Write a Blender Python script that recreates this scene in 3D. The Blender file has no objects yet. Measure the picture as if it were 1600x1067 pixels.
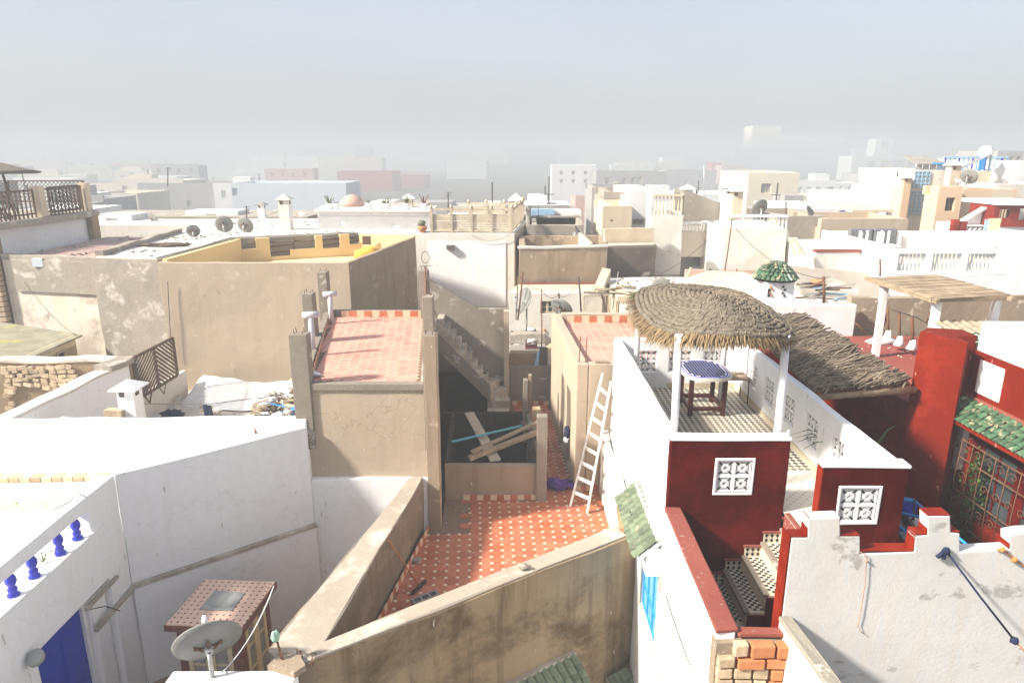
import bpy, bmesh, math, random
from mathutils import Vector, Matrix, noise
random.seed(7)
PI = math.pi
scene = bpy.context.scene
col = scene.collection

# ---------------------------------------------------------------- camera, world, sun, exposure
F = 1080.0
PITCH = math.radians(15.2)
cam_d = bpy.data.cameras.new('camera')
cam_d.sensor_width = 36.0
cam_d.lens = 36.0 * F / 1600.0
cam_d.clip_start = 0.1
cam_d.clip_end = 4000
cam = bpy.data.objects.new('camera', cam_d)
col.objects.link(cam)
cam.rotation_euler = (PI / 2 - PITCH, 0, 0)
scene.camera = cam

SUN_AZ = math.radians(109)      # the light travels along +X and a little along +Y
SUN_EL = math.radians(37)
sd = Vector((math.sin(SUN_AZ) * math.cos(SUN_EL), -math.cos(SUN_AZ) * math.cos(SUN_EL), -math.sin(SUN_EL)))
sun_d = bpy.data.lights.new('sun', 'SUN')
sun_d.energy = 4.9
sun_d.angle = math.radians(5.0)
sun_d.color = (1.0, 0.93, 0.83)
sun = bpy.data.objects.new('sun', sun_d)
col.objects.link(sun)
sun.rotation_euler = sd.to_track_quat('-Z', 'Y').to_euler()
sun.location = (-30, -10, 30)

world = bpy.data.worlds.new('World')
scene.world = world
world.use_nodes = True
wn = world.node_tree
wn.nodes.clear()
wo = wn.nodes.new('ShaderNodeOutputWorld')
bg = wn.nodes.new('ShaderNodeBackground')
sky = wn.nodes.new('ShaderNodeTexSky')
sky.sky_type = 'NISHITA'
sky.sun_disc = False
sky.sun_elevation = SUN_EL
sky.sun_rotation = math.atan2(-sd.x, -sd.y)
sky.air_density = 1.2
sky.dust_density = 4.0
sky.ozone_density = 1.0
mixw = wn.nodes.new('ShaderNodeVectorMath'); mixw.operation = 'MULTIPLY_ADD'    # hazy sky plus an even mist glow
wn.links.new(sky.outputs[0], mixw.inputs[0])
mixw.inputs[1].default_value = (.42, .42, .38)
mixw.inputs[2].default_value = (1.75, 1.80, 2.20)
bg.inputs[1].default_value = 0.10
wn.links.new(bg.outputs[0], wo.inputs[0])
tcw = wn.nodes.new('ShaderNodeTexCoord'); mpw = wn.nodes.new('ShaderNodeMapping'); mpw.inputs['Scale'].default_value = (1, 1, 3.2)
nzw = wn.nodes.new('ShaderNodeTexNoise'); nzw.inputs['Scale'].default_value = 1.6; nzw.inputs['Detail'].default_value = 5; nzw.inputs['Roughness'].default_value = .5
rgw = wn.nodes.new('ShaderNodeMapRange'); rgw.inputs['From Min'].default_value = .3; rgw.inputs['From Max'].default_value = .7; rgw.inputs['To Min'].default_value = .93; rgw.inputs['To Max'].default_value = 1.07
mulw = wn.nodes.new('ShaderNodeVectorMath'); mulw.operation = 'SCALE'      # drifting mist: slightly uneven all round the sky
wn.links.new(tcw.outputs['Generated'], mpw.inputs[0]); wn.links.new(mpw.outputs[0], nzw.inputs['Vector']); wn.links.new(nzw.outputs['Fac'], rgw.inputs['Value'])
wn.links.new(mixw.outputs[0], mulw.inputs[0]); wn.links.new(rgw.outputs[0], mulw.inputs['Scale']); wn.links.new(mulw.outputs[0], bg.inputs[0])
bg.inputs[1].default_value = 0.10
wn.links.new(bg.outputs[0], wo.inputs[0])

scene.view_settings.view_transform = 'Standard'
scene.view_settings.look = 'None'
scene.view_settings.gamma = 1
scene.view_settings.use_curve_mapping = False
scene.view_settings.exposure = 1.15
scene.render.engine = 'CYCLES'
scene.cycles.max_bounces = 6
scene.cycles.diffuse_bounces = 4
scene.cycles.glossy_bounces = 2
scene.cycles.transmission_bounces = 3
scene.cycles.volume_bounces = 1
scene.cycles.use_denoising = True
scene.cycles.use_adaptive_sampling = True
scene.cycles.adaptive_threshold = 0.02

# ---------------------------------------------------------------- survey: where a sight line meets a known plane of the place
cp, sp = math.cos(PITCH), math.sin(PITCH)
def ray(px, py):
    u = -(py - 533.5) / F
    return Vector(((px - 800) / F, cp + sp * u, -sp + cp * u))
def atz(px, py, z):
    r = ray(px, py); t = z / r.z
    return (r.x * t, r.y * t)
def aty(px, py, Y):
    r = ray(px, py); t = Y / r.y
    return (r.x * t, r.z * t)
def atx(px, py, X):
    r = ray(px, py); t = X / r.x
    return (r.y * t, r.z * t)

# ---------------------------------------------------------------- materials
def new_mat(name):
    m = bpy.data.materials.new(name); m.use_nodes = True
    nt = m.node_tree
    return m, nt, nt.nodes['Principled BSDF']
def N(nt, t, **kw):
    n = nt.nodes.new(t)
    for k, v in kw.items(): setattr(n, k, v)
    return n
def ramp(nt, src, stops):
    r = N(nt, 'ShaderNodeValToRGB')
    el = r.color_ramp.elements
    while len(el) < len(stops): el.new(0.5)
    for e, (p, c) in zip(el, stops):
        e.position = p
        e.color = (c, c, c, 1) if isinstance(c, (int, float)) else (*c, 1)
    nt.links.new(src, r.inputs[0])
    return r.outputs[0]
def tex(nt, vec, scale, detail=5, rough=.6, dist=0):
    n = N(nt, 'ShaderNodeTexNoise')
    n.inputs['Scale'].default_value = scale; n.inputs['Detail'].default_value = detail
    n.inputs['Roughness'].default_value = rough; n.inputs['Distortion'].default_value = dist
    nt.links.new(vec, n.inputs['Vector'])
    return n.outputs['Fac']
def mixc(nt, fac, a, b, mode='MIX'):
    m = N(nt, 'ShaderNodeMixRGB', blend_type=mode)
    if isinstance(fac, (int, float)): m.inputs[0].default_value = fac
    else: nt.links.new(fac, m.inputs[0])
    for i, v in ((1, a), (2, b)):
        if isinstance(v, tuple): m.inputs[i].default_value = (*v, 1)
        else: nt.links.new(v, m.inputs[i])
    return m.outputs[0]
def mapping(nt, vec, scale, rot=(0, 0, 0), loc=(0, 0, 0)):
    m = N(nt, 'ShaderNodeMapping')
    m.inputs['Scale'].default_value = scale; m.inputs['Rotation'].default_value = rot; m.inputs['Location'].default_value = loc
    nt.links.new(vec, m.inputs[0])
    return m.outputs[0]
def math_n(nt, op, a, b=None):
    m = N(nt, 'ShaderNodeMath', operation=op)
    for i, v in ((0, a), (1, b)):
        if v is None: continue
        if isinstance(v, (int, float)): m.inputs[i].default_value = v
        else: nt.links.new(v, m.inputs[i])
    return m.outputs[0]

def plaster(name, base, alt, patches=(), streak=None, speck=None, rough=.92, bump=.35, vscale=.7, grain=1.0, seed=0, fleck=None, crack=0.0):
    """weathered render: base/alt clouds, patches = [(colour, scale, threshold)], streak = (colour, strength), speck = (colour, strength)"""
    m, nt, b = new_mat(name)
    g = N(nt, 'ShaderNodeNewGeometry')
    if max(base) < .62 and name != 'tan_render' and not name.startswith('distant'): base, alt = tuple(v * .68 for v in base), tuple(v * .64 for v in alt)
    p = mapping(nt, g.outputs['Position'], (1, 1, 1), loc=(seed * 7.3, seed * 3.1, seed * 5.7))
    c = mixc(nt, ramp(nt, tex(nt, p, vscale, 6, .6, .4), [(.3, 0), (.7, 1)]), base, alt)
    f2 = ramp(nt, tex(nt, p, 9 * grain, 4, .7), [(.35, 0), (.75, 1)])
    c = mixc(nt, math_n(nt, 'MULTIPLY', f2, .25), c, tuple(v * .72 for v in base))
    hb = tex(nt, p, 30, 4, .7)
    if streak:
        ps = mapping(nt, g.outputs['Position'], (3.2, 3.2, .22), loc=(seed, seed, 0))
        s = ramp(nt, tex(nt, ps, 1.3, 5, .65, .2), [(.5, 0), (.72, 1)])
        c = mixc(nt, math_n(nt, 'MULTIPLY', s, streak[1]), c, streak[0])
    for i, (pc, sc, th, *sf) in enumerate(patches):
        q = mapping(nt, g.outputs['Position'], (1, 1, 1.3), loc=(11.7 * i + seed * 2.1, 5.2 * i, seed * 1.7))
        s = ramp(nt, tex(nt, q, sc, 9, .68, .3), [(th, 0), (th + (sf[0] if sf else .035), 1)])
        c = mixc(nt, s, c, pc)
    if speck:
        s = ramp(nt, tex(nt, p, 22, 2, .5), [(.66, 0), (.72, 1)])
        c = mixc(nt, math_n(nt, 'MULTIPLY', s, speck[1]), c, speck[0])
    if fleck:
        q = mapping(nt, g.outputs['Position'], (9, 9, 2.4), loc=(seed * 3.3, 1.1, .4))
        s = ramp(nt, tex(nt, q, 1.2, 2, .5), [(.73, 0), (.745, 1)])
        c = mixc(nt, math_n(nt, 'MULTIPLY', s, .8), c, fleck)
    if crack:
        vo = N(nt, 'ShaderNodeTexVoronoi', feature='DISTANCE_TO_EDGE'); vo.inputs['Scale'].default_value = .55
        wv = N(nt, 'ShaderNodeVectorMath', operation='ADD'); nt.links.new(p, wv.inputs[0])
        nc = N(nt, 'ShaderNodeTexNoise'); nc.inputs['Scale'].default_value = 2.2; nc.inputs['Detail'].default_value = 6; nt.links.new(p, nc.inputs['Vector'])
        sc_ = N(nt, 'ShaderNodeVectorMath', operation='SCALE'); sc_.inputs['Scale'].default_value = .9; nt.links.new(nc.outputs['Color'], sc_.inputs[0]); nt.links.new(sc_.outputs[0], wv.inputs[1])
        nt.links.new(wv.outputs[0], vo.inputs['Vector'])
        ln = math_n(nt, 'LESS_THAN', vo.outputs['Distance'], .0045)
        mk = ramp(nt, tex(nt, p, .6, 3, .5), [(.5, 0), (.56, 1)])
        c = mixc(nt, math_n(nt, 'MULTIPLY', math_n(nt, 'MULTIPLY', ln, mk), crack), c, tuple(v * .35 for v in base))
    nt.links.new(c, b.inputs['Base Color'])
    b.inputs['Roughness'].default_value = rough
    b.inputs['Specular IOR Level'].default_value = .08
    bp = N(nt, 'ShaderNodeBump'); bp.inputs['Strength'].default_value = bump; bp.inputs['Distance'].default_value = .012
    hh = math_n(nt, 'ADD', math_n(nt, 'MULTIPLY', tex(nt, p, 3.2, 5, .6), 2.0), hb)
    nt.links.new(hh, bp.inputs['Height']); nt.links.new(bp.outputs[0], b.inputs['Normal'])
    return m

def flat(name, c, rough=.6, metal=0, bump=0, var=.25, scale=6.0, island=0.0, spec=.4, grow=None, stretch=(1, 1, 1)):
    """a plain painted or natural surface with cloudy variation; island varies each separate piece"""
    m, nt, b = new_mat(name)
    tc = N(nt, 'ShaderNodeNewGeometry')
    p = mapping(nt, tc.outputs['Position'], stretch)
    f = ramp(nt, tex(nt, p, scale, 6, .65), [(.3, 0), (.7, 1)])
    cc = mixc(nt, f, tuple(v * (1 - var) for v in c), tuple(min(1, v * (1 + var * .6)) for v in c))
    if island:
        oi = N(nt, 'ShaderNodeObjectInfo')
        r = math_n(nt, 'FRACT', math_n(nt, 'ADD', tc.outputs['Random Per Island'], oi.outputs['Random']))
        cc = mixc(nt, island, cc, mixc(nt, r, tuple(v * .35 for v in c), tuple(min(1, v * 1.5) for v in c)))
    if grow:
        s = ramp(nt, tex(nt, p, scale * .6, 8, .7), [(grow[1], 0), (grow[1] + .08, 1)])
        cc = mixc(nt, s, cc, grow[0])
    nt.links.new(cc, b.inputs['Base Color'])
    b.inputs['Roughness'].default_value = rough; b.inputs['Metallic'].default_value = metal
    b.inputs['Specular IOR Level'].default_value = spec
    if bump:
        bp = N(nt, 'ShaderNodeBump'); bp.inputs['Strength'].default_value = bump; bp.inputs['Distance'].default_value = .01
        nt.links.new(tex(nt, p, scale * 5, 4, .7), bp.inputs['Height']); nt.links.new(bp.outputs[0], b.inputs['Normal'])
    return m

M = {}
M['white'] = plaster('white_limewash', (.86, .862, .865), (.82, .825, .835), patches=[((.74, .725, .69), .8, .56, .2), ((.60, .57, .52), 2.6, .71, .02)], streak=((.70, .66, .58), .22), fleck=(.5, .45, .38), crack=.13, bump=.12, vscale=.5)
M['white_old'] = plaster('white_limewash_aged', (.72, .70, .66), (.64, .60, .53), patches=[((.42, .40, .36), 1.6, .63)], streak=((.55, .46, .34), .4), bump=.5, seed=1)
M['white_parapet'] = plaster('white_parapet_flaking', (.68, .675, .65), (.60, .595, .575), patches=[((.40, .39, .365), 1.5, .59, .05), ((.42, .41, .38), 4.0, .66)], streak=((.66, .56, .42), .45), bump=.2, seed=3)
M['cream'] = plaster('cream_render', (.66, .57, .43), (.58, .48, .35), streak=((.45, .36, .26), .3), seed=2)
M['ochre'] = plaster('ochre_yellow_paint', (.80, .62, .33), (.76, .57, .29), bump=.15, seed=2)
M['orange_wall'] = plaster('orange_render', (.66, .46, .29), (.64, .49, .35), patches=[((.62, .52, .40), .5, .6)], seed=4)
M['tan'] = plaster('tan_render', (.48, .395, .30), (.42, .34, .255), patches=[((.45, .36, .26), .7, .5, .25), ((.56, .48, .38), 1.6, .60, .1)], streak=((.36, .27, .19), .4), speck=((.58, .50, .39), .4), fleck=(.56, .50, .41), bump=.3, seed=5, crack=.3)
M['tan_dark'] = plaster('tan_render_damp_shade', (.55, .43, .31), (.44, .34, .24), patches=[((.46, .36, .26), 1.0, .6)], streak=((.20, .145, .09), .6), fleck=(.7, .68, .62), bump=.4, seed=6)  # damp tone, also used where a side's shade is put into colour
M['brown_wall'] = plaster('brown_wall_damp', (.52, .385, .235), (.38, .275, .16), patches=[((.34, .265, .175), .6, .45, .3), ((.12, .082, .046), .5, .52, .12)], streak=((.10, .068, .036), .8), speck=((.40, .33, .25), .3), fleck=(.66, .62, .55), bump=.4, seed=7)
M['coping'] = plaster('cement_coping', (.60, .52, .42), (.52, .44, .35), patches=[((.68, .63, .54), 1.6, .5, .25)], bump=.4, seed=8)
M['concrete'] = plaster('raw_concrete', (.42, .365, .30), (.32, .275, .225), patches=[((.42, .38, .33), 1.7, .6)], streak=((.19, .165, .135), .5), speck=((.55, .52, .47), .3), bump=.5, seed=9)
M['concrete_dark'] = plaster('shade_dark_concrete', (.09, .075, .058), (.06, .05, .038), streak=((.11, .09, .065), .5), bump=.4, seed=10)  # near-black base puts the shaft and understair shade into the colour
M['rough'] = plaster('rough_render', (.56, .50, .42), (.47, .41, .34), patches=[((.62, .58, .51), 1.1, .55, .12), ((.25, .21, .17), 3.0, .72)], speck=((.20, .17, .14), .6), bump=.9, seed=11)
M['stained'] = plaster('stained_limewash', (.74, .67, .58), (.66, .58, .48), patches=[((.44, .37, .31), .45, .52, .1), ((.36, .31, .26), 1.4, .60, .06)], streak=((.58, .46, .32), .5), bump=.6, seed=12)
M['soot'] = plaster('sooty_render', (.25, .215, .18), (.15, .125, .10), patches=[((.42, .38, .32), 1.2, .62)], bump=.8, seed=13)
M['red'] = plaster('oxblood_paint', (.105, .004, .002), (.085, .003, .002), patches=[((.14, .009, .006), 1.1, .48, .25), ((.18, .04, .03), 7, .72, .04)], streak=((.075, .004, .003), .5), rough=.85, bump=.35, seed=14)
M['red_bright'] = plaster('oxide_red_paint', (.27, .020, .006), (.23, .016, .005), patches=[((.30, .032, .014), 1.0, .48, .25), ((.19, .016, .008), .8, .60, .15)], streak=((.18, .015, .008), .4), rough=.55, bump=.4, seed=15, fleck=(.5, .2, .15))
M['red_coping'] = plaster('faded_red_coping', (.42, .14, .11), (.36, .105, .08), speck=((.6, .5, .46), .4), bump=.5, seed=16)
M['red_floor'] = plaster('red_roof_paint', (.42, .12, .095), (.36, .10, .08), patches=[((.50, .25, .21), 1.4, .62)], rough=.8, seed=17)
M['roof_white'] = plaster('white_roof', (.68, .66, .61), (.60, .57, .51), patches=[((.40, .37, .32), 1.2, .66)], seed=18)
M['roof_grey'] = plaster('grey_roof', (.46, .43, .39), (.38, .35, .31), patches=[((.56, .53, .48), .9, .6)], speck=((.25, .22, .19), .5), seed=19)
M['rubble'] = plaster('rubble_wall', (.50, .36, .22), (.38, .29, .19), patches=[((.26, .20, .14), 2.5, .6), ((.58, .52, .44), 1.3, .64)], bump=1.0, seed=20)
M['far_white'] = plaster('distant_white', (.74, .74, .74), (.68, .68, .67), bump=0, seed=21)
M['far_grey'] = plaster('distant_grey', (.36, .35, .34), (.30, .29, .28), bump=0, seed=22)
M['far_cream'] = plaster('distant_cream', (.66, .60, .50), (.60, .54, .45), bump=0, seed=23)
M['far_yellow'] = plaster('distant_yellow', (.68, .62, .50), (.64, .58, .46), bump=0, seed=23)
M['far_blue'] = plaster('distant_pale_blue', (.58, .64, .70), (.54, .60, .66), bump=0, seed=24)
M['far_red'] = plaster('distant_red', (.42, .08, .06), (.38, .07, .055), bump=0, seed=25)
M['far_pink'] = plaster('distant_pink', (.55, .36, .30), (.50, .33, .27), bump=0, seed=26)
M['street'] = plaster('street_paving', (.20, .17, .14), (.15, .13, .11), seed=27)
M['blue_deep'] = flat('cobalt_paint', (.008, .03, .42), .45, var=.15)
M['blue_bal'] = flat('cobalt_baluster_paint', (.03, .04, .46), .4, var=.1)
M['blue_mid'] = flat('azure_paint', (.03, .27, .66), .45, var=.12)
M['blue_light'] = flat('sky_blue_glass', (.16, .42, .72), .3, var=.2, scale=2)
M['blue_rail'] = flat('blue_rail_paint', (.03, .22, .55), .4)
M['blue_soft'] = flat('pale_blue_paint', (.30, .48, .66), .6)
M['wood'] = flat('weathered_timber', (.33, .25, .165), .85, bump=.6, var=.45, scale=4, stretch=(1, 1, 4))
M['wood_pale'] = flat('pale_timber', (.52, .44, .33), .85, bump=.5, var=.3, scale=5)
M['wood_brown'] = flat('brown_stained_timber', (.10, .058, .038), .7, bump=.4, var=.3)
M['wood_white'] = flat('whitewashed_timber', (.62, .62, .61), .8, bump=.4, var=.3, scale=9)
M['dark_wood'] = flat('mahogany', (.055, .012, .009), .4, var=.3)
M['cream_wood'] = flat('cream_painted_timber', (.66, .54, .34), .6, var=.12)
M['metal'] = flat('galvanised_steel', (.45, .45, .44), .45, metal=.6, var=.25, grow=((.20, .10, .05), .62))
M['dish'] = flat('satellite_dish_enamel', (.22, .22, .205), .55, var=.2, scale=3, grow=((.30, .20, .12), .68), spec=.3)
M['rust'] = flat('rusty_iron', (.16, .075, .04), .85, var=.5, bump=.5, scale=14)
M['iron'] = flat('dark_iron', (.05, .035, .03), .6, var=.3)
M['pvc'] = flat('grey_plastic_pipe', (.50, .50, .52), .4, var=.1)
M['glass'] = flat('window_glass', (.05, .06, .065), .12, var=.3, scale=2, spec=.8)
M['glass_pale'] = flat('hazy_window_glass', (.30, .31, .30), .2, var=.3, scale=2, spec=.7)
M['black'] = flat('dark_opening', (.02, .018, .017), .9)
M['brick'] = flat('hollow_clay_brick', (.56, .22, .09), .9, bump=.6, var=.25, island=.35)
M['mortar'] = plaster('lime_mortar', (.50, .40, .29), (.40, .31, .22), speck=((.68, .62, .54), .6), bump=1.2, seed=28)
M['stone'] = flat('sandstone_block', (.55, .42, .28), .95, bump=1.0, var=.4, scale=12, island=.25)
M['thatch'] = flat('woven_palm_rope', (.18, .155, .12), .95, bump=.8, var=.55, scale=16, spec=.1)
M['straw'] = flat('palm_straw', (.25, .18, .105), .9, var=.4, island=.6, spec=.1)
M['reed'] = flat('weathered_branches', (.235, .19, .14), .95, bump=.5, var=.45, island=.55, spec=.1)
M['leaf'] = flat('plant_leaf', (.045, .10, .02), .6, var=.4, island=.5)
M['leaf_yellow'] = flat('yellow_green_leaf', (.17, .20, .03), .6, var=.4, island=.5)
M['purple'] = flat('purple_cloth', (.10, .035, .30), .8, var=.4, scale=9)
M['navy'] = flat('navy_cloth', (.012, .02, .06), .8, var=.3)
M['cloth_white'] = flat('white_cloth', (.74, .74, .74), .9, var=.15)
M['tarp_green'] = flat('green_tarpaulin', (.05, .42, .22), .6, var=.3)
M['teal'] = flat('turquoise_paint', (.12, .42, .48), .6, var=.2)
M['crate_dark'] = flat('dark_plastic_crate', (.05, .045, .045), .5)
M['crate_red'] = flat('maroon_plastic_crate', (.16, .05, .045), .5)
M['cardboard'] = flat('cardboard', (.50, .38, .22), .85)
M['grey_cushion'] = flat('grey_cushion_fabric', (.17, .17, .18), .9)
M['terracotta'] = flat('terracotta', (.55, .25, .12), .85, var=.2)
M['yellow_cloth'] = flat('yellow_cushion_fabric', (.70, .42, .06), .9)

def tile_mat(name, c1, c2, rough=.5, dirt=.16):
    m, nt, b = new_mat(name)
    g = N(nt, 'ShaderNodeNewGeometry'); oi = N(nt, 'ShaderNodeObjectInfo')
    r = math_n(nt, 'FRACT', math_n(nt, 'ADD', math_n(nt, 'MULTIPLY', g.outputs['Random Per Island'], 1.7), oi.outputs['Random']))
    c = mixc(nt, r, c1, c2)
    f = ramp(nt, tex(nt, g.outputs['Position'], 1.1, 8, .7), [(.42, 0), (.72, 1)])
    c = mixc(nt, math_n(nt, 'MULTIPLY', f, dirt), c, (.62, .45, .36))
    f = ramp(nt, tex(nt, g.outputs['Position'], 26, 4, .7), [(.5, 0), (.75, 1)])
    c = mixc(nt, math_n(nt, 'MULTIPLY', f, .3), c, tuple(v * .55 for v in c1))
    nt.links.new(c, b.inputs['Base Color']); b.inputs['Roughness'].default_value = rough
    b.inputs['Specular IOR Level'].default_value = .3
    return m
M['tile_orange'] = tile_mat('terracotta_floor_tile', (.36, .098, .043), (.48, .155, .075))
M['tile_cream'] = tile_mat('cream_floor_tile', (.74, .56, .40), (.66, .48, .33))
M['tile_pink'] = tile_mat('sun_bleached_floor_tile', (.56, .225, .165), (.66, .31, .23), dirt=.5)
M['tile_skirt_red'] = tile_mat('red_skirting_tile', (.42, .11, .05), (.50, .16, .08))
M['tile_green'] = flat('green_glazed_roof_tile', (.06, .125, .065), .35, var=.6, scale=16, island=.6, spec=.6, grow=((.42, .33, .22), .54))
M['tile_green_old'] = flat('faded_green_roof_tile', (.14, .175, .11), .75, var=.4, scale=9, island=.45, grow=((.42, .31, .22), .60))
M['grout'] = plaster('floor_grout', (.30, .20, .14), (.38, .26, .18), bump=.3, seed=30)
M['tile_black'] = flat('black_floor_tile', (.03, .03, .032), .4, var=.4, scale=8, island=.5)
M['tile_white'] = flat('ivory_floor_tile', (.66, .61, .50), .5, var=.2, scale=5, island=.2)

def checker_mat(name, c1, c2, size, rot=0.0, grime=(.40, .33, .24), g_amt=.5):
    m, nt, b = new_mat(name)
    g = N(nt, 'ShaderNodeNewGeometry')
    p = mapping(nt, g.outputs['Position'], (1 / size,) * 3, rot=(0, 0, rot))
    ch = N(nt, 'ShaderNodeTexChecker'); ch.inputs['Scale'].default_value = 1.0
    ch.inputs[1].default_value = (*c1, 1); ch.inputs[2].default_value = (*c2, 1)
    nt.links.new(p, ch.inputs[0])
    f = ramp(nt, tex(nt, g.outputs['Position'], 1.3, 7, .7), [(.42, 0), (.7, 1)])
    c = mixc(nt, math_n(nt, 'MULTIPLY', f, g_amt), ch.outputs[0], grime)
    nt.links.new(c, b.inputs['Base Color']); b.inputs['Roughness'].default_value = .5
    return m
def dot_mat(name, base, dot, pitch, r, rot=0.0, alt=None):
    """tile print: small dark diamonds at the tile corners"""
    m, nt, b = new_mat(name)
    g = N(nt, 'ShaderNodeNewGeometry')
    p = mapping(nt, g.outputs['Position'], (1 / pitch,) * 3, rot=(0, 0, rot))
    s = N(nt, 'ShaderNodeSeparateXYZ'); nt.links.new(p, s.inputs[0])
    def tri(o):
        return math_n(nt, 'ABSOLUTE', math_n(nt, 'SUBTRACT', math_n(nt, 'FRACT', o), .5))
    d = math_n(nt, 'ADD', tri(s.outputs[0]), tri(s.outputs[1]))
    k = math_n(nt, 'LESS_THAN', d, r)
    line = math_n(nt, 'LESS_THAN', math_n(nt, 'MINIMUM', tri(s.outputs[0]), tri(s.outputs[1])), .03)
    f = ramp(nt, tex(nt, g.outputs['Position'], 1.3, 7, .7), [(.3, 0), (.7, 1)])
    c = mixc(nt, f, base, alt or base)
    c = mixc(nt, math_n(nt, 'MULTIPLY', line, .35), c, tuple(v * .5 for v in base))
    c = mixc(nt, k, c, dot)
    nt.links.new(c, b.inputs['Base Color']); b.inputs['Roughness'].default_value = .5
    return m

# ---------------------------------------------------------------- geometry collector
class MB:
    def __init__(s): s.v = []; s.f = []; s.smooth = []
    def add(s, vs, fs, smooth=False):
        n = len(s.v); s.v += [tuple(p) for p in vs]
        for f in fs: s.f.append(tuple(i + n for i in f)); s.smooth.append(smooth)
        return s
    def box(s, x0, x1, y0, y1, z0, z1):
        return s.prism([(x0, y0), (x1, y0), (x1, y1), (x0, y1)], z0, z1)
    def prism(s, poly, z0, z1, wob=0.0, step=.6):
        a = sum(poly[i][0] * poly[(i + 1) % len(poly)][1] - poly[(i + 1) % len(poly)][0] * poly[i][1] for i in range(len(poly)))
        if a < 0: poly = poly[::-1]
        if wob:
            q = []
            for i in range(len(poly)):
                a0, b0 = Vector(poly[i][:2]), Vector(poly[(i + 1) % len(poly)][:2])
                n = max(1, int((b0 - a0).length / step))
                for k in range(n): q.append(tuple(a0.lerp(b0, k / n)))
            poly = q
        n = len(poly); nz = max(1, int((z1 - z0) / step)) if wob else 1
        vs = []
        for k in range(nz + 1):
            z = z0 + (z1 - z0) * k / nz
            for (x, y) in poly:
                p = Vector((x, y, z))
                if wob: p += noise.noise_vector(p * .9) * wob * 2
                vs.append(p)
        fs = [(k * n + i, k * n + (i + 1) % n, (k + 1) * n + (i + 1) % n, (k + 1) * n + i) for k in range(nz) for i in range(n)]
        fs.append(tuple(range(n - 1, -1, -1))); fs.append(tuple(nz * n + i for i in range(n)))
        return s.add(vs, fs)
    def slope(s, pts, th):
        """a slab whose upper face goes through pts (x, y, z)"""
        a = sum(pts[i][0] * pts[(i + 1) % len(pts)][1] - pts[(i + 1) % len(pts)][0] * pts[i][1] for i in range(len(pts)))
        if a < 0: pts = pts[::-1]
        n = len(pts)
        vs = [(x, y, z - th) for x, y, z in pts] + [tuple(p) for p in pts]
        fs = [(i, (i + 1) % n, n + (i + 1) % n, n + i) for i in range(n)] + [tuple(range(n - 1, -1, -1)), tuple(range(n, 2 * n))]
        return s.add(vs, fs)
    def bar(s, a, b, w, h=None, up=(0, 0, 1)):
        a, b = Vector(a), Vector(b); h = h or w
        d = (b - a).normalized(); upv = Vector(up)
        if abs(d.dot(upv)) > .98: upv = Vector((0, 1, 0)) if abs(d.y) < .9 else Vector((1, 0, 0))
        sx = d.cross(upv).normalized() * w / 2; sz = sx.cross(d).normalized() * h / 2
        vs = [a - sx - sz, a + sx - sz, a + sx + sz, a - sx + sz, b - sx - sz, b + sx - sz, b + sx + sz, b - sx + sz]
        return s.add(vs, [(0, 1, 5, 4), (1, 2, 6, 5), (2, 3, 7, 6), (3, 0, 4, 7), (3, 2, 1, 0), (4, 5, 6, 7)])
    def tube(s, pts, r, n=6, r2=None, closed=False):
        pts = [Vector(p) for p in pts]; m = len(pts); vs = []
        prev = None
        for i, p in enumerate(pts):
            d = (pts[min(i + 1, m - 1)] - pts[max(i - 1, 0)]).normalized() if not closed else (pts[(i + 1) % m] - pts[i - 1]).normalized()
            u = prev if prev is not None else (Vector((0, 0, 1)) if abs(d.z) < .9 else Vector((1, 0, 0)))
            x = d.cross(u)
            if x.length < 1e-5: x = d.cross(Vector((0, 1, 0)))
            x.normalize(); u = x.cross(d).normalized(); prev = u
            rr = r if r2 is None else r + (r2 - r) * i / max(1, m - 1)
            for k in range(n):
                a = 2 * PI * k / n
                vs.append(p + (x * math.cos(a) + u * math.sin(a)) * rr)
        L = m if closed else m - 1
        fs = [(i * n + k, i * n + (k + 1) % n, ((i + 1) % m) * n + (k + 1) % n, ((i + 1) % m) * n + k) for i in range(L) for k in range(n)]
        s.add(vs, fs, True)
        if not closed: s.add([], []); b0 = len(s.v) - len(vs); s.f.append(tuple(b0 + k for k in range(n - 1, -1, -1))); s.smooth.append(False); s.f.append(tuple(b0 + (m - 1) * n + k for k in range(n))); s.smooth.append(False)
        return s
    def lathe(s, prof, c=(0, 0, 0), n=12, smooth=True, axis=None):
        vs = []
        for r, z in prof:
            for k in range(n):
                a = 2 * PI * k / n; p = Vector((r * math.cos(a), r * math.sin(a), z))
                if axis is not None: p = axis @ p
                vs.append(p + Vector(c))
        m = len(prof)
        fs = [(i * n + k, i * n + (k + 1) % n, (i + 1) * n + (k + 1) % n, (i + 1) * n + k) for i in range(m - 1) for k in range(n)]
        s.add(vs, fs, smooth)
        b0 = len(s.v) - len(vs)
        s.f.append(tuple(b0 + k for k in range(n - 1, -1, -1))); s.smooth.append(False)
        s.f.append(tuple(b0 + (m - 1) * n + k for k in range(n))); s.smooth.append(False)
        return s
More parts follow.
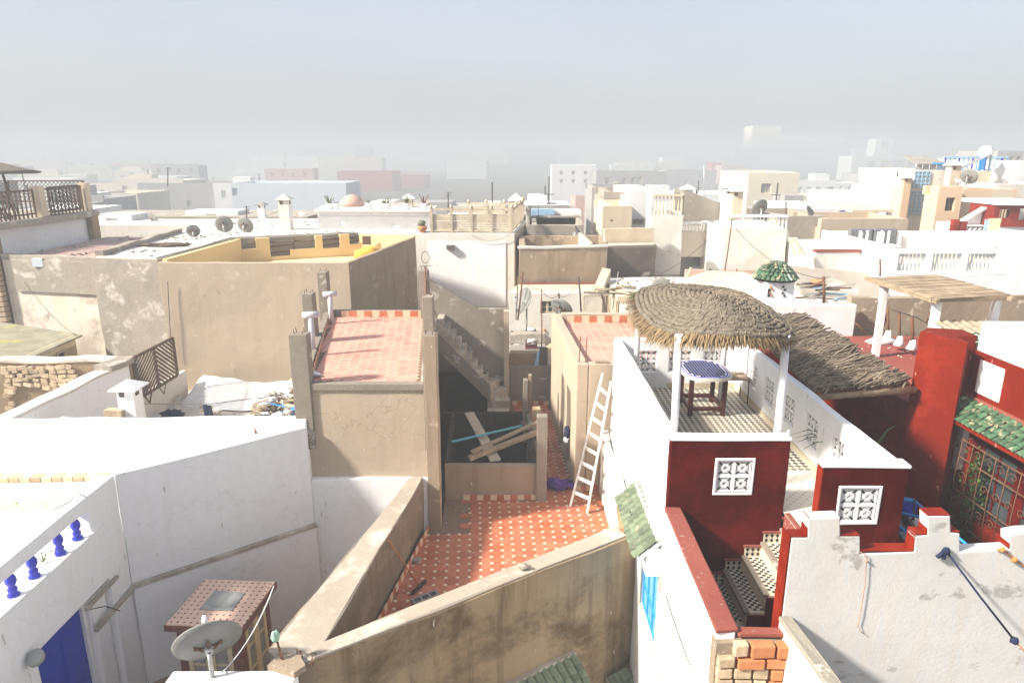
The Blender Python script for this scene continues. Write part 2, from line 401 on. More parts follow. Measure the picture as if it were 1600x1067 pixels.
    def wall(s, p0, p1, th, z0, z1, holes=(), wob=0.0, step=.5, top=None):
        """wall from p0 to p1, its thickness to the left of that direction; holes = [(s0, s1, h0, h1)]; top = [(s, z)] skyline"""
        p0, p1 = Vector(p0[:2]), Vector(p1[:2]); L = (p1 - p0).length; d = (p1 - p0) / L; nrm = Vector((-d.y, d.x))
        S = {0, L}; Z = {z0, z1}
        for a, b, c, e in holes: S |= {a, b}; Z |= {c, e}
        def fill(vals, st):
            vals = sorted(vals); out = [vals[0]]
            for v in vals[1:]:
                n = max(1, int((v - out[-1]) / st)); b0 = out[-1]
                out += [b0 + (v - b0) * (k + 1) / n for k in range(n)]
            return out
        if wob: S, Z = fill(S, step), fill(Z, step)
        else: S, Z = sorted(S), sorted(Z)
        ns, nz = len(S), len(Z)
        def solid(i, j):
            if i < 0 or j < 0 or i >= ns - 1 or j >= nz - 1: return False
            a, c = (S[i] + S[i + 1]) / 2, (Z[j] + Z[j + 1]) / 2
            return not any(h[0] < a < h[1] and h[2] < c < h[3] for h in holes)
        vs = []
        for side in (0, 1):
            for j in range(nz):
                for i in range(ns):
                    q = p0 + d * S[i] + nrm * th * side
                    p = Vector((q.x, q.y, Z[j]))
                    if wob: p += noise.noise_vector(p * .9) * wob * 2
                    vs.append(p)
        k = lambda side, i, j: side * ns * nz + j * ns + i
        fs = []
        for j in range(nz - 1):
            for i in range(ns - 1):
                if not solid(i, j): continue
                fs.append((k(0, i, j), k(0, i + 1, j), k(0, i + 1, j + 1), k(0, i, j + 1)))
                fs.append((k(1, i, j), k(1, i, j + 1), k(1, i + 1, j + 1), k(1, i + 1, j)))
                if not solid(i - 1, j): fs.append((k(0, i, j), k(0, i, j + 1), k(1, i, j + 1), k(1, i, j)))
                if not solid(i + 1, j): fs.append((k(0, i + 1, j), k(1, i + 1, j), k(1, i + 1, j + 1), k(0, i + 1, j + 1)))
                if not solid(i, j - 1): fs.append((k(0, i, j), k(1, i, j), k(1, i + 1, j), k(0, i + 1, j)))
                if not solid(i, j + 1): fs.append((k(0, i, j + 1), k(0, i + 1, j + 1), k(1, i + 1, j + 1), k(1, i, j + 1)))
        return s.add(vs, fs)

def mesh_from(mb, name, mat, bevel=0.0, origin=Vector((0, 0, 0))):
    me = bpy.data.meshes.new(name)
    o = Vector(origin)
    me.from_pydata([tuple(Vector(p) - o) for p in mb.v], [], mb.f)
    me.polygons.foreach_set('use_smooth', mb.smooth)
    me.materials.append(mat)
    if bevel:
        bm = bmesh.new(); bm.from_mesh(me)
        bmesh.ops.remove_doubles(bm, verts=bm.verts, dist=1e-4)
        es = [e for e in bm.edges if len(e.link_faces) == 2 and e.calc_face_angle(0) > math.radians(35)]
        if es: bmesh.ops.bevel(bm, geom=es, offset=bevel, segments=2, affect='EDGES', profile=.6, clamp_overlap=True)
        bm.to_mesh(me); bm.free()
    me.update()
    return me
HAZE = 0.0052
def tag(o, label=None, cat=None, group=None, kind=None):
    if cat and not kind: kind = 'thing'
    if label: o['label'] = label
    if cat: o['category'] = cat
    if group: o['group'] = group
    if kind: o['kind'] = kind
    return o
def thing(name, label, cat, loc=(0, 0, 0), group=None):
    o = bpy.data.objects.new(name, None); o.empty_display_size = .2
    col.objects.link(o); o.location = loc
    return tag(o, label, cat, group)
def world_loc(o):
    p = Vector(o.location)
    while o.parent: o = o.parent; p += Vector(o.location)
    return p
def obj(name, mb, mat, parent=None, label=None, kind=None, bevel=0.0, cat=None, group=None, at=None):
    """mb in place coordinates; the object's origin is its parent's, or `at`"""
    mat = M[mat] if isinstance(mat, str) else mat
    if at is None: at = world_loc(parent) if parent else (0, 0, 0)
    me = mesh_from(mb, name, mat, bevel, at)
    o = bpy.data.objects.new(name, me); col.objects.link(o)
    if parent: o.parent = parent; o.location = Vector(at) - world_loc(parent)
    else: o.location = at
    return tag(o, label, cat, group, kind)
def inst(name, me, loc, parent=None, rot=(0, 0, 0), scale=None, **kw):
    o = bpy.data.objects.new(name, me); col.objects.link(o)
    if parent: o.parent = parent; o.location = Vector(loc) - world_loc(parent)
    else: o.location = loc
    o.rotation_euler = rot
    if scale: o.scale = scale
    return tag(o, **kw)
def copy_tree(o, parent=None):
    c = o.copy(); col.objects.link(c); c.parent = parent
    for ch in list(o.children): copy_tree(ch, c)
    return c
def inset(poly, d):
    a = sum(poly[i][0] * poly[(i + 1) % len(poly)][1] - poly[(i + 1) % len(poly)][0] * poly[i][1] for i in range(len(poly)))
    if a < 0: poly = poly[::-1]
    n = len(poly); lines = []
    for i in range(n):
        p, q = Vector(poly[i]), Vector(poly[(i + 1) % n]); e = (q - p).normalized(); nn = Vector((-e.y, e.x))
        lines.append((p + nn * d, e))
    out = []
    for i in range(n):
        (p, e), (q, f) = lines[i - 1], lines[i]
        den = e.x * f.y - e.y * f.x
        if abs(den) < 1e-6: out.append(tuple(q)); continue
        t = ((q.x - p.x) * f.y - (q.y - p.y) * f.x) / den
        out.append(tuple(p + e * t))
    return poly, out
def shell(poly, zt, zb, th=.2, depth=.8, wob=.012):
    """solid body with a recessed roof: walls ring + roof deck"""
    outer, inner = inset(poly, th)
    w = MB(); n = len(outer)
    for i in range(n):
        a, b = outer[i], outer[(i + 1) % n]; c, d = inner[(i + 1) % n], inner[i]
        L = (Vector(b) - Vector(a)).length; k = max(1, int(L / .6)) if wob else 1
        nz = max(1, int((zt - zb) / .8)) if wob else 1
        def W(p):
            p = Vector(p)
            if wob: p += noise.noise_vector(p * .9) * wob * 2
            return p
        for j in range(k):
            a1, b1 = Vector(a).lerp(Vector(b), j / k), Vector(a).lerp(Vector(b), (j + 1) / k)
            d1, c1 = Vector(d).lerp(Vector(c), j / k), Vector(d).lerp(Vector(c), (j + 1) / k)
            for z in range(nz):
                za, zc = zb + (zt - zb) * z / nz, zb + (zt - zb) * (z + 1) / nz
                w.add([W((a1.x, a1.y, za)), W((b1.x, b1.y, za)), W((b1.x, b1.y, zc)), W((a1.x, a1.y, zc))], [(0, 1, 2, 3)])
            w.add([W((a1.x, a1.y, zt)), W((b1.x, b1.y, zt)), W((c1.x, c1.y, zt)), W((d1.x, d1.y, zt))], [(0, 1, 2, 3)])
            w.add([W((d1.x, d1.y, zt)), W((c1.x, c1.y, zt)), W((c1.x, c1.y, zt - depth)), W((d1.x, d1.y, zt - depth))], [(0, 1, 2, 3)])
    outer2, inner2 = inset(poly, th * .6)
    r = MB().prism(inner2, zt - depth - .2, zt - depth)
    return w, r
def house(name, label, cat, poly, zt, zb=-13, mat='white', roof='roof_white', th=.2, depth=.6, group=None, bevel=.02, wob=.012):
    c = Vector((sum(p[0] for p in poly) / len(poly), sum(p[1] for p in poly) / len(poly), zb))
    t = thing(name, label, cat, c, group)
    w, r = shell(poly, zt, zb, th, depth, wob)
    obj('wall', w, mat, t, bevel=bevel); obj('roof', r, roof, t)
    return t
# ================================================================ setting
obj('street', MB().prism([(-900, -60), (900, -60), (900, 1600), (-900, 1600)], -13.4, -13.0), 'street', kind='structure')

# shared pieces ---------------------------------------------------
def stroke(mb, pts, w, d):
    for a, b in zip(pts[:-1], pts[1:]): mb.bar((a[0], 0, a[1]), (b[0], 0, b[1]), d, w, up=(0, 0, 1)) if False else mb.bar((a[0], 0, a[1]), (b[0], 0, b[1]), w, d, up=(0, 1, 0))
def screen_block_mesh(s=.225, d=.07):
    mb = MB(); h = s / 2; w = .022
    stroke(mb, [(-h, -h + w / 2), (h, -h + w / 2)], w, d); stroke(mb, [(-h, h - w / 2), (h, h - w / 2)], w, d)
    stroke(mb, [(-h + w / 2, -h + w), (-h + w / 2, h - w)], w, d); stroke(mb, [(h - w / 2, -h + w), (h - w / 2, h - w)], w, d)
    q = h - w
    for r in range(4):
        c, s_ = math.cos(r * PI / 2), math.sin(r * PI / 2)
        arc = [(-q, q), (-q * .45, q * .52), (q * .45, q * .52), (q, q)]
        stroke(mb, [(x * c - y * s_, x * s_ + y * c) for x, y in arc], .030, d * .8)
    ring = [(.042 * math.cos(k * PI / 3), .042 * math.sin(k * PI / 3)) for k in range(7)]
    stroke(mb, ring, .022, d * .85)
    for r in range(4):
        a = PI / 4 + r * PI / 2
        stroke(mb, [(.044 * math.cos(a), .044 * math.sin(a)), (.125 * math.cos(a), .125 * math.sin(a))], .030, d * .7)
    return mesh_from(mb, 'screen_block', M['white'])
SB = screen_block_mesh()
BS = .225
def screen(parent, p, along, z0, n=2, rows=2):
    """n x rows pierced blocks starting at p, running along 'x' or 'y'"""
    for i in range(n):
        for j in range(rows):
            o = (i + .5) * BS
            loc = (p[0] + (o if along == 'x' else 0), p[1] + (o if along == 'y' else 0), z0 + (j + .5) * BS)
            inst('screen_block', SB, loc, parent, (0, (PI / 2) * ((i + j) % 2), PI / 2 if along == 'y' else 0))

def half_tile_mesh(L=.19, w=.13, name='roof_tile', mat='tile_green'):
    mb = MB(); n = 5; vs = []
    for k, y in enumerate((0, -L)):
        for i in range(n):
            a = PI * i / (n - 1)
            r = w / 2 * (1 if k else .82)
            vs.append((-r * math.cos(a), y, r * .62 * math.sin(a) + (.018 if k else 0)))
        for i in range(n):
            a = PI * i / (n - 1)
            r = (w / 2 - .012) * (1 if k else .82)
            vs.append((-r * math.cos(a), y, r * .62 * math.sin(a) + (.018 if k else 0) - .012))
    fs = []
    for i in range(n - 1):
        fs += [(i, 2 * n + i, 2 * n + i + 1, i + 1), (n + i, n + i + 1, 3 * n + i + 1, 3 * n + i), (2 * n + i, 3 * n + i, 3 * n + i + 1, 2 * n + i + 1)]
    fs += [(0, n, 3 * n, 2 * n), (n - 1, 3 * n - 1, 4 * n - 1, 2 * n - 1)]
    mb.add(vs, fs)
    return mesh_from(mb, name, M[mat])
RT = half_tile_mesh(); RT_OLD = half_tile_mesh(.17, .16, mat='tile_green_old')
def tiles_on_slope(parent, me, a, b, down, rows, cols, skip=0.0, lift=.02, flat_=1.0):
    """tiles on the slope whose upper edge runs a->b and which falls along `down`"""
    a, b, down = Vector(a), Vector(b), Vector(down)
    ex = (b - a).normalized(); L = (b - a).length; dn = down.normalized(); D = down.length
    ez = ex.cross(-dn).normalized()
    if ez.z < 0: ez = -ez; ex2 = -ex
    else: ex2 = ex
    for r in range(rows):
        for c in range(cols):
            if random.random() < skip: continue
            p = a + ex * (L * (c + .5) / cols + random.uniform(-.008, .008)) + dn * (D * r / rows) + ez * (lift + .004 * (rows - r))
            y = -dn; x = y.cross(ez).normalized()
            m = Matrix((x, y, ez)).transposed().to_4x4()
            m = m @ Matrix.Rotation(random.uniform(-.09, .09), 4, 'Z') @ Matrix.Rotation(random.uniform(-.05, .05), 4, 'X')
            e = m.to_euler()
            inst('roof_tile', me, p, parent, e)

def octagon_tiles(parent, poly_in, z, origin, ang, pitch, near_fn, mat, small_mat, nmax, bare=None):
    """octagon floor tiles with small square insets; the nmax nearest are parts, the rest one mass"""
    ca, sa = math.cos(ang), math.sin(ang); ox, oy = origin
    k = pitch * .21; h = pitch / 2 - .004
    oct_ = [(-h + k, -h), (h - k, -h), (h, -h + k), (h, h - k), (h - k, h), (-h + k, h), (-h, h - k), (-h, -h + k)]
    rot = lambda x, y: (x * ca - y * sa, x * sa + y * ca)
    mb0 = MB().prism([rot(x, y) for x, y in oct_], -.012, 0)
    me = mesh_from(mb0, 'floor_tile', M[mat])
    cells = []
    for i in range(-60, 60):
        for j in range(-60, 60):
            x, y = rot(i * pitch, j * pitch); x += ox; y += oy
            if bare and bare(x, y): continue
            if poly_in(x, y): cells.append((near_fn(x, y), x, y, i, j))
    cells.sort()
    for _, x, y, i, j in cells[:nmax]:
        inst('floor_tile', me, (x, y, z + random.uniform(-.0012, .0012)), parent)
    rest = MB()
    for _, x, y, i, j in cells[nmax:]:
        rest.prism([(x + rot(a, b)[0], y + rot(a, b)[1]) for a, b in oct_], z - .012, z)
    if rest.v: obj('floor_tiles_beyond', rest, mat, parent, kind='stuff')
    sm = MB(); kk = k - .003
    for _, x, y, i, j in cells:
        cx, cy = rot(pitch / 2, pitch / 2); cx += x; cy += y
        if poly_in(cx, cy):
            sm.prism([(cx + rot(a, b)[0], cy + rot(a, b)[1]) for a, b in ((kk, 0), (0, kk), (-kk, 0), (0, -kk))], z - .012, z + .001)
    obj('tile_insets', sm, small_mat, parent, kind='stuff')
    return len(cells)
def inside(poly):
    def f(x, y):
        c = False
        for i in range(len(poly)):
            (x1, y1), (x2, y2) = poly[i], poly[i - 1]
            if (y1 > y) != (y2 > y) and x < (x2 - x1) * (y - y1) / (y2 - y1) + x1: c = not c
        return c
    return f
def skirting(parent, a, b, z, n, h=.12, side=1, d=.015):
    """alternating red and cream skirting tiles on the wall line a->b"""
    a, b = Vector(a[:2]), Vector(b[:2]); e = (b - a) / n; L = e.length; u = e / L; nn = Vector((-u.y, u.x)) * side
    for m_i, mt in enumerate(('tile_cream', 'tile_skirt_red')):
        me = None
        for k in range(m_i, n, 2):
            c = a + e * (k + .5)
            if me is None:
                q = MB(); q.add([*(tuple(Vector((s * L / 2 * .96 * u.x, s * L / 2 * .96 * u.y, zz)) + Vector((nn.x, nn.y, 0)) * dd) for zz in (0, h) for dd in (0, d) for s in (-1, 1))],
                                [(0, 1, 3, 2), (4, 6, 7, 5), (0, 4, 5, 1), (2, 3, 7, 6), (0, 2, 6, 4), (1, 5, 7, 3)])
                me = mesh_from(q, 'skirting_tile', M[mt])
            inst('skirting_tile', me, (c.x, c.y, z), parent)

# ================================================================ white house on the left, round its courtyard
ZC = -9.0                     # courtyard floor
A = (-6.42, 10.2); B = (-3.88, 12.2)
wl = thing('white_house', 'big white house with blue balusters, a blue door and a pale sunlit terrace', 'house', (-8, 10, -13))
ZT = -5.0
# balustrade wall, runs towards the camera
BY0, BY1 = 6.95, 9.45
door = (2.0, 3.25, -9.0, -6.85)
bw = MB().wall((A[0], 3.0), A, .3, -13, ZT, holes=[(1.0, BY0 - 3.0 - .12, -5.62, -5.27), (BY0 - 3.0, BY1 - 3.0, -5.62, -5.22), (4.90, 6.66, -9.2, -6.52)], wob=.012)
obj('courtyard_wall', bw, 'white', wl, bevel=.025)
d2 = Vector((B[0] - A[0], B[1] - A[1])).normalized()
bw2 = MB().wall(A, B, .3, -13, ZT, wob=.012)
obj('courtyard_wall', bw2, 'white', wl, bevel=.025)
# thicker lower storey makes the ledge that follows both walls
n2 = Vector((d2.y, -d2.x))
led = MB()
lz = -7.05
pA = (A[0] + .09, A[1]); 
led.prism([(A[0] + .004, 9.05), (A[0] + .08, 9.05), (A[0] + .08, A[1] - .04), (A[0] + .004, A[1])], lz - .02, lz + .03)
e0 = Vector(A); e1 = Vector(B)
led.prism([tuple(e0 + n2 * .004), tuple(e0 + n2 * .09), tuple(e1 + n2 * .09), tuple(e1 + n2 * .004)], lz - .02, lz + .05)
obj('ledge', led, 'coping', wl)
low = MB().prism([tuple(e0 + n2 * .004), tuple(e0 + n2 * .07), tuple(e1 + n2 * .07), tuple(e1 + n2 * .004)], -9.0, lz - .02, wob=.006)
obj('lower_wall', low, 'white', wl, bevel=.02)
led2 = MB().prism([(A[0] + .003, 8.95), (A[0] + .06, 8.95), (A[0] + .06, 9.8), (A[0] + .003, 9.8)], -6.62, -6.57)
obj('ledge', led2, 'coping', wl)
# far terrace wall, sunlit, and the return on the left
fw = MB().wall((-14, 11.95), (-3.9, 12.28), .25, -9, -4.87, wob=.015)
obj('parapet', fw, 'white', wl, bevel=.03)
tf = MB().prism([(-14, 3.0), (A[0] - .31, 3.0), (A[0] - .31, 10.3), (-4.3, 11.98), (-14, 11.9)], -6.3, -6.0)
obj('terrace_floor', tf, 'white', wl)
tf2 = MB().prism([(-14, 10.75), (-6.6, 10.75), (-6.2, 11.2), (-5.9, 11.9), (-14, 11.85)], -5.996, -5.985)
obj('terrace_paving', tf2, plaster('pale_sand_paving', (.72, .60, .44), (.68, .54, .36), seed=33, bump=.1), wl)
for i in range(46):
    x = -13.9 + i * .2
    if x > -5.3: break
    q = MB().prism([(x, 11.78 + i * .0055), (x + .185, 11.78 + i * .0055), (x + .185, 11.96 + i * .0055), (x, 11.96 + i * .0055)], -5.99, -5.9)
    obj('skirting_tile', q, 'tile_cream' if i % 2 else 'stone', wl)
obj('floor_step', MB().prism([(-14, 10.60), (-6.8, 10.60), (-6.8, 10.75), (-14, 10.75)], -5.998, -5.96), 'white', wl)
prof = [(.035, 0), (.075, .01), (.075, .04), (.045, .06), (.06, .09), (.06, .12), (.04, .14), (.05, .17), (.072, .22), (.066, .27), (.04, .33), (.032, .36), (.04, .39), (.06, .40)]
BAL = mesh_from(MB().lathe([(r, z) for r, z in prof], n=14), 'baluster', M['blue_bal'])
for px in (17, 50, 91, 118):
    t = ((A[0] + .15)) / ((px - 800) / F) ; y = t * (cp)  # first guess, refined below
    y = None
    for k in range(40):
        yy = 6.0 + k * .1
    # the sight line over the rail's mid-height
    lo, hi = 5.0, 11.0
    for _ in range(40):
        mid = (lo + hi) / 2
        f = cp * mid + sp * 5.42; X = 800 + F * (A[0] - .15) / f
        if X < px: lo = mid
        else: hi = mid
    inst('baluster', BAL, (A[0] - .15, mid, -5.625), wl, scale=(1, 1, 1.0))
obj('rail_groove', MB().box(A[0] - .02, A[0] + .012, 3.0, 9.75, -5.62, -5.60), 'white', wl)
# the blue door in its deep opening, with pillar
dr = obj('door', MB().box(A[0] - .28, A[0] - .2, 7.93, 9.12, -9.0, -6.6), 'blue_deep', wl, bevel=.01)
for a in (7.98, 8.56):
    obj('door_panel', MB().box(A[0] - .2, A[0] - .185, a + .06, a + .46, -8.8, -6.9), 'blue_deep', dr, bevel=.008)
obj('handle', MB().tube([(A[0] - .18, 8.52, -7.9), (A[0] - .13, 8.52, -7.9), (A[0] - .13, 8.52, -8.05)], .012), 'metal', dr)
obj('buttress', MB().prism([(A[0] - .28, 9.19), (A[0] - .06, 9.21), (A[0] - .10, 9.65), (A[0] - .28, 9.65)], -9.0, -6.70, wob=.012), 'white', wl, bevel=.05)
obj('door_frame', MB().wall((A[0] - .19, 7.91), (A[0] - .19, 9.18), -.05, -9, -6.53, holes=[(.03, 1.2, -9.2, -6.60)]), 'white', wl, bevel=.01)
lamp = tag(obj('wall_lamp', MB().lathe([(.02, 0), (.10, .0), (.12, .05), (.10, .11), (.05, .15), (.02, .16)], (A[0] + .05, 7.75, -6.45), 14, axis=Matrix.Rotation(PI / 2, 3, 'Y')), 'glass_pale', at=(A[0] + .05, 7.75, -6.45)), 'round bulkhead lamp on the white wall above the blue door', 'lamp')
obj('wall_tile_vent', MB().box(A[0] + .002, A[0] + .006, 6.85, 7.2, -7.2, -6.8), 'black', wl)
screen(wl, (A[0] + .03, 6.8, 0), 'y', -7.25, 2, 2)
cable = MB().tube([(A[0] + .05, 8.98, -6.65 - .25 * k + .0 * k) if k % 2 else (A[0] + .075, 8.96 + .03 * math.sin(k), -6.65 - .25 * k) for k in range(10)], .006, 5)
tag(obj('wall_cable', cable, 'white'), 'thin white cable hanging down the shaded wall right of the blue door', 'cable')
tag(obj('wall_hook', MB().tube([(A[0] + .02, 9.05, -6.66), (A[0] + .2, 9.15, -6.68), (A[0] + .38, 9.2, -6.8)], .008, 5), 'iron'), 'dark bent wire sticking out of the white courtyard wall', 'wire')
# rail wire
x0, y0 = atz(140, 772, -4.98); x1, y1 = atz(83, 797, -4.98)
tag(obj('bent_wire', MB().tube([(x1, y1, -4.97), ((x0 + x1) / 2, (y0 + y1) / 2, -4.96), (x0 - .2, y0, -4.95), (x0, y0 - .1, -4.97)], .008, 5), 'rust'), 'rusty bent wire lying on top of the white terrace wall', 'wire')
# a dry plant behind the balusters
for lab, (px, py) in (('dry yellow sprig between the second and third blue balusters', (66, 868)), ('dry yellow sprig beside the third blue baluster', (84, 855))):
    x, z = 0, 0
    yy, zz = atx(px, py, A[0] - .25)
    t = thing('dry_plant', lab, 'plant', (A[0] - .25, yy, -5.6))
    mb = MB()
    for k in range(7):
        a = random.uniform(0, 2 * PI); l = random.uniform(.1, .22)
        mb.bar((A[0] - .25, yy, -5.6), (A[0] - .25 + math.cos(a) * l * .4, yy + math.sin(a) * l, -5.6 + l * .5), .018, .006)
    obj('stem', mb, 'leaf_yellow', t)
# courtyard floor and its front walls
court = thing('courtyard', 'brown dotted tile floor of the white courtyard by the kiosk', 'courtyard', (-4, 9, -13))
obj('paving', MB().prism([(-6.42, 5.0), (-2.3, 5.0), (-1.9, 12.3), (-3.9, 12.2), (-6.42, 10.2)], -13, ZC), dot_mat('brown_dotted_tile', (.30, .19, .12), (.05, .03, .022), .16, .17, .75, alt=(.38, .26, .17)), court)
# wall facing the camera between the ledge wall and the diagonal parapet
w3 = MB().wall((-3.9, 12.22), (-1.6, 12.3), .28, -13, -6.1, wob=.012)
tag(obj('white_wall', w3, 'white', bevel=.02, at=(-2.8, 12.3, -13)), 'white courtyard wall under the unfinished concrete house', 'wall')
wn_ = thing('white_parapet', 'white box-shaped parapet at the bottom edge beneath the satellite dish', 'wall', (-3.5, 6.5, -13))
obj('wall', MB().wall((-4.15, 7.1), (-2.62, 7.12), -.22, -13, -6.1, wob=.01), 'white', wn_, bevel=.02)
obj('wall', MB().wall((-4.15, 7.08), (-4.3, 4.5), .2, -13, -6.1, wob=.01), 'white', wn_, bevel=.02)
obj('roof', MB().prism([(-4.1, 4.5), (-2.6, 4.5), (-2.6, 6.85), (-4.1, 6.85)], -6.9, -6.6), 'white', wn_)

# ---- tiled kiosk
ko = Vector((-4.65, 9.65, ZC))
kio = thing('tiled_kiosk', 'small kiosk with a pink dotted tile top and cream glazed doors', 'kiosk', ko)
M['brick_red'] = flat('brownish_red_masonry', (.20, .075, .05), .8, var=.3, bump=.4, scale=10)
kang = math.atan2(-.12, 1.22)
P = [(-5.35, 9.15), (-4.14, 9.07), (-4.02, 10.25), (-5.24, 10.32)]
obj('roof_slab', MB().prism(P, -7.13, -7.0), dot_mat('pink_dotted_tile', (.72, .48, .36), (.10, .04, .03), .105, .2, 0.06, alt=(.78, .54, .42)), kio, bevel=.008)
obj('roof_edge', MB().prism(inset(P, -.02)[1], -7.12, -7.02), 'brick_red', kio)
obj('skylight', MB().prism([(-4.98, 9.5), (-4.45, 9.46), (-4.4, 9.93), (-4.93, 9.98)], -7.0, -6.985), flat('grey_glass_tile', (.34, .35, .33), .4, var=.4, scale=5), kio, bevel=.004)
for (x, y) in inset(P, .16)[1]:
    obj('pillar', MB().box(x - .07, x + .07, y - .07, y + .07, ZC, -7.135), 'brick_red', kio, bevel=.006)
def glazed_door(parent, p0, p1, z0, z1, leaves, rows, cols, frame_mat='cream_wood', glass='glass_pale', fr=.06, bar=.025, depth=.05, name='door', cat=None):
    p0, p1 = Vector(p0), Vector(p1); d = (p1 - p0); L = d.length; u = d / L
    nn = Vector((u.y, -u.x))
    for k in range(leaves):
        a, b = L * k / leaves, L * (k + 1) / leaves
        H = []
        cw, ch = (b - a - 2 * fr), (z1 - z0 - 2 * fr)
        for i in range(cols):
            for j in range(rows):
                H.append((a + fr + cw * i / cols + bar / 2, a + fr + cw * (i + 1) / cols - bar / 2, z0 + fr + ch * j / rows + bar / 2, z0 + fr + ch * (j + 1) / rows - bar / 2))
        H2 = [(h0 - a, h1 - a, h2, h3) for h0, h1, h2, h3 in H]
        q = MB().wall(p0 + u * a, p0 + u * b, depth, z0, z1, holes=H2)
        o = obj(name, q, frame_mat, parent)
        for h in H:
            s0, s1 = p0 + u * h[0], p0 + u * h[1]; c0, c1 = s0 - nn * depth * .6, s1 - nn * depth * .6
            g = MB().add([(c0.x, c0.y, h[2]), (c1.x, c1.y, h[2]), (c1.x, c1.y, h[3]), (c0.x, c0.y, h[3])], [(0, 1, 2, 3)])
            g2 = MB().wall(c0, c1, .008, h[2], h[3])
            obj('pane', g2, glass, o)
glazed_door(kio, (-5.1, 9.2), (-4.38, 9.16), ZC, -7.14, 2, 3, 1)
glazed_door(kio, (-4.22, 9.35), (-4.12, 9.97), ZC, -7.14, 2, 4, 1)
obj('door_back', MB().box(-5.1, -5.06, 9.4, 10.1, ZC, -7.14), 'red_coping', kio)
# ---- satellite dishes
def sat_dish(label, pos, R, aim, pole_h, mat='dish', group=None, lnb=True, n=28, pole_bend=None):
    """pos = foot of the pole; aim = direction the bowl faces"""
    t = thing('satellite_dish', label, 'satellite dish', pos, group)
    c = Vector(pos) + Vector((0, 0, pole_h)); a = Vector(aim).normalized()
    q = a.to_track_quat('Z', 'Y').to_matrix()
    mb = MB(); K = 5; prof = [(R * k / K, .18 * R * (k / K) ** 2) for k in range(1, K + 1)]
    prof += [(R * 1.02, .18 * R + .004), (R * 1.01, .18 * R - .012)] + [(R * k / K, .18 * R * (k / K) ** 2 - .012) for k in range(K - 1, 0, -1)]
    mb.lathe(prof, c + a * .1, n, axis=q)
    obj('bowl', mb, mat, t)
    pm = MB().tube([pos, c], .028, 8).bar(c, c + a * .12, .08)
    obj('pole', pm, 'metal', t)
    br = MB()
    side = q @ Vector((1, 0, 0)); upv = q @ Vector((0, 1, 0))
    for s in (-1, 1): br.bar(c + a * .04 + side * .06 * s, c + a * .1 + side * .16 * s + upv * .05, .02)
    br.bar(c + a * .09 - side * .16, c + a * .09 + side * .16, .02)
    br.bar(c + a * .06 - upv * .14, c + a * .06 + upv * .14, .03)
    obj('bracket', br, 'rust', t)
    if lnb:
        f = c + a * (R * 1.15)
        arm = MB().tube([c - upv * R * .95 + a * (.1 + .17 * R), f - upv * .1 * R], .012, 5)
        o = obj('arm', arm, 'metal', t)
        obj('receiver', MB().lathe([(.02, -.05), (.035, -.04), (.035, .03), (.02, .06)], f, 8, axis=q), 'cloth_white', o)
    return t
dx, dy = atz(335, 1042, -6.1)
sat_dish('large grey satellite dish tilted upward in front of the tiled kiosk', (-3.62, 7.0, -6.1), .39, (-.42, .80, .42), .34)

# ================================================================ orange tiled terrace and its parapets
FZ = -7.2
ci = (-2.41, 7.65)
tl_far = (-1.72, 12.35)
D_in = (1.62, 10.40)
tr = thing('tiled_terrace', 'terracotta octagon tiled terrace with cement parapets in the centre', 'terrace', (0, 10, -13))
# diagonal parapet on the left (sunlit top)
co = Vector((ci[0], ci[1])); cf = Vector(tl_far)
du = (cf - co).normalized(); dn = Vector((-du.y, du.x))
# inner face, thickness to the left
obj('parapet', MB().prism([tuple(co - du * .4), tuple(cf), (-2.02, 12.3), (-3.12, 7.4), (-2.75, 7.1)], -13, -6.1, wob=.02, step=.4), plaster('cement_parapet', (.36, .285, .205), (.27, .21, .15), patches=[((.33, .265, .195), 1.5, .5, .25)], streak=((.14, .10, .065), .7), bump=.5, seed=40), tr, bevel=.02)  # body darker than the coping: inner-face shade is in the colour
obj('parapet', MB().prism([(-2.75, 7.12), (-2.42, 7.62), (-1.0, 8.62), (.3, 9.5), D_in, (2.07, 10.68), (2.085, 10.25), (.5, 9.25), (-1.0, 8.22)], -13, -6.102, wob=.015, step=.4), M['brown_wall'], tr, bevel=.018)
cop = MB().prism([(-2.72, 7.14), (-2.43, 7.60), (-1.0, 8.61), (.3, 9.49), (1.62, 10.39), (1.96, 10.55), (1.98, 10.25), (.5, 9.28), (-1.0, 8.25)], -6.11, -6.07, wob=.012, step=.4)
obj('coping', cop, M['coping'], tr, bevel=.012)
cop = MB().prism([tuple(co - du * .38), (-1.74, 12.3), (-2.0, 12.28), (-3.08, 7.42), (-2.75, 7.14)], -6.108, -6.073, wob=.016, step=.4)
obj('coping', cop, M['coping'], tr, bevel=.012)
FP = [(-2.4, 7.7), (.3, 9.55), (1.62, 10.42), (1.95, 10.5), (1.95, 13.9), (1.36, 13.95), (1.05, 19.3), (-.05, 19.3), (.0, 17.0), (.72, 16.7), (.72, 13.5), (-1.45, 13.5), (-1.4, 12.4), (-1.72, 12.3)]
obj('floor_slab', MB().prism(FP, -7.6, FZ - .011), 'grout', tr)
RA = math.radians(3)
nt_ = octagon_tiles(tr, inside(FP), FZ, (0, 10), RA, .205, lambda x, y: math.hypot(x, y), 'tile_orange', 'tile_cream', 295, bare=lambda x, y: (x < -.95 - .3 * noise.noise(Vector((x, y * 3, 0))) and y > 12.0 and noise.noise(Vector((x * 2, y * 2, 3))) > -.35))
# skirting on the pit wall and elsewhere
skirting(tr, (-1.05, 13.49), (.70, 13.49), FZ, 12, side=-1)
skirting(tr, (1.4, 13.92), (1.9, 13.92), FZ, 4, side=-1)
skirting(tr, (-2.36, 7.95), (-1.66, 12.2), FZ, 30, side=-1, d=.02)
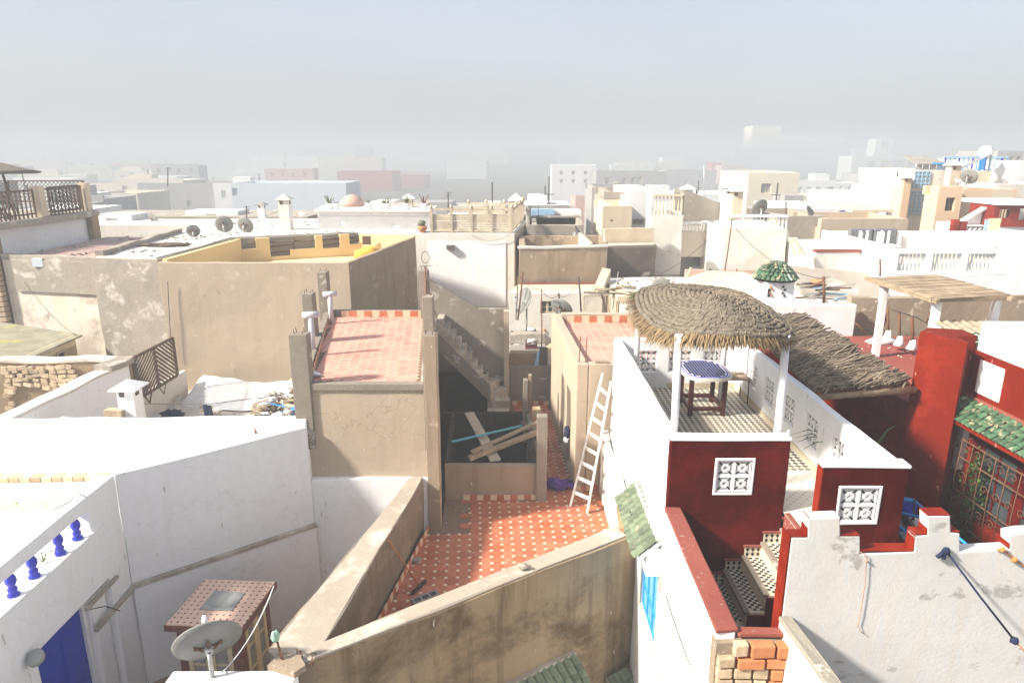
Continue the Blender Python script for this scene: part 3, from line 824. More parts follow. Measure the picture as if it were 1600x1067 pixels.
# right boundary wall, ragged
obj('side_wall', MB().prism([(1.92, 10.3), (2.085, 10.3), (2.085, 13.9), (1.92, 13.9)], -13, -6.0, wob=.03, step=.3), M['white_old'], tr, bevel=.015)
obj('ragged_top', MB().prism([(1.94, 11.0), (2.06, 11.0), (2.06, 13.8), (1.94, 13.8)], -6.02, -5.78, wob=.045, step=.15), M['white_old'], tr)
# ---- pit with planks
pit = thing('open_shaft', 'walled open shaft with tall cement corner posts, planks lying across it', 'shaft', (-.4, 15, -13))
PT = -6.4
obj('wall', MB().wall((-1.45, 13.5), (.72, 13.5), .14, -9.5, PT, wob=.01), 'tan_dark', pit, bevel=.012)
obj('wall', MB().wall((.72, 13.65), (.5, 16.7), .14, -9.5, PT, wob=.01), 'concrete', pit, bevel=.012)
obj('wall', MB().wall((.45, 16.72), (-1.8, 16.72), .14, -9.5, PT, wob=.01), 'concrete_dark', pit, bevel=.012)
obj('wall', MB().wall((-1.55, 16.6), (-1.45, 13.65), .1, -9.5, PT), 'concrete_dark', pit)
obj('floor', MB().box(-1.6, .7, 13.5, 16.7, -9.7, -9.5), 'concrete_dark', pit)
obj('post', MB().prism([(.52, 13.42), (.745, 13.42), (.745, 13.66), (.52, 13.66)], -9.5, -5.28, wob=.01, step=.4), 'concrete', pit, bevel=.012)
obj('post', MB().prism([(.28, 16.5), (.40, 16.5), (.40, 16.7), (.28, 16.7)], -7.2, -5.5, wob=.01), 'concrete', pit, bevel=.012)
obj('post', MB().prism([(.42, 16.6), (.5, 16.6), (.5, 16.76), (.42, 16.76)], -7.2, -5.4, wob=.01), 'tan_dark', pit, bevel=.012)
def plank(label, a, b, w, h, mat, name='plank'):
    a, b = Vector(a), Vector(b); c = (a + b) / 2
    return tag(obj(name, MB().bar(a, b, w, h), mat, bevel=.006, at=c), label, 'plank')
def A3(px, py, z): return (*atz(px, py, z), z)
plank('wide grey scaffold board lying across the shaft, under the others', A3(733, 645, PT + .03), A3(774, 719, PT + .03), .24, .045, 'wood_pale')
plank('thick yellowish beam, lower one of the pair over the shaft', A3(733, 716, PT + .10), (.62, 14.7, PT + .28), .12, .09, 'wood')
plank('pale batten lying over the yellowish beam across the shaft', A3(737, 706, PT + .2), (.68, 15.1, PT + .38), .10, .05, 'wood')
plank('thin blue-edged strip across the shaft behind the beams', A3(706, 690, PT + .10), (.60, 15.55, PT + .16), .07, .03, 'teal')
plank('short brown board leaning in the corner of the shaft', (.25, 15.5, PT + .2), (.66, 14.4, PT + .12), .13, .03, 'wood_brown')
bx, by = 0.12, 16.55
st_ = thing('stacked_tiles', 'small stack of flat stones on the shaft wall by the post', 'stones', (.55, 16.3, PT))
for k in range(4):
    obj('flat_stone', MB().prism([(.5, 16.1), (.72, 16.12), (.7, 16.35), (.52, 16.33)], PT + .005 + k * .07, PT + .065 + k * .07, wob=.01), ('stone', 'terracotta')[k == 0], st_, bevel=.01)

# ---- corridor back wall
cw_ = obj('corridor_wall', MB().wall((-.15, 19.35), (1.2, 19.35), .2, -9, -6.0, wob=.012), 'concrete', bevel=.015, at=(.5, 19.4, -9))
tag(cw_, 'grey cement wall closing the far end of the tiled passage', 'wall')
skirting(tr, (0, 19.34), (1.1, 19.34), FZ, 7, side=-1)

# ---- loose things on the terrace
def ladder():
    f0, f1 = Vector((1.23, 13.2, FZ)), Vector((1.56, 12.92, FZ))
    t0, t1 = Vector((1.90, 13.80, -4.44)), Vector((2.03, 13.45, -4.50))
    t = thing('ladder', 'whitewashed wooden ladder leaning in the corner of the tiled terrace', 'ladder', (f0 + f1) / 2)
    obj('rail', MB().bar(f0, t0, .085, .04, up=(1, 0, 0)), 'wood_white', t, bevel=.005)
    obj('rail', MB().bar(f1, t1, .085, .04, up=(1, 0, 0)), 'wood_white', t, bevel=.005)
    for k in range(8):
        u = .11 + k * .112
        obj('rung', MB().bar(f0.lerp(t0, u), f1.lerp(t1, u), .035, .07), 'wood_white', t, bevel=.004)
ladder()
def blob(mb, c, rx, ry, rz, n=10, m=6, amp=.25, fr=4.0, seed=0):
    c = Vector(c); vs = []
    for j in range(m + 1):
        th = PI * j / m
        for i in range(n):
            a = 2 * PI * i / n
            p = Vector((math.sin(th) * math.cos(a), math.sin(th) * math.sin(a), math.cos(th)))
            k = 1 + amp * noise.noise(p * fr + Vector((seed, 0, 0)))
            vs.append((c.x + p.x * rx * k, c.y + p.y * ry * k, max(c.z - rz * .98, c.z + p.z * rz * k)))
    fs = [(j * n + i, (j + 1) * n + i, (j + 1) * n + (i + 1) % n, j * n + (i + 1) % n) for j in range(m) for i in range(n)]
    return mb.add(vs, fs, True)
x, y = atz(873, 762, FZ)
tag(obj('cloth_bundle', blob(MB(), (x, y, FZ + .08), .28, .16, .09, 28, 12, 1.2, 2.5), 'purple', at=(x, y, FZ)), 'crumpled purple cloth on the orange tiles by the passage', 'cloth')
x, y = atz(884, 690, -6.4)
sh = thing('hanging_bag', 'dark navy and white cloth hung at the opening in the side wall', 'cloth', (1.33, 15.2, -6.5))
obj('cloth', blob(MB(), (1.30, 15.2, -6.35), .07, .14, .16, 14, 8, .6, 3), 'navy', sh)
obj('hem', blob(MB(), (1.29, 15.15, -6.52), .07, .14, .07, 14, 8, .6, 5), 'cloth_white', sh)
# squeegee leaning on the parapet
hx, hy = atz(655, 918, FZ); h2 = Vector((hx, hy, FZ + .04)); tp = Vector((-2.03, 10.1, -6.13))
sq = thing('floor_squeegee', 'floor squeegee with an orange handle leaning on the dark parapet face', 'squeegee', h2)
obj('handle', MB().tube([h2, tp], .013, 8), flat('orange_handle', (.48, .16, .02), .5), sq)
a3, b3 = A3(644, 927, FZ + .03), A3(665, 907, FZ + .03)
obj('blade', MB().bar(a3, b3, .04, .06), 'black', sq, bevel=.006)
# hollow block on the floor by the front parapet
x, y = atz(665, 938, FZ + .12)
hb = thing('hollow_block', 'grey hollow concrete block with three cells against the front parapet', 'concrete block', (x, y, FZ))
u_ = Vector((.83, .55, 0)); v_ = Vector((-.55, .83, 0))
q = MB()
L_, W_, H_ = .46, .16, .2
o0 = Vector((x, y, FZ)) - u_ * .23 - v_ * .08
q.wall(o0, o0 + u_ * L_, .03, FZ, FZ + H_); q.wall(o0 + v_ * (W_ - .03), o0 + u_ * L_ + v_ * (W_ - .03), .03, FZ, FZ + H_)
for k in range(4):
    s = k * (L_ - .03) / 3
    q.wall(o0 + u_ * (s + .03) + v_ * .031, o0 + u_ * (s + .03) + v_ * (W_ - .031), .03, FZ, FZ + H_ - .001)
obj('block', q, 'roof_grey', hb)
x, y = atz(652, 878, FZ)
tag(obj('cement_chunk', MB().prism([(x - .06, y - .06), (x + .07, y - .05), (x + .06, y + .08), (x - .07, y + .06)], FZ, FZ + .07, wob=.01), 'roof_grey', bevel=.01, at=(x, y, FZ)), 'small square cement chunk on the tiles beside the orange handle', 'cement chunk')
x, y = atz(818, 888, -6.07)
tag(obj('mortar_lump', blob(MB(), (x, y, -6.03), .10, .08, .04, 10, 6, 1.0, 3), 'coping', at=(x, y, -6.06)), 'dried mortar lump on the pale front parapet top', 'mortar lump')
# rebar stub with green bottle at the parapet corner
x, y = -2.86, 7.22
rb = thing('capped_rebar', 'rebar stub capped with a crumpled green bottle at the parapet corner', 'rebar', (x, y, -6.1))
obj('rod', MB().tube([(x + .02, y, -6.1), (x - .01, y, -5.85), (x - .03, y, -5.72)], .014, 6).tube([(x + .05, y - .02, -6.1), (x + .02, y - .02, -5.9)], .01, 6), 'rust', rb)
obj('bottle', blob(MB(), (x - .04, y, -5.70), .05, .05, .08, 10, 8, .7, 4), flat('pale_green_plastic', (.30, .48, .38), .4), rb)
rr = thing('rebar_stubs', 'cluster of rusty bent rebar stubs on the broken parapet corner', 'rebar', (-2.62, 7.15, -6.1))
for k in range(6):
    x, y = -2.72 + random.uniform(0, .32), 7.16 + random.uniform(-.02, .2)
    h = random.uniform(.05, .13)
    obj('rod', MB().tube([(x, y, -6.1), (x, y, -6.1 + h), (x + random.uniform(-.12, .12), y + random.uniform(-.05, .1), -6.1 + h + .01)], .008, 5), 'rust', rr)
tag(obj('broken_mortar', MB().prism([(-3.0, 7.12), (-2.6, 6.98), (-2.5, 7.12), (-2.62, 7.3), (-2.9, 7.36)], -6.11, -6.04, wob=.05, step=.07), 'mortar', at=(-2.75, 7.2, -6.1)), 'crumbling mortar patch at the corner of the parapet', 'mortar')

# green tiled awnings on the lower wall
def wall_awning(label, a, b, down, rows, cols, me, slab='tan', th=.06, skip=.02, curb=None):
    a, b, down = Vector(a), Vector(b), Vector(down)
    t = thing('tiled_awning', label, 'awning', (a + b) / 2)
    q = MB().slope([tuple(a), tuple(b), tuple(b + down), tuple(a + down)], th)
    obj('slab', q, slab, t)
    tiles_on_slope(t, me, a, b, down, rows, cols, skip)
    if curb: obj('curb', MB().bar(a + Vector((0, 0, .03)), b + Vector((0, 0, .03)), .1, .06), curb, t, bevel=.01)
    return t
wall_awning('small green tiled awning low on the brown wall, bottom centre', (-.9, 8.25, -7.86), (1.02, 9.54, -7.86), (.19, -.28, -.24), 4, 16, RT_OLD, curb='coping')
wall_awning('corner of green tiles at the foot of the brown wall by the white house', (1.6, 9.86, -8.6), (1.98, 10.1, -8.6), (.19, -.28, -.25), 3, 4, RT_OLD)

# ================================================================ unfinished concrete house, pink tiled roof
UZ = -4.2
ch_poly = [(-3.92, 12.36), (-1.42, 12.34), (-2.16, 18.2), (-5.0, 18.2)]
ch = thing('concrete_house', 'unfinished cement-rendered house with a pink tiled roof terrace and bare columns', 'house', (-3, 15, -13))
obj('wall', MB().prism(ch_poly, -13, UZ - .02, wob=.012, step=.5), 'tan', ch, bevel=.015)
obj('curb', MB().wall((-3.95, 12.32), (-1.66, 12.30), .16, UZ - .10, UZ + .035, wob=.012), 'concrete', ch, bevel=.012)
obj('curb', MB().wall((-5.05, 18.2), (-3.98, 12.45), .14, UZ - .02, UZ + .16, wob=.012), 'concrete', ch, bevel=.012)
obj('curb', MB().wall((-2.2, 18.12), (-5.0, 18.12), .14, UZ - .02, UZ + .16, wob=.012), 'concrete', ch, bevel=.012)
obj('curb', MB().wall((-1.62, 12.4), (-2.2, 18.1), .1, UZ - .02, UZ + .05), 'coping', ch, bevel=.01)
UP = [(-3.8, 12.5), (-1.72, 12.48), (-2.3, 18.0), (-4.86, 18.0)]
obj('roof_slab', MB().prism(UP, UZ - .03, UZ - .008), 'grout', ch)
octagon_tiles(ch, inside(UP), UZ, (-3, 15), math.radians(6), .205, lambda x, y: math.hypot(x, y), 'tile_pink', 'tile_cream', 290)
skirting(ch, (-4.55, 17.98), (-2.3, 17.98), UZ, 11, h=.16, side=-1)
skirting(ch, (-4.8, 17.7), (-3.86, 12.7), UZ, 26, h=.12, side=-1)
def column(x0, x1, y0, y1, z0, z1, mat='concrete'):
    obj('column', MB().prism([(x0, y0), (x1, y0), (x1, y1), (x0, y1)], z0, z1, wob=.01, step=.4), mat, ch, bevel=.012)
column(-4.12, -3.78, 12.30, 12.56, -5.5, -3.22)
column(-1.64, -1.40, 12.26, 12.56, -7.25, -3.22, 'tan_dark')
column(-1.66, -1.42, 12.27, 12.55, -5.5, -3.21)
column(-1.95, -1.72, 14.7, 15.0, -7.3, -3.0)
column(-2.42, -2.2, 17.8, 18.2, -7.3, -2.95)
column(-4.74, -4.5, 15.3, 15.6, -4.4, -3.05)
column(-5.08, -4.83, 17.8, 18.1, -4.4, -2.98)
rodm = MB()
for (x, y, z) in ((-3.95, 12.43, -3.22), (-1.53, 12.4, -3.22), (-1.84, 14.85, -3.0), (-2.3, 18.0, -2.95), (-4.62, 15.45, -3.05), (-4.95, 17.95, -2.98)):
    for k in range(4):
        dx_, dy_ = (k % 2 - .5) * .14, (k // 2 - .5) * .14
        rodm.tube([(x + dx_, y + dy_, z - .02), (x + dx_ + random.uniform(-.02, .02), y + dy_, z + random.uniform(.03, .1))], .008, 5)
obj('rebar', rodm, 'rust', ch)
def vent_pipe(label, x, y, z, h):
    t = thing('vent_pipe', label, 'vent pipe', (x, y, z))
    obj('pipe', MB().tube([(x, y, z), (x, y, z + h)], .06, 14), 'pvc', t)
    obj('tee', MB().tube([(x - .16, y - .02, z + h + .04), (x + .18, y + .02, z + h + .06)], .07, 14), 'pvc', t)
vent_pipe('grey plastic T-shaped vent pipe, nearer one on the pink roof edge', -4.28, 14.3, UZ, .85)
vent_pipe('grey plastic T-shaped vent pipe, farther one on the pink roof edge', -4.62, 17.2, UZ, .72)
x, y = atz(490, 588, UZ)
tag(obj('paper_scrap', blob(MB(), (x, y, UZ + .04), .14, .10, .05, 12, 6, 1.3, 3), 'cloth_white', at=(x, y, UZ)), 'crumpled pale scrap beside the front left column', 'scrap')
x, y = atz(514, 499, UZ)
tag(obj('pale_stone', blob(MB(), (x, y, UZ + .05), .08, .06, .05, 10, 6, .6, 3), 'coping', at=(x, y, UZ)), 'pale lump at the foot of the farther vent pipe', 'stone')
# antenna on the middle column
an = thing('loop_antenna', 'rusty mast with a loop aerial standing by the concrete columns', 'antenna', (-1.95, 15.2, -4))
ax, ay = -1.93, 15.25
obj('mast', MB().tube([(ax, ay, -4.2), (ax, ay, -2.42)], .02, 6).tube([(ax - .015, ay, -4.2), (ax + .01, ay, -2.7)], .028, 6), 'rust', an)
loop = [(ax + .01 + .085 * math.cos(t * PI / 8), ay, -2.22 + .13 * math.sin(t * PI / 8)) for t in range(16)]
obj('loop', MB().tube(loop, .007, 5, closed=True).bar((ax - .12, ay, -2.42), (ax + .14, ay, -2.40), .012), 'iron', an)

# ---- concrete stairs
stt = thing('concrete_stairs', 'raw concrete staircase climbing left behind the unfinished house', 'stairs', (-1.2, 18.3, -7.2))
obj('back_wall', MB().add([(-2.3, 18.95, -9), (-.1, 18.95, -9), (-.1, 18.95, -4.2), (-.95, 18.95, -4.2), (-2.3, 18.95, -3.38),
                           (-2.3, 19.15, -9), (-.1, 19.15, -9), (-.1, 19.15, -4.2), (-.95, 19.15, -4.2), (-2.3, 19.15, -3.38)],
                          [(0, 1, 2, 3, 4), (9, 8, 7, 6, 5), (0, 5, 6, 1), (1, 6, 7, 2), (2, 7, 8, 3), (3, 8, 9, 4), (4, 9, 5, 0)]), 'concrete', stt, bevel=.015)
obj('end_pillar', MB().prism([(-.22, 18.7), (-.08, 18.7), (-.08, 18.94), (-.22, 18.94)], -7.2, -4.21, wob=.01), 'tan', stt, bevel=.01)
nst = 9; X0, X1 = -2.05, -.70; Z0_, Z1_ = -4.35, -6.0
for k in range(nst):
    xa = X0 + (X1 - X0) * k / nst; xb = xa + (X1 - X0) / nst
    z = Z0_ + (Z1_ - Z0_) * k / (nst - 1)
    obj('step', MB().prism([(xa, 18.02), (xb + .03, 18.02), (xb + .03, 18.94), (xa, 18.94)], z - .42, z), 'coping', stt, bevel=.012)  # paler than the flight's walls: skylight on the treads put into the colour
obj('stringer', MB().add([(X0 - .2, 18.0, Z0_ - .55), (X1 + .1, 18.0, Z1_ - .62), (X1 + .1, 18.0, Z1_ - .16), (X0 - .2, 18.0, Z0_ - .05),
                          (X0 - .2, 18.1, Z0_ - .55), (X1 + .1, 18.1, Z1_ - .62), (X1 + .1, 18.1, Z1_ - .16), (X0 - .2, 18.1, Z0_ - .05)],
                         [(0, 1, 2, 3), (7, 6, 5, 4), (0, 4, 5, 1), (1, 5, 6, 2), (2, 6, 7, 3), (3, 7, 4, 0)]), 'concrete', stt)
pv = Vector((-.68, 18.05))
for k, (a0_, a1_) in enumerate(((90, 58), (58, 28), (28, 0))):
    pts = [tuple(pv)] + [(pv.x + .62 * math.cos(math.radians(a)), pv.y + .88 * math.sin(math.radians(a))) for a in (a1_, (a0_ + a1_) / 2, a0_)]
    z = -6.2 - k * .2
    obj('winder_step', MB().prism(pts, -7.2, z), 'coping', stt, bevel=.012)
for k in range(2):
    obj('step', MB().box(-.68, -.09, 17.78 - k * .28, 18.04 - k * .28, -7.2, -6.8 - k * .2), 'coping', stt, bevel=.012)
obj('understair_wall', MB().box(-2.2, -.72, 18.6, 18.75, -9, -6.0), 'concrete_dark', stt)  # its dark colour carries the shade under the flight
skirting(tr, (-1.75, 16.98), (-.75, 16.98), FZ, 6, side=-1)

# ---- beige house behind the ladder with pink roof
jh = thing('beige_house', 'beige rendered house with a pink tiled roof behind the ladder', 'house', (2, 16, -13))
jf = [(1.37, 13.96), (4.2, 13.96), (4.6, 18.75), (1.1, 18.75)]
JZ = -4.3
obj('wall', MB().wall((1.1, 18.75), (1.37, 13.96), .24, -13, JZ, holes=[(2.35, 2.85, -7.15, -5.25), (3.35, 4.05, -7.15, -5.2)], wob=.012), 'tan', jh, bevel=.015)
obj('wall', MB().wall((1.62, 13.97), (4.2, 13.97), .22, -13, JZ + .002, wob=.012), 'tan', jh, bevel=.015)
obj('wall', MB().wall((4.6, 18.7), (1.35, 18.72), .22, -13, JZ + .05, wob=.012), 'tan', jh, bevel=.015)
JP = [(1.36, 14.2), (4.25, 14.2), (4.5, 18.48), (1.34, 18.48)]
obj('roof_slab', MB().prism(JP, -4.7, -4.478), 'grout', jh)
octagon_tiles(jh, inside(JP), -4.47, (2, 16), math.radians(2), .205, lambda x, y: math.hypot(x - 1.5, y), 'tile_pink', 'tile_cream', 240)
skirting(jh, (1.5, 18.46), (4.4, 18.46), -4.47, 14, h=.18, side=-1)
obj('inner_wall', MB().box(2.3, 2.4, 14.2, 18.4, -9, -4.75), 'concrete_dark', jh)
rod2 = MB()
for px, top in ((904, 515), (914, 517)):
    x, y = atz(px - 1, 562, -4.3)
    rod2.tube([(x, 14.1, -4.45), (x + .02, 14.1, -3.72)], .011, 5)
obj('rebar', rod2, 'rust', jh)
tag(obj('rubble_bits', MB().prism([(1.75, 14.0), (2.05, 14.0), (2.05, 14.12), (1.75, 14.12)], JZ, JZ + .04, wob=.03, step=.05), 'mortar', at=(1.9, 14.05, JZ)), 'bits of mortar on the beige house wall top by the rods', 'mortar')
# ================================================================ red and white house with the umbrella terrace
RZ = -4.64; RT_ = -3.6
XL, XR = 2.08, 4.72
YF, YB = 8.33, 13.6
rh = thing('terrace_house', 'white house with an oxblood front, pierced parapets and a checkered roof terrace', 'house', (3.4, 11, -13))
GY = [8.75, 9.65, 10.55, 11.45, 12.35]
bz0 = -4.33; bz1 = bz0 + 2 * BS
hl = [(y - YF, y - YF + 2 * BS, bz0, bz1) for y in GY]
wlow = -13
hl = [(a - .02, b - .02, c, d) for a, b, c, d in hl]
lw = MB().wall((XL, YF + .02), (XL, YB), -.13, wlow, RT_, holes=hl + [(.20, 1.40, -7.05, -5.72)], wob=.012)
obj('side_wall', lw, 'white', rh, bevel=.018)
for y in GY: screen(rh, (XL + .065, y), 'y', bz0)
rw = MB().wall((XR, 7.57), (XR, YB), .13, wlow, RT_, holes=[(y - 7.57, y - 7.57 + 2 * BS, bz0, bz1) for y in GY], wob=.012)
obj('side_wall', rw, 'white', rh, bevel=.018)
for y in GY: screen(rh, (XR - .065, y), 'y', bz0)
bxs = [2.5, 3.2, 3.9]
obj('back_wall', MB().wall((XL + .13, YB), (XR - .13, YB), -.13, wlow, RT_, holes=[(x - XL - .13, x - XL - .13 + 2 * BS, bz0 + .02, bz0 + .02 + 2 * BS) for x in bxs], wob=.008), 'white', rh, bevel=.012)
for x in bxs: screen(rh, (x, YB - .065), 'x', bz0 + .02)
# front wall, oxblood outside
XF = 3.63
fr = MB().wall((XL - .004, YF), (XF, YF), .13, -9, RT_ - .012, holes=[(2.70 - XL, 2.70 - XL + 2 * BS, bz0, bz1)], wob=.01)
obj('front_wall', fr, 'red', rh, bevel=.015)
screen(rh, (2.696, YF + .04), 'x', bz0)
obj('coping', MB().prism([(XL - .01, YF - .01), (XF + .01, YF - .01), (XF + .01, YF + .2), (XL - .01, YF + .2)], RT_ - .012, RT_ + .03, wob=.01, step=.3), 'white', rh, bevel=.012)
fr2 = MB().wall((3.72, 7.55), (4.726, 7.55), .13, -9, RT_ - .012, holes=[(.24, .24 + 2 * BS, bz0, bz1)], wob=.01)
obj('front_wall', fr2, 'red', rh, bevel=.015)
screen(rh, (3.956, 7.59), 'x', bz0)
for (x, ww) in ((2.70, 0), (3.96, 0)):
    y = YF if x < 3 else 7.55
    q = MB(); c = x + BS
    q.wall((x - .035, y - .012), (x + 2 * BS + .035, y - .012), .02, bz0 - .035, bz1 + .035, holes=[(.035, .035 + 2 * BS, bz0, bz1)], wob=.008, step=.09)
    obj('screen_surround', q, 'white', rh, bevel=.012)
obj('coping', MB().prism([(3.70, 7.54), (4.74, 7.54), (4.74, 7.75), (3.85, 7.75), (3.70, 7.70)], RT_ - .012, RT_ + .03, wob=.01, step=.3), 'white', rh, bevel=.012)
obj('wall_end', MB().box(3.70, 3.719, 7.548, 7.69, -9, RT_ - .014), 'red_bright', rh)  # brighter red than the front: sunlight on this end put into its colour
obj('red_side', MB().box(XR + .001, XR + .012, 7.552, 9.0, -9, -3.66), 'red', rh)
# terrace floor
obj('terrace_floor', MB().prism([(XL + .13, YF + .13), (3.72, YF + .13), (3.72, 7.68), (4.60, 7.68), (4.60, YB - .1), (XL + .13, YB - .1)], -4.9, RZ), checker_mat('ivory_and_black_check', (.62, .57, .47), (.06, .055, .05), .075, rot=PI / 4, grime=(.46, .39, .29), g_amt=.55), rh)
# larger check pieces along the front of the passage
obj('passage_floor', MB().prism([(3.64, 7.2), (3.72, 7.2), (3.72, 7.69), (4.595, 7.69), (4.595, 9.6), (3.64, 9.6)], RZ, RZ + .006), dot_mat('ivory_dotted_tile', (.66, .61, .52), (.20, .18, .15), .10, .14, PI / 4), rh)
for a, b in (((XL + .135, YF + .14), (XL + .135, YB - .14)), ((XR - .135, YB - .14), (XR - .135, 7.7)), ((XR - .14, YB - .135), (XL + .14, YB - .135))):
    obj('skirting', MB().wall(a, b, .012 if a[0] != a[0] else -.012, RZ, RZ + .10), 'cream', rh)
# step edge + stairs
obj('threshold', MB().box(3.64, 3.72, 7.22, 8.32, -5.2, RZ + .01), 'red_coping', rh, bevel=.01)
sts = thing('tiled_stairs', 'curving stairs with black and white tiled treads below the umbrella terrace', 'stairs', (3.2, 7.8, -6))
def tread(xa, xb, z, yf, yb, poly=None):
    P_ = poly or [(xa, yf), (xb, yf), (xb, yb), (xa, yb)]
    o = obj('step', MB().prism(P_, z - .5, z), 'cream', sts, bevel=.006)
    obj('nosing', MB().prism([(P_[0][0] - .015, P_[0][1]), (P_[0][0] + .055, P_[0][1]), (P_[-1][0] + .055, P_[-1][1]), (P_[-1][0] - .015, P_[-1][1])], z - .035, z + .012), 'concrete', o, bevel=.008)
    # small square tiles set diagonally
    s = .062
    for mt, par in (('tile_black', 0), ('tile_white', 1)):
        q = MB()
        for i in range(-2, 30):
            for j in range(-2, 60):
                if (i + j) % 2 != par: continue
                cx, cy = xa + .07 + s * .7 * (i + .5), yf + s * .7 * (j + .5)
                if not (xa + .07 < cx - s * .25 and cx < xb and yf + .03 < cy < yb - .03): continue
                if poly and not inside(poly)(cx, cy): continue
                h = s * .34
                q.prism([(cx - h, cy - h), (cx + h, cy - h), (cx + h, cy + h), (cx - h, cy + h)], z, z + .005)
        if q.v: obj('tread_tiles', q, mt, o, kind='stuff')
    # wall skirting: diamonds
    for mt in ('tile_white',):
        q = MB(); n = max(2, int((xb - xa) / .075))
        q.box(xa + .02, xb, yb - .014, yb - .004, z + .0, z + .15)
        obj('skirting', q, mt, o)
        q = MB()
        for k in range(n):
            for r_ in range(2):
                cx = xa + .02 + (xb - xa - .02) * (k + .5) / n; cz = z + .04 + .07 * r_
                w = (xb - xa) / n * .30
                q.add([(cx - w, yb - .016, cz), (cx, yb - .016, cz - .034), (cx + w, yb - .016, cz), (cx, yb - .016, cz + .034)], [(0, 1, 2, 3)])
        obj('skirting_diamonds', q, 'tile_black', o, kind='stuff')
    obj('skirting_cap', MB().box(xa, xb, yb - .03, yb - .003, z + .15, z + .175), 'red_coping', o)
xs = [2.62, 2.90, 3.14, 3.38, 3.62, 3.88]
zs = [-5.70, -5.50, -5.29, -5.08, -4.87]
fy = [7.35, 7.40, 7.46, 7.50, 7.42]
for k in range(5):
    if k == 0:
        tread(2.50, 2.93, zs[0], 7.45, YF - .001, poly=[(2.28, 7.55), (2.93, 7.2), (2.93, YF - .001), (2.28, YF - .001)])
    else:
        tread(xs[k], xs[k + 1] if k < 4 else 3.64, zs[k], fy[k], YF - .001)
        obj('stair_side', MB().box(xs[k] + .02, (xs[k + 1] if k < 4 else 3.64) + .02, fy[k] - .02, fy[k] - .001, -9, zs[k] - .03), 'red', sts)
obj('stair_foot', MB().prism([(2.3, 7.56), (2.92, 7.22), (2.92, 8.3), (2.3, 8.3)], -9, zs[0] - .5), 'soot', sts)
obj('lower_step', MB().prism([(2.25, 7.2), (2.6, 6.9), (2.9, 7.15), (2.3, 7.6)], -9, -6.0), 'tan_dark', sts, bevel=.02)
fl = thing('potted_flower', 'small red flowering plant in the dark below the tiled stairs', 'plant', (2.45, 6.75, -6))
q = MB()
for k in range(26):
    a = random.uniform(0, 2 * PI); l = random.uniform(.05, .18)
    c = Vector((2.42 + random.uniform(-.1, .1), 6.6 + random.uniform(-.12, .12), -5.6 + random.uniform(-.1, .2)))
    q.bar(c, c + Vector((math.cos(a), math.sin(a), random.uniform(-.3, .6))) * l, .04, .005)
obj('foliage', q, 'leaf', fl)
q = MB()
for k in range(5): blob(q, (2.42 + random.uniform(-.12, .12), 6.5 + random.uniform(-.1, .1), -5.36), .02, .02, .02, 6, 4, .2)
obj('blossom', q, flat('red_petal', (.5, .01, .02), .6), fl)
obj('pot', MB().lathe([(.07, 0), (.11, .2), (.12, .2)], (2.42, 6.6, -5.9), 12), 'terracotta', fl)
obj('pot_stand', MB().box(2.25, 2.6, 6.4, 6.8, -9, -5.9), 'soot', fl)
# low side wall with red coping
lowl = thing('low_side_wall', 'white side wall with a faded red coping, ending at bare brickwork', 'wall', (2.15, 7, -13))
EZ = -4.55
obj('wall', MB().wall((2.03, 5.86), (2.05, YF - .004), -.19, -13, EZ - .03, wob=.012), 'white', lowl, bevel=.01)
obj('coping', MB().prism([(2.02, 5.84), (2.245, 5.86), (2.25, YF - .006), (2.03, YF - .006)], EZ - .03, EZ + .01, wob=.012, step=.3), 'red_coping', lowl, bevel=.012)
obj('inner_face', MB().box(2.236, 2.25, 6.02, YF - .01, -9, EZ - .035), 'red', lowl)
# broken brick return
bk = thing('brick_end_wall', 'broken end wall of orange hollow bricks and pale stone blocks', 'wall', (2.4, 5.9, -13))
obj('core', MB().wall((2.03, 5.80), (2.82, 5.80), .16, -13, -4.66, wob=.022, step=.08), 'mortar', bk)
obj('capping', MB().prism([(2.25, 5.84), (2.84, 5.84), (2.84, 5.94), (2.25, 5.95)], -4.63, -4.585, wob=.02, step=.15), 'red_coping', bk, bevel=.01)
rows_z = -4.62
r_i = 0
z = -4.64
while z > -6.7:
    h = random.uniform(.125, .165)
    x = 2.035
    first = True
    while x < 2.80:
        stone_side = (x < 2.2) or (r_i > 1 and x < 2.42) or (r_i > 3 and random.random() < .35)
        w = random.uniform(.14, .20) if stone_side else random.uniform(.22, .30)
        if not stone_side and r_i % 3 == 2: w = .14
        w = min(w, 2.83 - x)
        if w < .05: break
        pr = random.uniform(.0, .035)
        q = MB().prism([(x + .012, 5.74 - pr), (x + w - .012, 5.74 - pr * random.uniform(.2, 1)), (x + w - .012, 5.83), (x + .012, 5.83)], z - h + .018, z - .006, wob=.011 if not stone_side else .024, step=.07)
        if random.random() < .10: x += w; continue
        obj('stone_block' if stone_side else 'brick', q, 'stone' if stone_side else 'brick', bk, bevel=.010)
        x += w
    z -= h; r_i += 1
# low outer wall in front of the blue window and the strip between
ow = thing('ragged_low_wall', 'low white wall with a ragged top beside the blue window', 'wall', (1.95, 7, -13))
obj('wall', MB().wall((1.94, 5.2), (1.94, 8.0), -.085, -13, -5.60, wob=.02, step=.3), 'white_old', ow, bevel=.012)
obj('ledge', MB().box(2.027, 2.035, 5.2, 7.6, -6.2, -5.9), 'red_coping', ow)
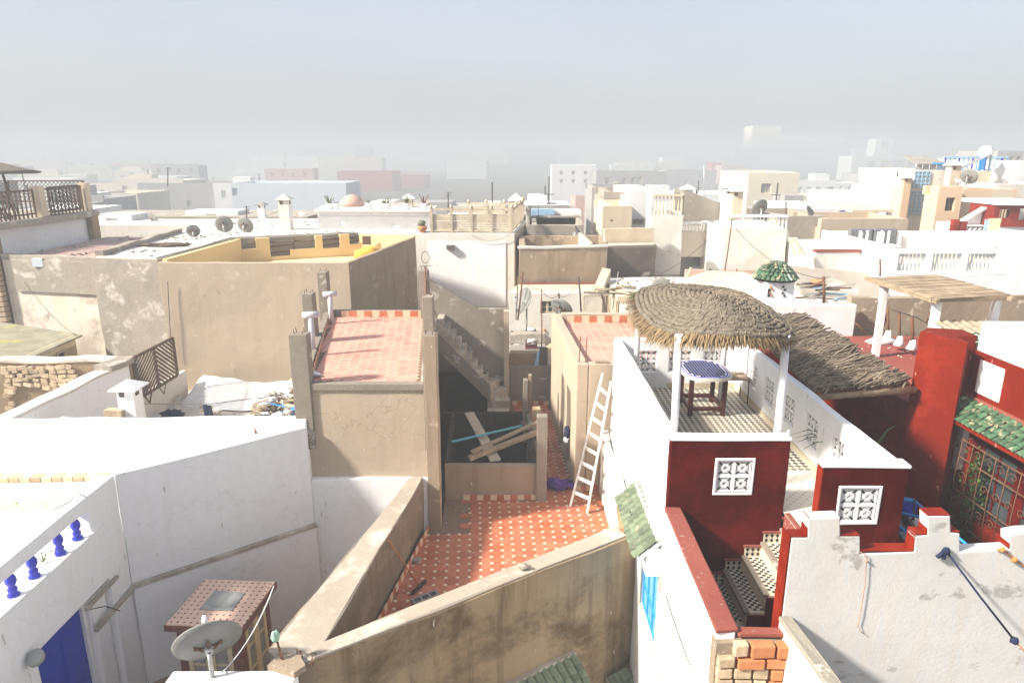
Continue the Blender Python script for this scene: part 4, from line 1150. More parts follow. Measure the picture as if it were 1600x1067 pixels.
# blue window in the outer face
bwn = thing('blue_window', 'tall bright blue metal window in the white wall under the green awning', 'window', (2.1, 9.1, -7))
obj('frame', MB().wall((XL + .03, 8.57), (XL + .03, 9.73), -.05, -7.03, -5.74, holes=[(.06, .40, -6.6, -5.80), (.06, .40, -6.97, -6.66), (.45, .76, -6.6, -5.80), (.45, .76, -6.97, -6.66), (.81, 1.10, -6.6, -5.80), (.81, 1.10, -6.97, -6.66)]), 'blue_mid', bwn, bevel=.004)
for (a, b) in ((8.63, 8.97), (9.02, 9.33), (9.38, 9.67)):
    for (c, e) in ((-6.6, -5.8), (-6.97, -6.66)): obj('pane', MB().box(XL + .05, XL + .06, a, b, c, e), 'blue_light', bwn)
obj('reveal', MB().wall((XL - .012, 8.47), (XL - .012, 9.83), -.012, -7.13, -5.66, holes=[(.09, 1.27, -7.05, -5.72)]), 'cream', bwn)
# green awning above it
aw = wall_awning('faded green tiled awning above the tall blue window', (XL - .005, 10.25, -5.16), (XL - .005, 8.5, -5.16), (-.30, 0, -.26), 4, 11, RT_OLD, slab='white')
obj('bracket', MB().prism([(XL - .2, 8.5), (XL - .004, 8.5), (XL - .004, 8.75), (XL - .2, 8.75)], -5.72, -5.3, wob=.01), 'white', aw)
obj('mortar_line', MB().prism([(XL - .09, 8.5), (XL - .004, 8.5), (XL - .004, 10.6), (XL - .06, 10.6)], -5.17, -5.10, wob=.03, step=.08), 'white_old', aw)
tag(obj('mortar_chips', MB().prism([(1.78, 10.2), (1.95, 10.2), (1.97, 10.9), (1.85, 10.9)], -6.0, -5.94, wob=.04, step=.08), 'terracotta', at=(1.9, 10.5, -6)), 'broken tile pieces and mortar on the wall corner above the awning', 'rubble')

# ---------------------------------------------------------------- thatched umbrella
um = thing('thatched_umbrella', 'large palm rope umbrella with a straw fringe on white posts over the terrace', 'umbrella', (2.85, 9.8, RZ))
UC = Vector((2.88, 10.15)); UA, UB = .96, 1.75
def canopy(r, th, lift=0.0):
    c, s = math.cos(th), math.sin(th)
    n = 3.0
    k = (abs(c) ** n + abs(s) ** n) ** (-1 / n)
    k = 1 + (k - 1) * r
    x = UC.x + .02 + UA * r * c * k; y = UC.y + UB * r * s * k - (1 - r) * .55
    z = -1.96 - .25 * r ** 1.7 + lift
    z += .03 * math.sin(3 * th + 1) * r + .14 * max(0, -c) ** 1.5 * (-.9) * r ** 3 + .05 * r * noise.noise(Vector((x * 2, y * 2, 0)))
    z += -.07 * max(0, c) * r ** 2
    return Vector((x, y, z))
coil = MB(); turns = 17; spt = 72
path = []
for k in range(turns * spt):
    
    r = .02 + .98 * k / (turns * spt)
    th = 2 * PI * (k + random.uniform(-.4, .4)) / spt + r * 1.3
    p = canopy(r, th)
    p.z += .012 * random.uniform(-1, 1)
    path.append(p)
coil.tube(path, .044, 6)
obj('rope_coil', coil, 'thatch', um)
# strand wrapping on the rope: short raised stitches
st2 = MB()
for k in range(0, len(path) - 2):
    if random.random() < .45: continue
    p = path[k]; d = (path[k + 1] - p).normalized()
    rad = (p - Vector((UC.x, UC.y, p.z))).normalized()
    a = p + rad * .045 + Vector((0, 0, .028)) - d * .02; b = p - rad * .045 + Vector((0, 0, .03)) + d * .03
    m_ = p + Vector((0, 0, .048))
    st2.bar(a, m_, .010, .008); st2.bar(m_, b, .010, .008)
obj('rope_stitches', st2, 'reed', um, kind='stuff')
und = MB()
ring_n = 48
rr_ = [0, .33, .66, 1.0]
vs = [canopy(0, 0, -.03)]
for r in rr_[1:]:
    for k in range(ring_n): vs.append(canopy(r, 2 * PI * k / ring_n, -.035))
fs = [(0, 1 + (k + 1) % ring_n, 1 + k) for k in range(ring_n)]
for j in range(2):
    for k in range(ring_n):
        a = 1 + j * ring_n + k; b = 1 + j * ring_n + (k + 1) % ring_n
        fs.append((a, b, b + ring_n, a + ring_n))
und.add(vs, fs); obj('lining', und, 'wood_brown', um)  # dark brown imitates shade in the gaps between the rope coils
fr_ = MB()
for k in range(5200):
    th = random.uniform(0, 2 * PI)
    p = canopy(random.uniform(.93, 1.01), th, random.uniform(-.05, .02))
    c, s = math.cos(th), math.sin(th)
    out = Vector((c, s * .8, 0)).normalized()
    leftness = max(0, -c)
    L = random.uniform(.09, .20) + leftness * random.uniform(0, .16)
    dr_ = random.uniform(.5, 1.6) if s < .3 else random.uniform(.2, .9)
    d = (out * (random.uniform(.35, .9) + leftness * .6) + Vector((random.uniform(-.35, .35), random.uniform(-.35, .35), -dr_))).normalized()
    m_ = p + d * L * .55; e_ = m_ + (d + Vector((0, 0, -.35))).normalized() * L * .45
    w = random.uniform(.005, .010); sd_ = d.cross(Vector((0, 0, 1))).normalized() * w
    fr_.add([p - sd_, p + sd_, m_ + sd_ * .8, m_ - sd_ * .8, e_], [(0, 1, 2, 3), (3, 2, 4)])
obj('straw_fringe', fr_, 'straw', um, kind='stuff')
for (x, y) in ((2.16, 8.62), (3.55, 8.62), (2.42, 12.9), (4.05, 12.7)):
    top = -2.26 if y < 10 else -2.35
    obj('post', MB().tube([(x, y, RZ), (x + .01, y, -3.3), (x - .005, y + .02, top)], .052, 12), 'white', um)
obj('beam', MB().tube([(2.1, 8.62, -2.30), (3.7, 8.62, -2.30)], .03, 8), 'wood', um)
tag(obj('post_strap', MB().tube([(3.56, 8.60, -4.0), (3.64, 8.5, -3.62), (3.70, 8.6, -3.57)], .02, 6), 'white', at=(3.6, 8.55, -4)), 'white bent tie holding the right umbrella post to the parapet', 'strap')
# tile topped table
tb = thing('mosaic_table', 'oval table with a blue mosaic top and dark mahogany legs', 'table', (3.55, 12.15, RZ))
def oval(cx, cy, a, b, n=40, e=3.2):
    return [(cx + a * abs(math.cos(t)) ** (2 / e) * math.copysign(1, math.cos(t)), cy + b * abs(math.sin(t)) ** (2 / e) * math.copysign(1, math.sin(t))) for t in (2 * PI * k / n for k in range(n))]
tcx, tcy = 3.56, 12.25; TZ = RZ + .78
a_, b_ = .45, .62
obj('tabletop', MB().prism(oval(tcx, tcy, a_, b_), TZ - .045, TZ), 'tile_white', tb, bevel=.008)
for sc, mt, dz in ((.93, 'blue_deep', .003), (.90, 'tile_white', .005), (.86, 'blue_deep', .007), (.80, 'tile_white', .009)):
    obj('mosaic_band', MB().prism(oval(tcx, tcy, a_ * sc, b_ * sc), TZ, TZ + dz), mt, tb)
q = MB(); ov = inside(oval(tcx, tcy, a_ * .76, b_ * .80))
for i in range(-12, 13):
    for j in range(-16, 17):
        cx, cy = tcx + i * .052, tcy + j * .066
        if ov(cx, cy): q.prism([(cx - .0225, cy - .0295), (cx + .0225, cy - .0295), (cx + .0225, cy + .0295), (cx - .0225, cy + .0295)], TZ + .009, TZ + .012)
obj('mosaic_tiles', q, flat('glazed_navy_tile', (.02, .03, .11), .8, var=.3, island=.3), tb, kind='stuff')
lx = (tcx - .30, tcx + .30); ly = (tcy - .36, tcy + .36)
for x in lx:
    for y in ly: obj('leg', MB().box(x - .038, x + .038, y - .038, y + .038, RZ, TZ - .046), 'dark_wood', tb, bevel=.005)
for x in lx: obj('stretcher', MB().box(x - .03, x + .03, ly[0] + .04, ly[1] - .04, RZ + .10, RZ + .17), 'dark_wood', tb, bevel=.004)
for y in ly: obj('stretcher', MB().box(lx[0] + .04, lx[1] - .04, y - .03, y + .03, RZ + .10, RZ + .17), 'dark_wood', tb, bevel=.004)
def side_table(label, cx, cy, w, d, h):
    t = thing('side_table', label, 'table', (cx, cy, RZ))
    obj('tabletop', MB().box(cx - w / 2, cx + w / 2, cy - d / 2, cy + d / 2, RZ + h - .03, RZ + h), 'wood', t, bevel=.006)
    for sx in (-1, 1):
        for sy in (-1, 1): obj('leg', MB().tube([(cx + sx * (w / 2 - .02), cy + sy * (d / 2 - .02), RZ), (cx + sx * (w / 2 - .03), cy + sy * (d / 2 - .03), RZ + h - .03)], .010, 6), 'iron', t)
side_table('small wooden table on thin iron legs by the right pierced wall', 4.32, 12.75, .46, .5, .50)
side_table('small wooden table on thin iron legs in the left terrace corner', 2.36, 12.2, .3, .55, .50)

# ================================================================ crenellated wall, front right
cr = thing('crenellated_wall', 'flaking white wall with stepped red-edged merlons, front right', 'wall', (4, 6, -13))
GYY = 5.98; th_ = .14
def gx(px): return aty(px, 850, GYY)[0]
sky_ = [(1237, 840), (1262, 840), (1262, 810), (1313, 808), (1313, 838), (1344, 838), (1344, 866), (1428, 862), (1430, 838), (1449, 836), (1449, 806), (1485, 806), (1486, 832), (1500, 834), (1500, 862), (1578, 858), (1578, 836), (1600, 832), (1660, 830)]
zt = []
for px, py in sky_:
    X, Z = aty(px, py, GYY); zt.append((X, Z))
def poly_wall(name, prof_, y0, y1, mat, parent, bevel=.012):
    n = len(prof_); vs = [(x, y0, z) for x, z in prof_] + [(x, y1, z) for x, z in prof_]
    fs = [tuple(range(n)), tuple(range(2 * n - 1, n - 1, -1))] + [(i, n + i, n + (i + 1) % n, (i + 1) % n) for i in range(n)]
    a = sum(prof_[i][0] * prof_[(i + 1) % n][1] - prof_[(i + 1) % n][0] * prof_[i][1] for i in range(n))
    if a < 0: fs = [f[::-1] for f in fs]
    return obj(name, MB().add(vs, fs), mat, parent, bevel=bevel)
X0_ = aty(1237, 840, GYY)[0]
prof2 = [(X0_ - .005, -13)] + zt + [(zt[-1][0], -13)]
prof2 = prof2[::-1]
poly_wall('wall', prof2, GYY, GYY + th_, 'white_parapet', cr)
# red painted tops and side faces, built as thin facings on each step
for (a, b) in zip(zt[:-1], zt[1:]):
    if abs(a[0] - b[0]) < .012 or abs(a[1] - b[1]) > abs(a[0] - b[0]):
        if b[1] > a[1]:
            o = obj('red_edge', MB().box(a[0] - .012, a[0] - .0005, GYY + .004, GYY + th_ + .004, a[1] + .004, b[1] + .003), 'red_bright', cr)
    elif a[0] < zt[13][0] and not (zt[2][0] - .01 < a[0] < zt[3][0] - .05 and a[1] > zt[1][1] + .05):
        z_ = max(a[1], b[1])
        obj('red_top', MB().box(a[0] + .002, b[0] - .002, GYY + .006, GYY + th_ + .006, z_ + .001, z_ + .012), 'red_bright', cr)
obj('red_edge', MB().box(X0_ - .02, X0_ - .006, GYY + .004, GYY + th_ + .05, -6.5, zt[0][1] + .01), 'red_bright', cr)
# diagonal parapet meeting it at the lower left
dp = thing('rough_parapet', 'white parapet with a lichen-spotted top running to the bottom edge', 'wall', (2.8, 5, -13))
obj('wall', MB().prism([(2.68, 5.97), (2.80, 5.97), (3.02, 3.8), (2.86, 3.8)], -13, -4.52, wob=.012, step=.3), 'white_old', dp, bevel=.02)
obj('coping', MB().prism([(2.67, 5.965), (2.80, 5.965), (3.03, 3.8), (2.85, 3.8)], -4.52, -4.47, wob=.015, step=.25), plaster('lichen_coping', (.50, .46, .38), (.40, .36, .29), patches=[((.22, .19, .15), 5, .66), ((.62, .60, .52), 3, .6)], bump=.9, seed=44), dp, bevel=.012)
# ropes tied to the merlons
def rope(label, pts, r, mat, cat='rope', knots=()):
    t = thing('rope', label, cat, pts[0])
    obj('cord', MB().tube(pts, r, 6), mat, t)
    for kx in knots: obj('knot', blob(MB(), kx, r * 3.6, r * 3.2, r * 3.4, 10, 7, .8, 3), mat, t)
    return t
def G3(px, py, y=GYY - .02): X, Z = aty(px, py, y); return Vector((X, y, Z))
k0 = G3(1478, 860); k1 = G3(1585, 1000, 5.7)
nr = rope('dark navy strap tied round the second merlon and stretched to lower right', [k0, k0.lerp(k1, .5) + Vector((0, 0, -.01)), k1], .011, 'navy', knots=[k0, k1])
obj('tail', MB().bar(k0, k0 + Vector((-.09, -.02, -.06)), .035, .02).bar(k0 + Vector((-.02, -.01, 0)), k0 + Vector((-.02, -.02, -.08)), .03, .02), 'navy', nr)
rope('thin orange line tied on where the navy strap ends', [k1, G3(1600, 1016, 5.65), G3(1640, 1060, 5.5)], .006, flat('orange_cord', (.45, .16, .06), .8))
rope('frayed orange twine hanging down the white wall from the gap between merlons', [G3(1344, 862), G3(1354, 868), G3(1352, 910), G3(1344, 960), G3(1340, 975), G3(1344, 985), G3(1350, 990)], .004, flat('faded_twine', (.50, .28, .18), .8), knots=[G3(1354, 876)])
rope('orange knotted twine tied at the right part of the crenellated wall', [G3(1556, 857), G3(1572, 862), G3(1585, 873), G3(1600, 884), G3(1630, 900)], .008, flat('orange_twine', (.50, .22, .07), .8), knots=[G3(1585, 874), G3(1566, 858)])

# ================================================================ red house on the right
H1a, H1b = (6.64, 10.9), (6.98, 10.22); HZ = -2.8
H2b = (7.25, 10.30); H3b = (7.62, 7.8)
rd = thing('red_house', 'oxide red house with a green tiled awning over an iron-barred window', 'house', (7.5, 9.5, -13))
obj('wall', MB().prism([(6.3, 13.9), (6.66, 10.95), (6.97, 10.4), (7.40, 10.62), (7.5, 13.9)], -13, -4.02, wob=.01, step=.5), 'red_bright', rd, bevel=.012)
obj('chimney_block', MB().prism([H1a, H1b, (7.03, 10.24), (7.06, 10.62), (7.42, 10.64), (7.42, 11.05), (6.95, 11.2)], -13, HZ, wob=.003, step=.5), 'red_bright', rd, bevel=.006)
def h3(s): return (7.38 + .045 * s, 10.6 - s)
W0, W1 = 1.05, 3.6
WZ0, WZ1 = -6.25, -4.95
obj('front_wall', MB().wall(h3(4.5), h3(0), -.3, -13, -3.02, holes=[(1.35, 4.2, -5.7, -4.35), (3.85, 3.85 + 2 * BS, -3.62, -3.62 + 2 * BS), (2.65, 2.65 + 2 * BS, -3.62, -3.62 + 2 * BS)], wob=.01), 'red_bright', rd, bevel=.012)
L3 = 4.5
def on3(s, off=0.0):   # s measured from near end
    a, b = Vector(h3(4.5)), Vector(h3(0)); d = (b - a).normalized(); n_ = Vector((-d.y, d.x))
    p = a + d * s + n_ * off
    return p
ang3 = math.atan2(h3(0)[1] - h3(4.5)[1], h3(0)[0] - h3(4.5)[0])
for s0 in (3.85, 2.65):
    for i in range(2):
        for j in range(2):
            p = on3(s0 + (i + .5) * BS, -.03)
            inst('screen_block', SB, (p.x, p.y, -3.62 + (j + .5) * BS), rd, (0, (PI / 2) * ((i + j) % 2), ang3))
    q = MB().wall(on3(s0 - .04, .012), on3(s0 + 2 * BS + .04, .012), -.02, -3.66, -3.58 + 2 * BS, holes=[(.04, .04 + 2 * BS, -3.62, -3.62 + 2 * BS)])
    obj('screen_surround', q, 'white', rd, bevel=.008)
obj('white_band', MB().prism([on3(0, -.02), on3(4.5, -.02), (8.2, 10.6), (8.8, 5.8)], -3.02, -2.55, wob=.01), 'white', rd, bevel=.02)
RT_S = half_tile_mesh(.13, .105)
a_n, b_n = on3(-.4), on3(4.5)
aw2 = wall_awning('long green glazed tile awning on the red house wall', (b_n.x, b_n.y, -3.80), (a_n.x, a_n.y, -3.80), (-.36, -.0, -.28), 4, 42, RT_S, slab='red_bright', curb='red_coping')
def on3w(s, off=0.0): return on3(s + .45, off)
# window with shutters, curtains and bars
wi = thing('barred_window', 'red framed window with white curtains behind scrolled iron bars', 'window', (7.5, 8.2, -6.2))
p0, p1 = on3w(3.70, -.16), on3w(.95, -.16)
glazed_door(wi, p1, p0, -5.66, -4.36, 3, 3, 2, frame_mat='red', glass='glass', fr=.10, bar=.035, depth=.06, name='casement')
for s_ in (2.95, 2.35, 1.75):
    q = MB(); a, b = on3w(s_, -.30), on3w(s_ + .42, -.30); n_ = 14
    vs = []
    for k in range(n_ + 1):
        u = a.lerp(b, k / n_); off = .02 * math.sin(k * 1.7)
        vs += [(u.x + off, u.y, -5.6), (u.x + off * .6, u.y, -4.5)]
    q.add(vs, [(2 * k, 2 * k + 2, 2 * k + 3, 2 * k + 1) for k in range(n_)], True)
    obj('curtain', q, 'cloth_white', wi)
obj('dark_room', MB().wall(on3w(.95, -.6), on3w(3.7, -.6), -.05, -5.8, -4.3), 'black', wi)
gr = MB()
def arc3(s, z, r, a0, a1, off=.16, n=8):
    return [(on3w(s + r * math.cos(a0 + (a1 - a0) * k / n), off).x, on3w(s + r * math.cos(a0 + (a1 - a0) * k / n), off).y, z + r * math.sin(a0 + (a1 - a0) * k / n)) for k in range(n + 1)]
gri = thing('window_grille', 'scrolled rusty iron grille bulging in front of the red window', 'grille', (7.3, 8.2, -6.2))
for k in range(13):
    s = .75 + k * .25
    a = on3w(s, .16); obj('bar', MB().tube([(a.x, a.y, -5.8), (a.x - .03, a.y, -5.1), (a.x, a.y, -4.4)], .008, 5), 'rust', gri)
    sc = []
    for m_, zc in ((1, -4.55), (1, -5.45), (-1, -5.0)):
        sp_ = [(on3w(s + .125 + m_ * (.085 - .0075 * j) * math.cos(j * .75), .165).x, on3w(s + .125 + m_ * (.085 - .0075 * j) * math.cos(j * .75), .165).y, zc + (.085 - .0075 * j) * math.sin(j * .75)) for j in range(11)]
        obj('scroll', MB().tube(sp_, .006, 5), 'rust', gri)
for z in (-4.42, -4.72, -5.28, -5.78):
    a, b = on3w(.7, .16), on3w(3.8, .16)
    obj('rail', MB().bar((a.x, a.y, z), (b.x, b.y, z), .016), 'rust', gri)
for s in (.75, 3.75):
    for z in (-4.42, -5.78):
        a, b = on3w(s, 0), on3w(s, .16); obj('stay', MB().bar((a.x, a.y, z), (b.x, b.y, z), .016), 'rust', gri)
# climbing plant in front of the window and bush below
def leafy(name, label, cat, pts, n, spread, size, mat='leaf', stem='wood_brown', base=None, stem_r=.012):
    t = thing(name, label, cat, base or pts[0])
    q = MB(); P_ = [Vector(p) for p in pts]
    for k in range(n):
        u = random.random() * (len(P_) - 1); i = min(int(u), len(P_) - 2)
        c = P_[i].lerp(P_[i + 1], u - i) + Vector([random.gauss(0, spread) for _ in range(3)])
        a = Vector([random.uniform(-1, 1) for _ in range(3)]).normalized(); b = a.cross(Vector((random.random(), random.random(), 1))).normalized()
        s = size * random.uniform(.6, 1.3)
        q.add([c - a * s, c + b * s * .5, c + a * s, c - b * s * .5], [(0, 1, 2, 3)])
    obj('foliage', q, mat, t)
    obj('stem', MB().tube(pts, stem_r, 5), stem, t)
    return t
s3 = [on3(3.95, .10), on3(3.90, .12), on3(3.86, .10), on3(3.86, .1)]
leafy('climbing_vine', 'dark green vine climbing beside the barred window', 'vine', [(s3[0].x, s3[0].y, -7.4), (s3[1].x, s3[1].y, -6.2), (s3[2].x, s3[2].y, -5.3), (s3[3].x, s3[3].y, -4.55)], 1300, .085, .035)
c0 = on3(4.2, .5)
leafy('leafy_shrub', 'yellow-green shrub in the dark yard below the red window', 'shrub', [(c0.x, c0.y, -8.6), (c0.x - .1, c0.y - .1, -7.4), (c0.x - .15, c0.y - .1, -6.8)], 420, .16, .04, mat='leaf_yellow')
# long-leaved plants between the terrace and the dark yard
def spiky(label, base, n, L, mat='leaf'):
    t = thing('spiky_plant', label, 'plant', base); b = Vector(base)
    for k in range(n):
        a = random.uniform(0, 2 * PI); l = L * random.uniform(.7, 1.1)
        o = Vector((math.cos(a), math.sin(a), 0)); pts = [b + o * l * .6 * (j / 6) ** 1.4 * 1.2 + Vector((0, 0, l * math.sin(j / 6 * 2.0) * .9)) for j in range(7)]
        q = MB(); s_ = o.cross(Vector((0, 0, 1)))
        vs = []
        for j, p in enumerate(pts):
            w = .028 * (1 - (j / 6.2) ** 2); vs += [p - s_ * w, p + s_ * w + Vector((0, 0, .004))]
        q.add(vs, [(2 * j, 2 * j + 1, 2 * j + 3, 2 * j + 2) for j in range(6)])
        obj('leaf', q, mat, t)
    return t
spiky('arching long-leaved plant behind the white pierced wall', (5.25, 9.55, -5.3), 12, 1.3)
spiky('tall narrow-leaved plant beside the blue railing', (5.25, 8.35, -6.3), 14, 1.2, 'leaf_yellow')
obj('yard_wall', MB().wall((5.1, 13.8), (6.4, 13.8), .2, -9, -4.0), 'red', rd)
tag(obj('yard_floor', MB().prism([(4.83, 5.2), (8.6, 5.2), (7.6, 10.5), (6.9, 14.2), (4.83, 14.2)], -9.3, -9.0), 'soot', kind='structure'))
# pot ledge for the plants
pl = thing('planter_ledge', 'dark masonry ledge carrying the plants beside the terrace wall', 'ledge', (5.1, 9, -9))
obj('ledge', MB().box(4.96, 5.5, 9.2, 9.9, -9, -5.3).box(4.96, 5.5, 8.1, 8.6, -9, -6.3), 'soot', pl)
# blue metal stair rail
br_ = thing('blue_railing', 'blue tubular railing and dark metal stair down in the yard', 'railing', (5.3, 8, -8))
def B3(px, py, y): X, Z = aty(px, py, y); return Vector((X, y, Z))
rails = [[(1390, 778, 8.0), (1430, 783, 8.2), (1452, 803, 7.6)], [(1390, 798, 7.9), (1425, 805, 7.8), (1447, 810, 7.6)], [(1388, 778, 7.9), (1400, 776, 8.9), (1428, 780, 9.0)],
         [(1392, 810, 7.9), (1425, 840, 7.6)], [(1425, 826, 7.6), (1395, 829, 8.0)], [(1452, 803, 7.6), (1510, 850, 7.0)], [(1447, 812, 7.6), (1500, 862, 7.0)]]
for rl in rails: obj('rail', MB().tube([B3(*p) for p in rl], .018, 6), 'blue_mid', br_)
for k in range(7):
    a = B3(1395 + 6 * k, 812 + 6 * k, 8.2 - .1 * k)
    obj('tread', MB().box(a.x - .1, a.x + .55, a.y - .12, a.y + .12, a.z - .02, a.z), 'metal', br_)
obj('fascia', MB().bar(B3(1388, 790, 8.2), B3(1432, 794, 8.2), .02, .16), 'blue_deep', br_)
obj('stringer', MB().bar(B3(1400, 785, 8.6), B3(1440, 850, 7.4), .04, .12), 'iron', br_)
obj('post', MB().tube([B3(1428, 780, 8.2), B3(1424, 860, 8.2)], .02, 6), 'iron', br_)

# ---------------------------------------------------------------- reed roof over the yard
rr0 = thing('reed_roof', 'sloping roof of weathered grey branches over the dark yard', 'roof', (5.7, 12, -3.6))
Rn0, Rn1 = Vector((4.76, 10.35, -3.62)), Vector((6.52, 10.75, -3.62))
Rf0, Rf1 = Vector((4.76, 14.0, -3.30)), Vector((6.05, 14.2, -3.30))
q = MB()
for k in range(1500):
    u, v = random.random(), random.random()
    p = Rn0.lerp(Rn1, u).lerp(Rf0.lerp(Rf1, u), v)
    a = (Rn1 - Rn0).normalized(); c = (Rf0 - Rn0).normalized()
    ang = random.gauss(.35, .22)
    d = (a * math.cos(ang) + c * math.sin(ang)); d.z += random.gauss(0, .03)
    L = random.uniform(.25, .75); z = random.uniform(0, .065)
    s_ = p - d * L / 2 + Vector((0, 0, z)); e_ = p + d * L / 2 + Vector((0, 0, z))
    e_.x = min(e_.x, 6.62 - .12 * (e_.y - 10.7)); s_.x = max(s_.x, 4.75)
    if (e_ - s_).length < .1: continue
    q.bar(s_, e_, random.uniform(.010, .026))
obj('branches', q, 'reed', rr0, kind='stuff')
obj('mat', MB().slope([tuple(Rn0), tuple(Rn1), tuple(Rf1), tuple(Rf0)], .05), 'wood_brown', rr0)
obj('beam', MB().tube([Rn0 + Vector((-.12, -.02, -.12)), Rn1 + Vector((.1, 0, -.12))], .06, 8), 'wood', rr0)
for k in range(4):
    a, b = Rn0.lerp(Rn1, (k + .5) / 4), Rf0.lerp(Rf1, (k + .5) / 4)
    obj('joist', MB().tube([a + Vector((0, 0, -.06)), b + Vector((0, 0, -.06))], .035, 6), 'wood_brown', rr0)

# ================================================================ red roof with the pergola and neighbours
pr_ = thing('red_roof_house', 'house with a faded red painted roof under the slatted pergola', 'house', (8.5, 13, -13))
obj('body', MB().prism([(4.74, 14.6), (6.4, 13.95), (7.5, 11.2), (11.5, 10.5), (11.5, 15.2), (4.74, 15.2)], -13, -4.0), 'red_floor', pr_, bevel=.01)
bwl = obj('parapet', MB().wall((4.74, 15.2), (7.75, 15.2), .2, -5, -3.28, wob=.012), 'white', pr_, bevel=.015)
obj('parapet', MB().wall((7.75, 15.5), (12.5, 15.5), .2, -5, -3.17, wob=.015), plaster('sandy_parapet', (.50, .41, .30), (.42, .34, .25), patches=[((.56, .50, .40), 1.5, .6)], bump=.8, seed=46), pr_, bevel=.015)
obj('parapet', MB().wall((7.4, 11.0), (7.3, 10.4), .15, -5, -3.9), 'white', pr_)
pg = thing('pergola', 'pergola of white posts carrying a weathered slatted timber roof', 'pergola', (8.1, 13, -4))
pc = [(7.26, 13.85), (7.38, 11.75), (8.85, 12.05), (8.78, 14.15)]
for (x, y) in ((7.42, 13.55), (7.5, 11.95), (8.72, 12.2), (8.7, 13.9)):
    obj('post', MB().prism([(x - .06, y - .06), (x + .06, y - .06), (x + .06, y + .06), (x - .06, y + .06)], -4.0, -2.48, wob=.01, step=.4), 'white', pg, bevel=.01)
for a, b in (((7.3, 11.85), (9.2, 12.1)), ((7.25, 13.6), (8.9, 13.95)), ((7.36, 11.7), (7.26, 14.0)), ((8.8, 11.9), (8.72, 14.2))):
    obj('beam', MB().bar((*a, -2.47), (*b, -2.47), .07, .08), 'wood', pg, bevel=.006)
for k in range(24):
    u0, u1 = k / 24, (k + .93) / 24
    a, b = Vector(pc[0]).lerp(Vector(pc[1]), u0), Vector(pc[0]).lerp(Vector(pc[1]), u1)
    c, d = Vector(pc[3]).lerp(Vector(pc[2]), u1), Vector(pc[3]).lerp(Vector(pc[2]), u0)
    z = -2.42 + random.uniform(-.006, .006)
    obj('slat', MB().slope([(a.x - random.uniform(0, .05), a.y, z), (b.x - .02, b.y, z), (c.x, c.y, z + .01), (d.x + random.uniform(0, .05), d.y, z + .01)], .02), 'wood', pg)
# lamps / stakes on the red roof
def stake(label, px, pyb, pyt, y, w=.05, mat='rust', lean=0.0, foot=True):
    a, b = B3(px, pyb, y), B3(px + lean, pyt, y)
    t = thing('roof_post', label, 'post', a)
    obj('stem', MB().tube([a, a.lerp(b, .5) + Vector((.01, 0, 0)), b], w / 2, 7), mat, t)
    if foot: obj('foot', MB().lathe([(.12, 0), (.07, .1), (.045, .2)], a - Vector((0, 0, .03)), 10), 'white', t)
stake('rusty post on a white footing, left of three on the red roof', 1387, 528, 482, 14.6, .055)
stake('rusty post on a white footing, middle of three on the red roof', 1405, 537, 489, 14.0, .055)
stake('thick rusty post on a white footing, right of three on the red roof', 1425, 543, 496, 13.6, .07)
rope('thin line strung between the rusty posts on the red roof', [B3(1395, 484, 14.6), B3(1412, 490, 14.0), B3(1432, 496, 13.6), B3(1460, 512, 13.0)], .008, 'iron', cat='line')
tag(obj('white_sack', blob(MB(), (*atz(1379, 533, -3.95), -3.95), .30, .16, .10, 14, 7, .6, 2), 'cloth_white', at=(*atz(1379, 533, -4), -4)), 'white sack lying on the red roof beside the posts', 'sack')
bike = thing('rusty_frame', 'heap of rusty bent iron against the sandy parapet by the pergola', 'scrap', (7.9, 15.0, -4))
for k in range(9):
    a = B3(1372 + random.uniform(-4, 14), 515 + random.uniform(-22, 8), 15.1); b = B3(1378 + random.uniform(-6, 12), 500 + random.uniform(-22, 8), 15.2)
    obj('iron_bar', MB().tube([a, b], .018, 5), 'rust', bike)
stake('short rusty iron bar with a bent end lying by the white wall', 1355, 523, 505, 14.7, .04, lean=-18, foot=False)
stake('thin bent iron pipe standing in the red roof near the chimney block', 1446, 505, 487, 12.4, .035, lean=8, foot=False)
rope('rusty clothes rail behind the red chimney block', [B3(1482, 520, 12.6), B3(1484, 511, 12.6), B3(1526, 511, 12.7), B3(1525, 521, 12.7)], .03, 'rust', cat='rail')
cgr = thing('corrugated_sheet', 'green and yellow corrugated sheets behind the red chimney block', 'roof sheet', (8.2, 11, -3))
q = MB(); a0 = Vector((7.2, 10.9)); 
def corr(p, u, v, n, z, amp=.03, m=8):
    vs = []
    for k in range(n + 1):
        for j in range(2):
            c = Vector(p) + Vector(u) * (k / n) + Vector(v) * j
            vs.append((c.x, c.y, z + amp * (k % 2)))
    return MB().add(vs, [(2 * k, 2 * k + 2, 2 * k + 3, 2 * k + 1) for k in range(n)])
obj('sheet', corr((7.38, 10.6), (1.6, -.1), (.1, .5), 24, -2.9), flat('faded_green_sheet', (.22, .42, .34), .7, var=.3), cgr)
obj('sheet', corr((7.3, 11.1), (1.9, -.2), (.2, .9), 26, -2.88), flat('faded_yellow_sheet', (.36, .31, .22), .8, var=.4), cgr)
obj('deck', MB().prism([(7.72, 10.9), (9.2, 10.3), (9.4, 12), (7.46, 12.0)], -13, -2.93), 'white', cgr)
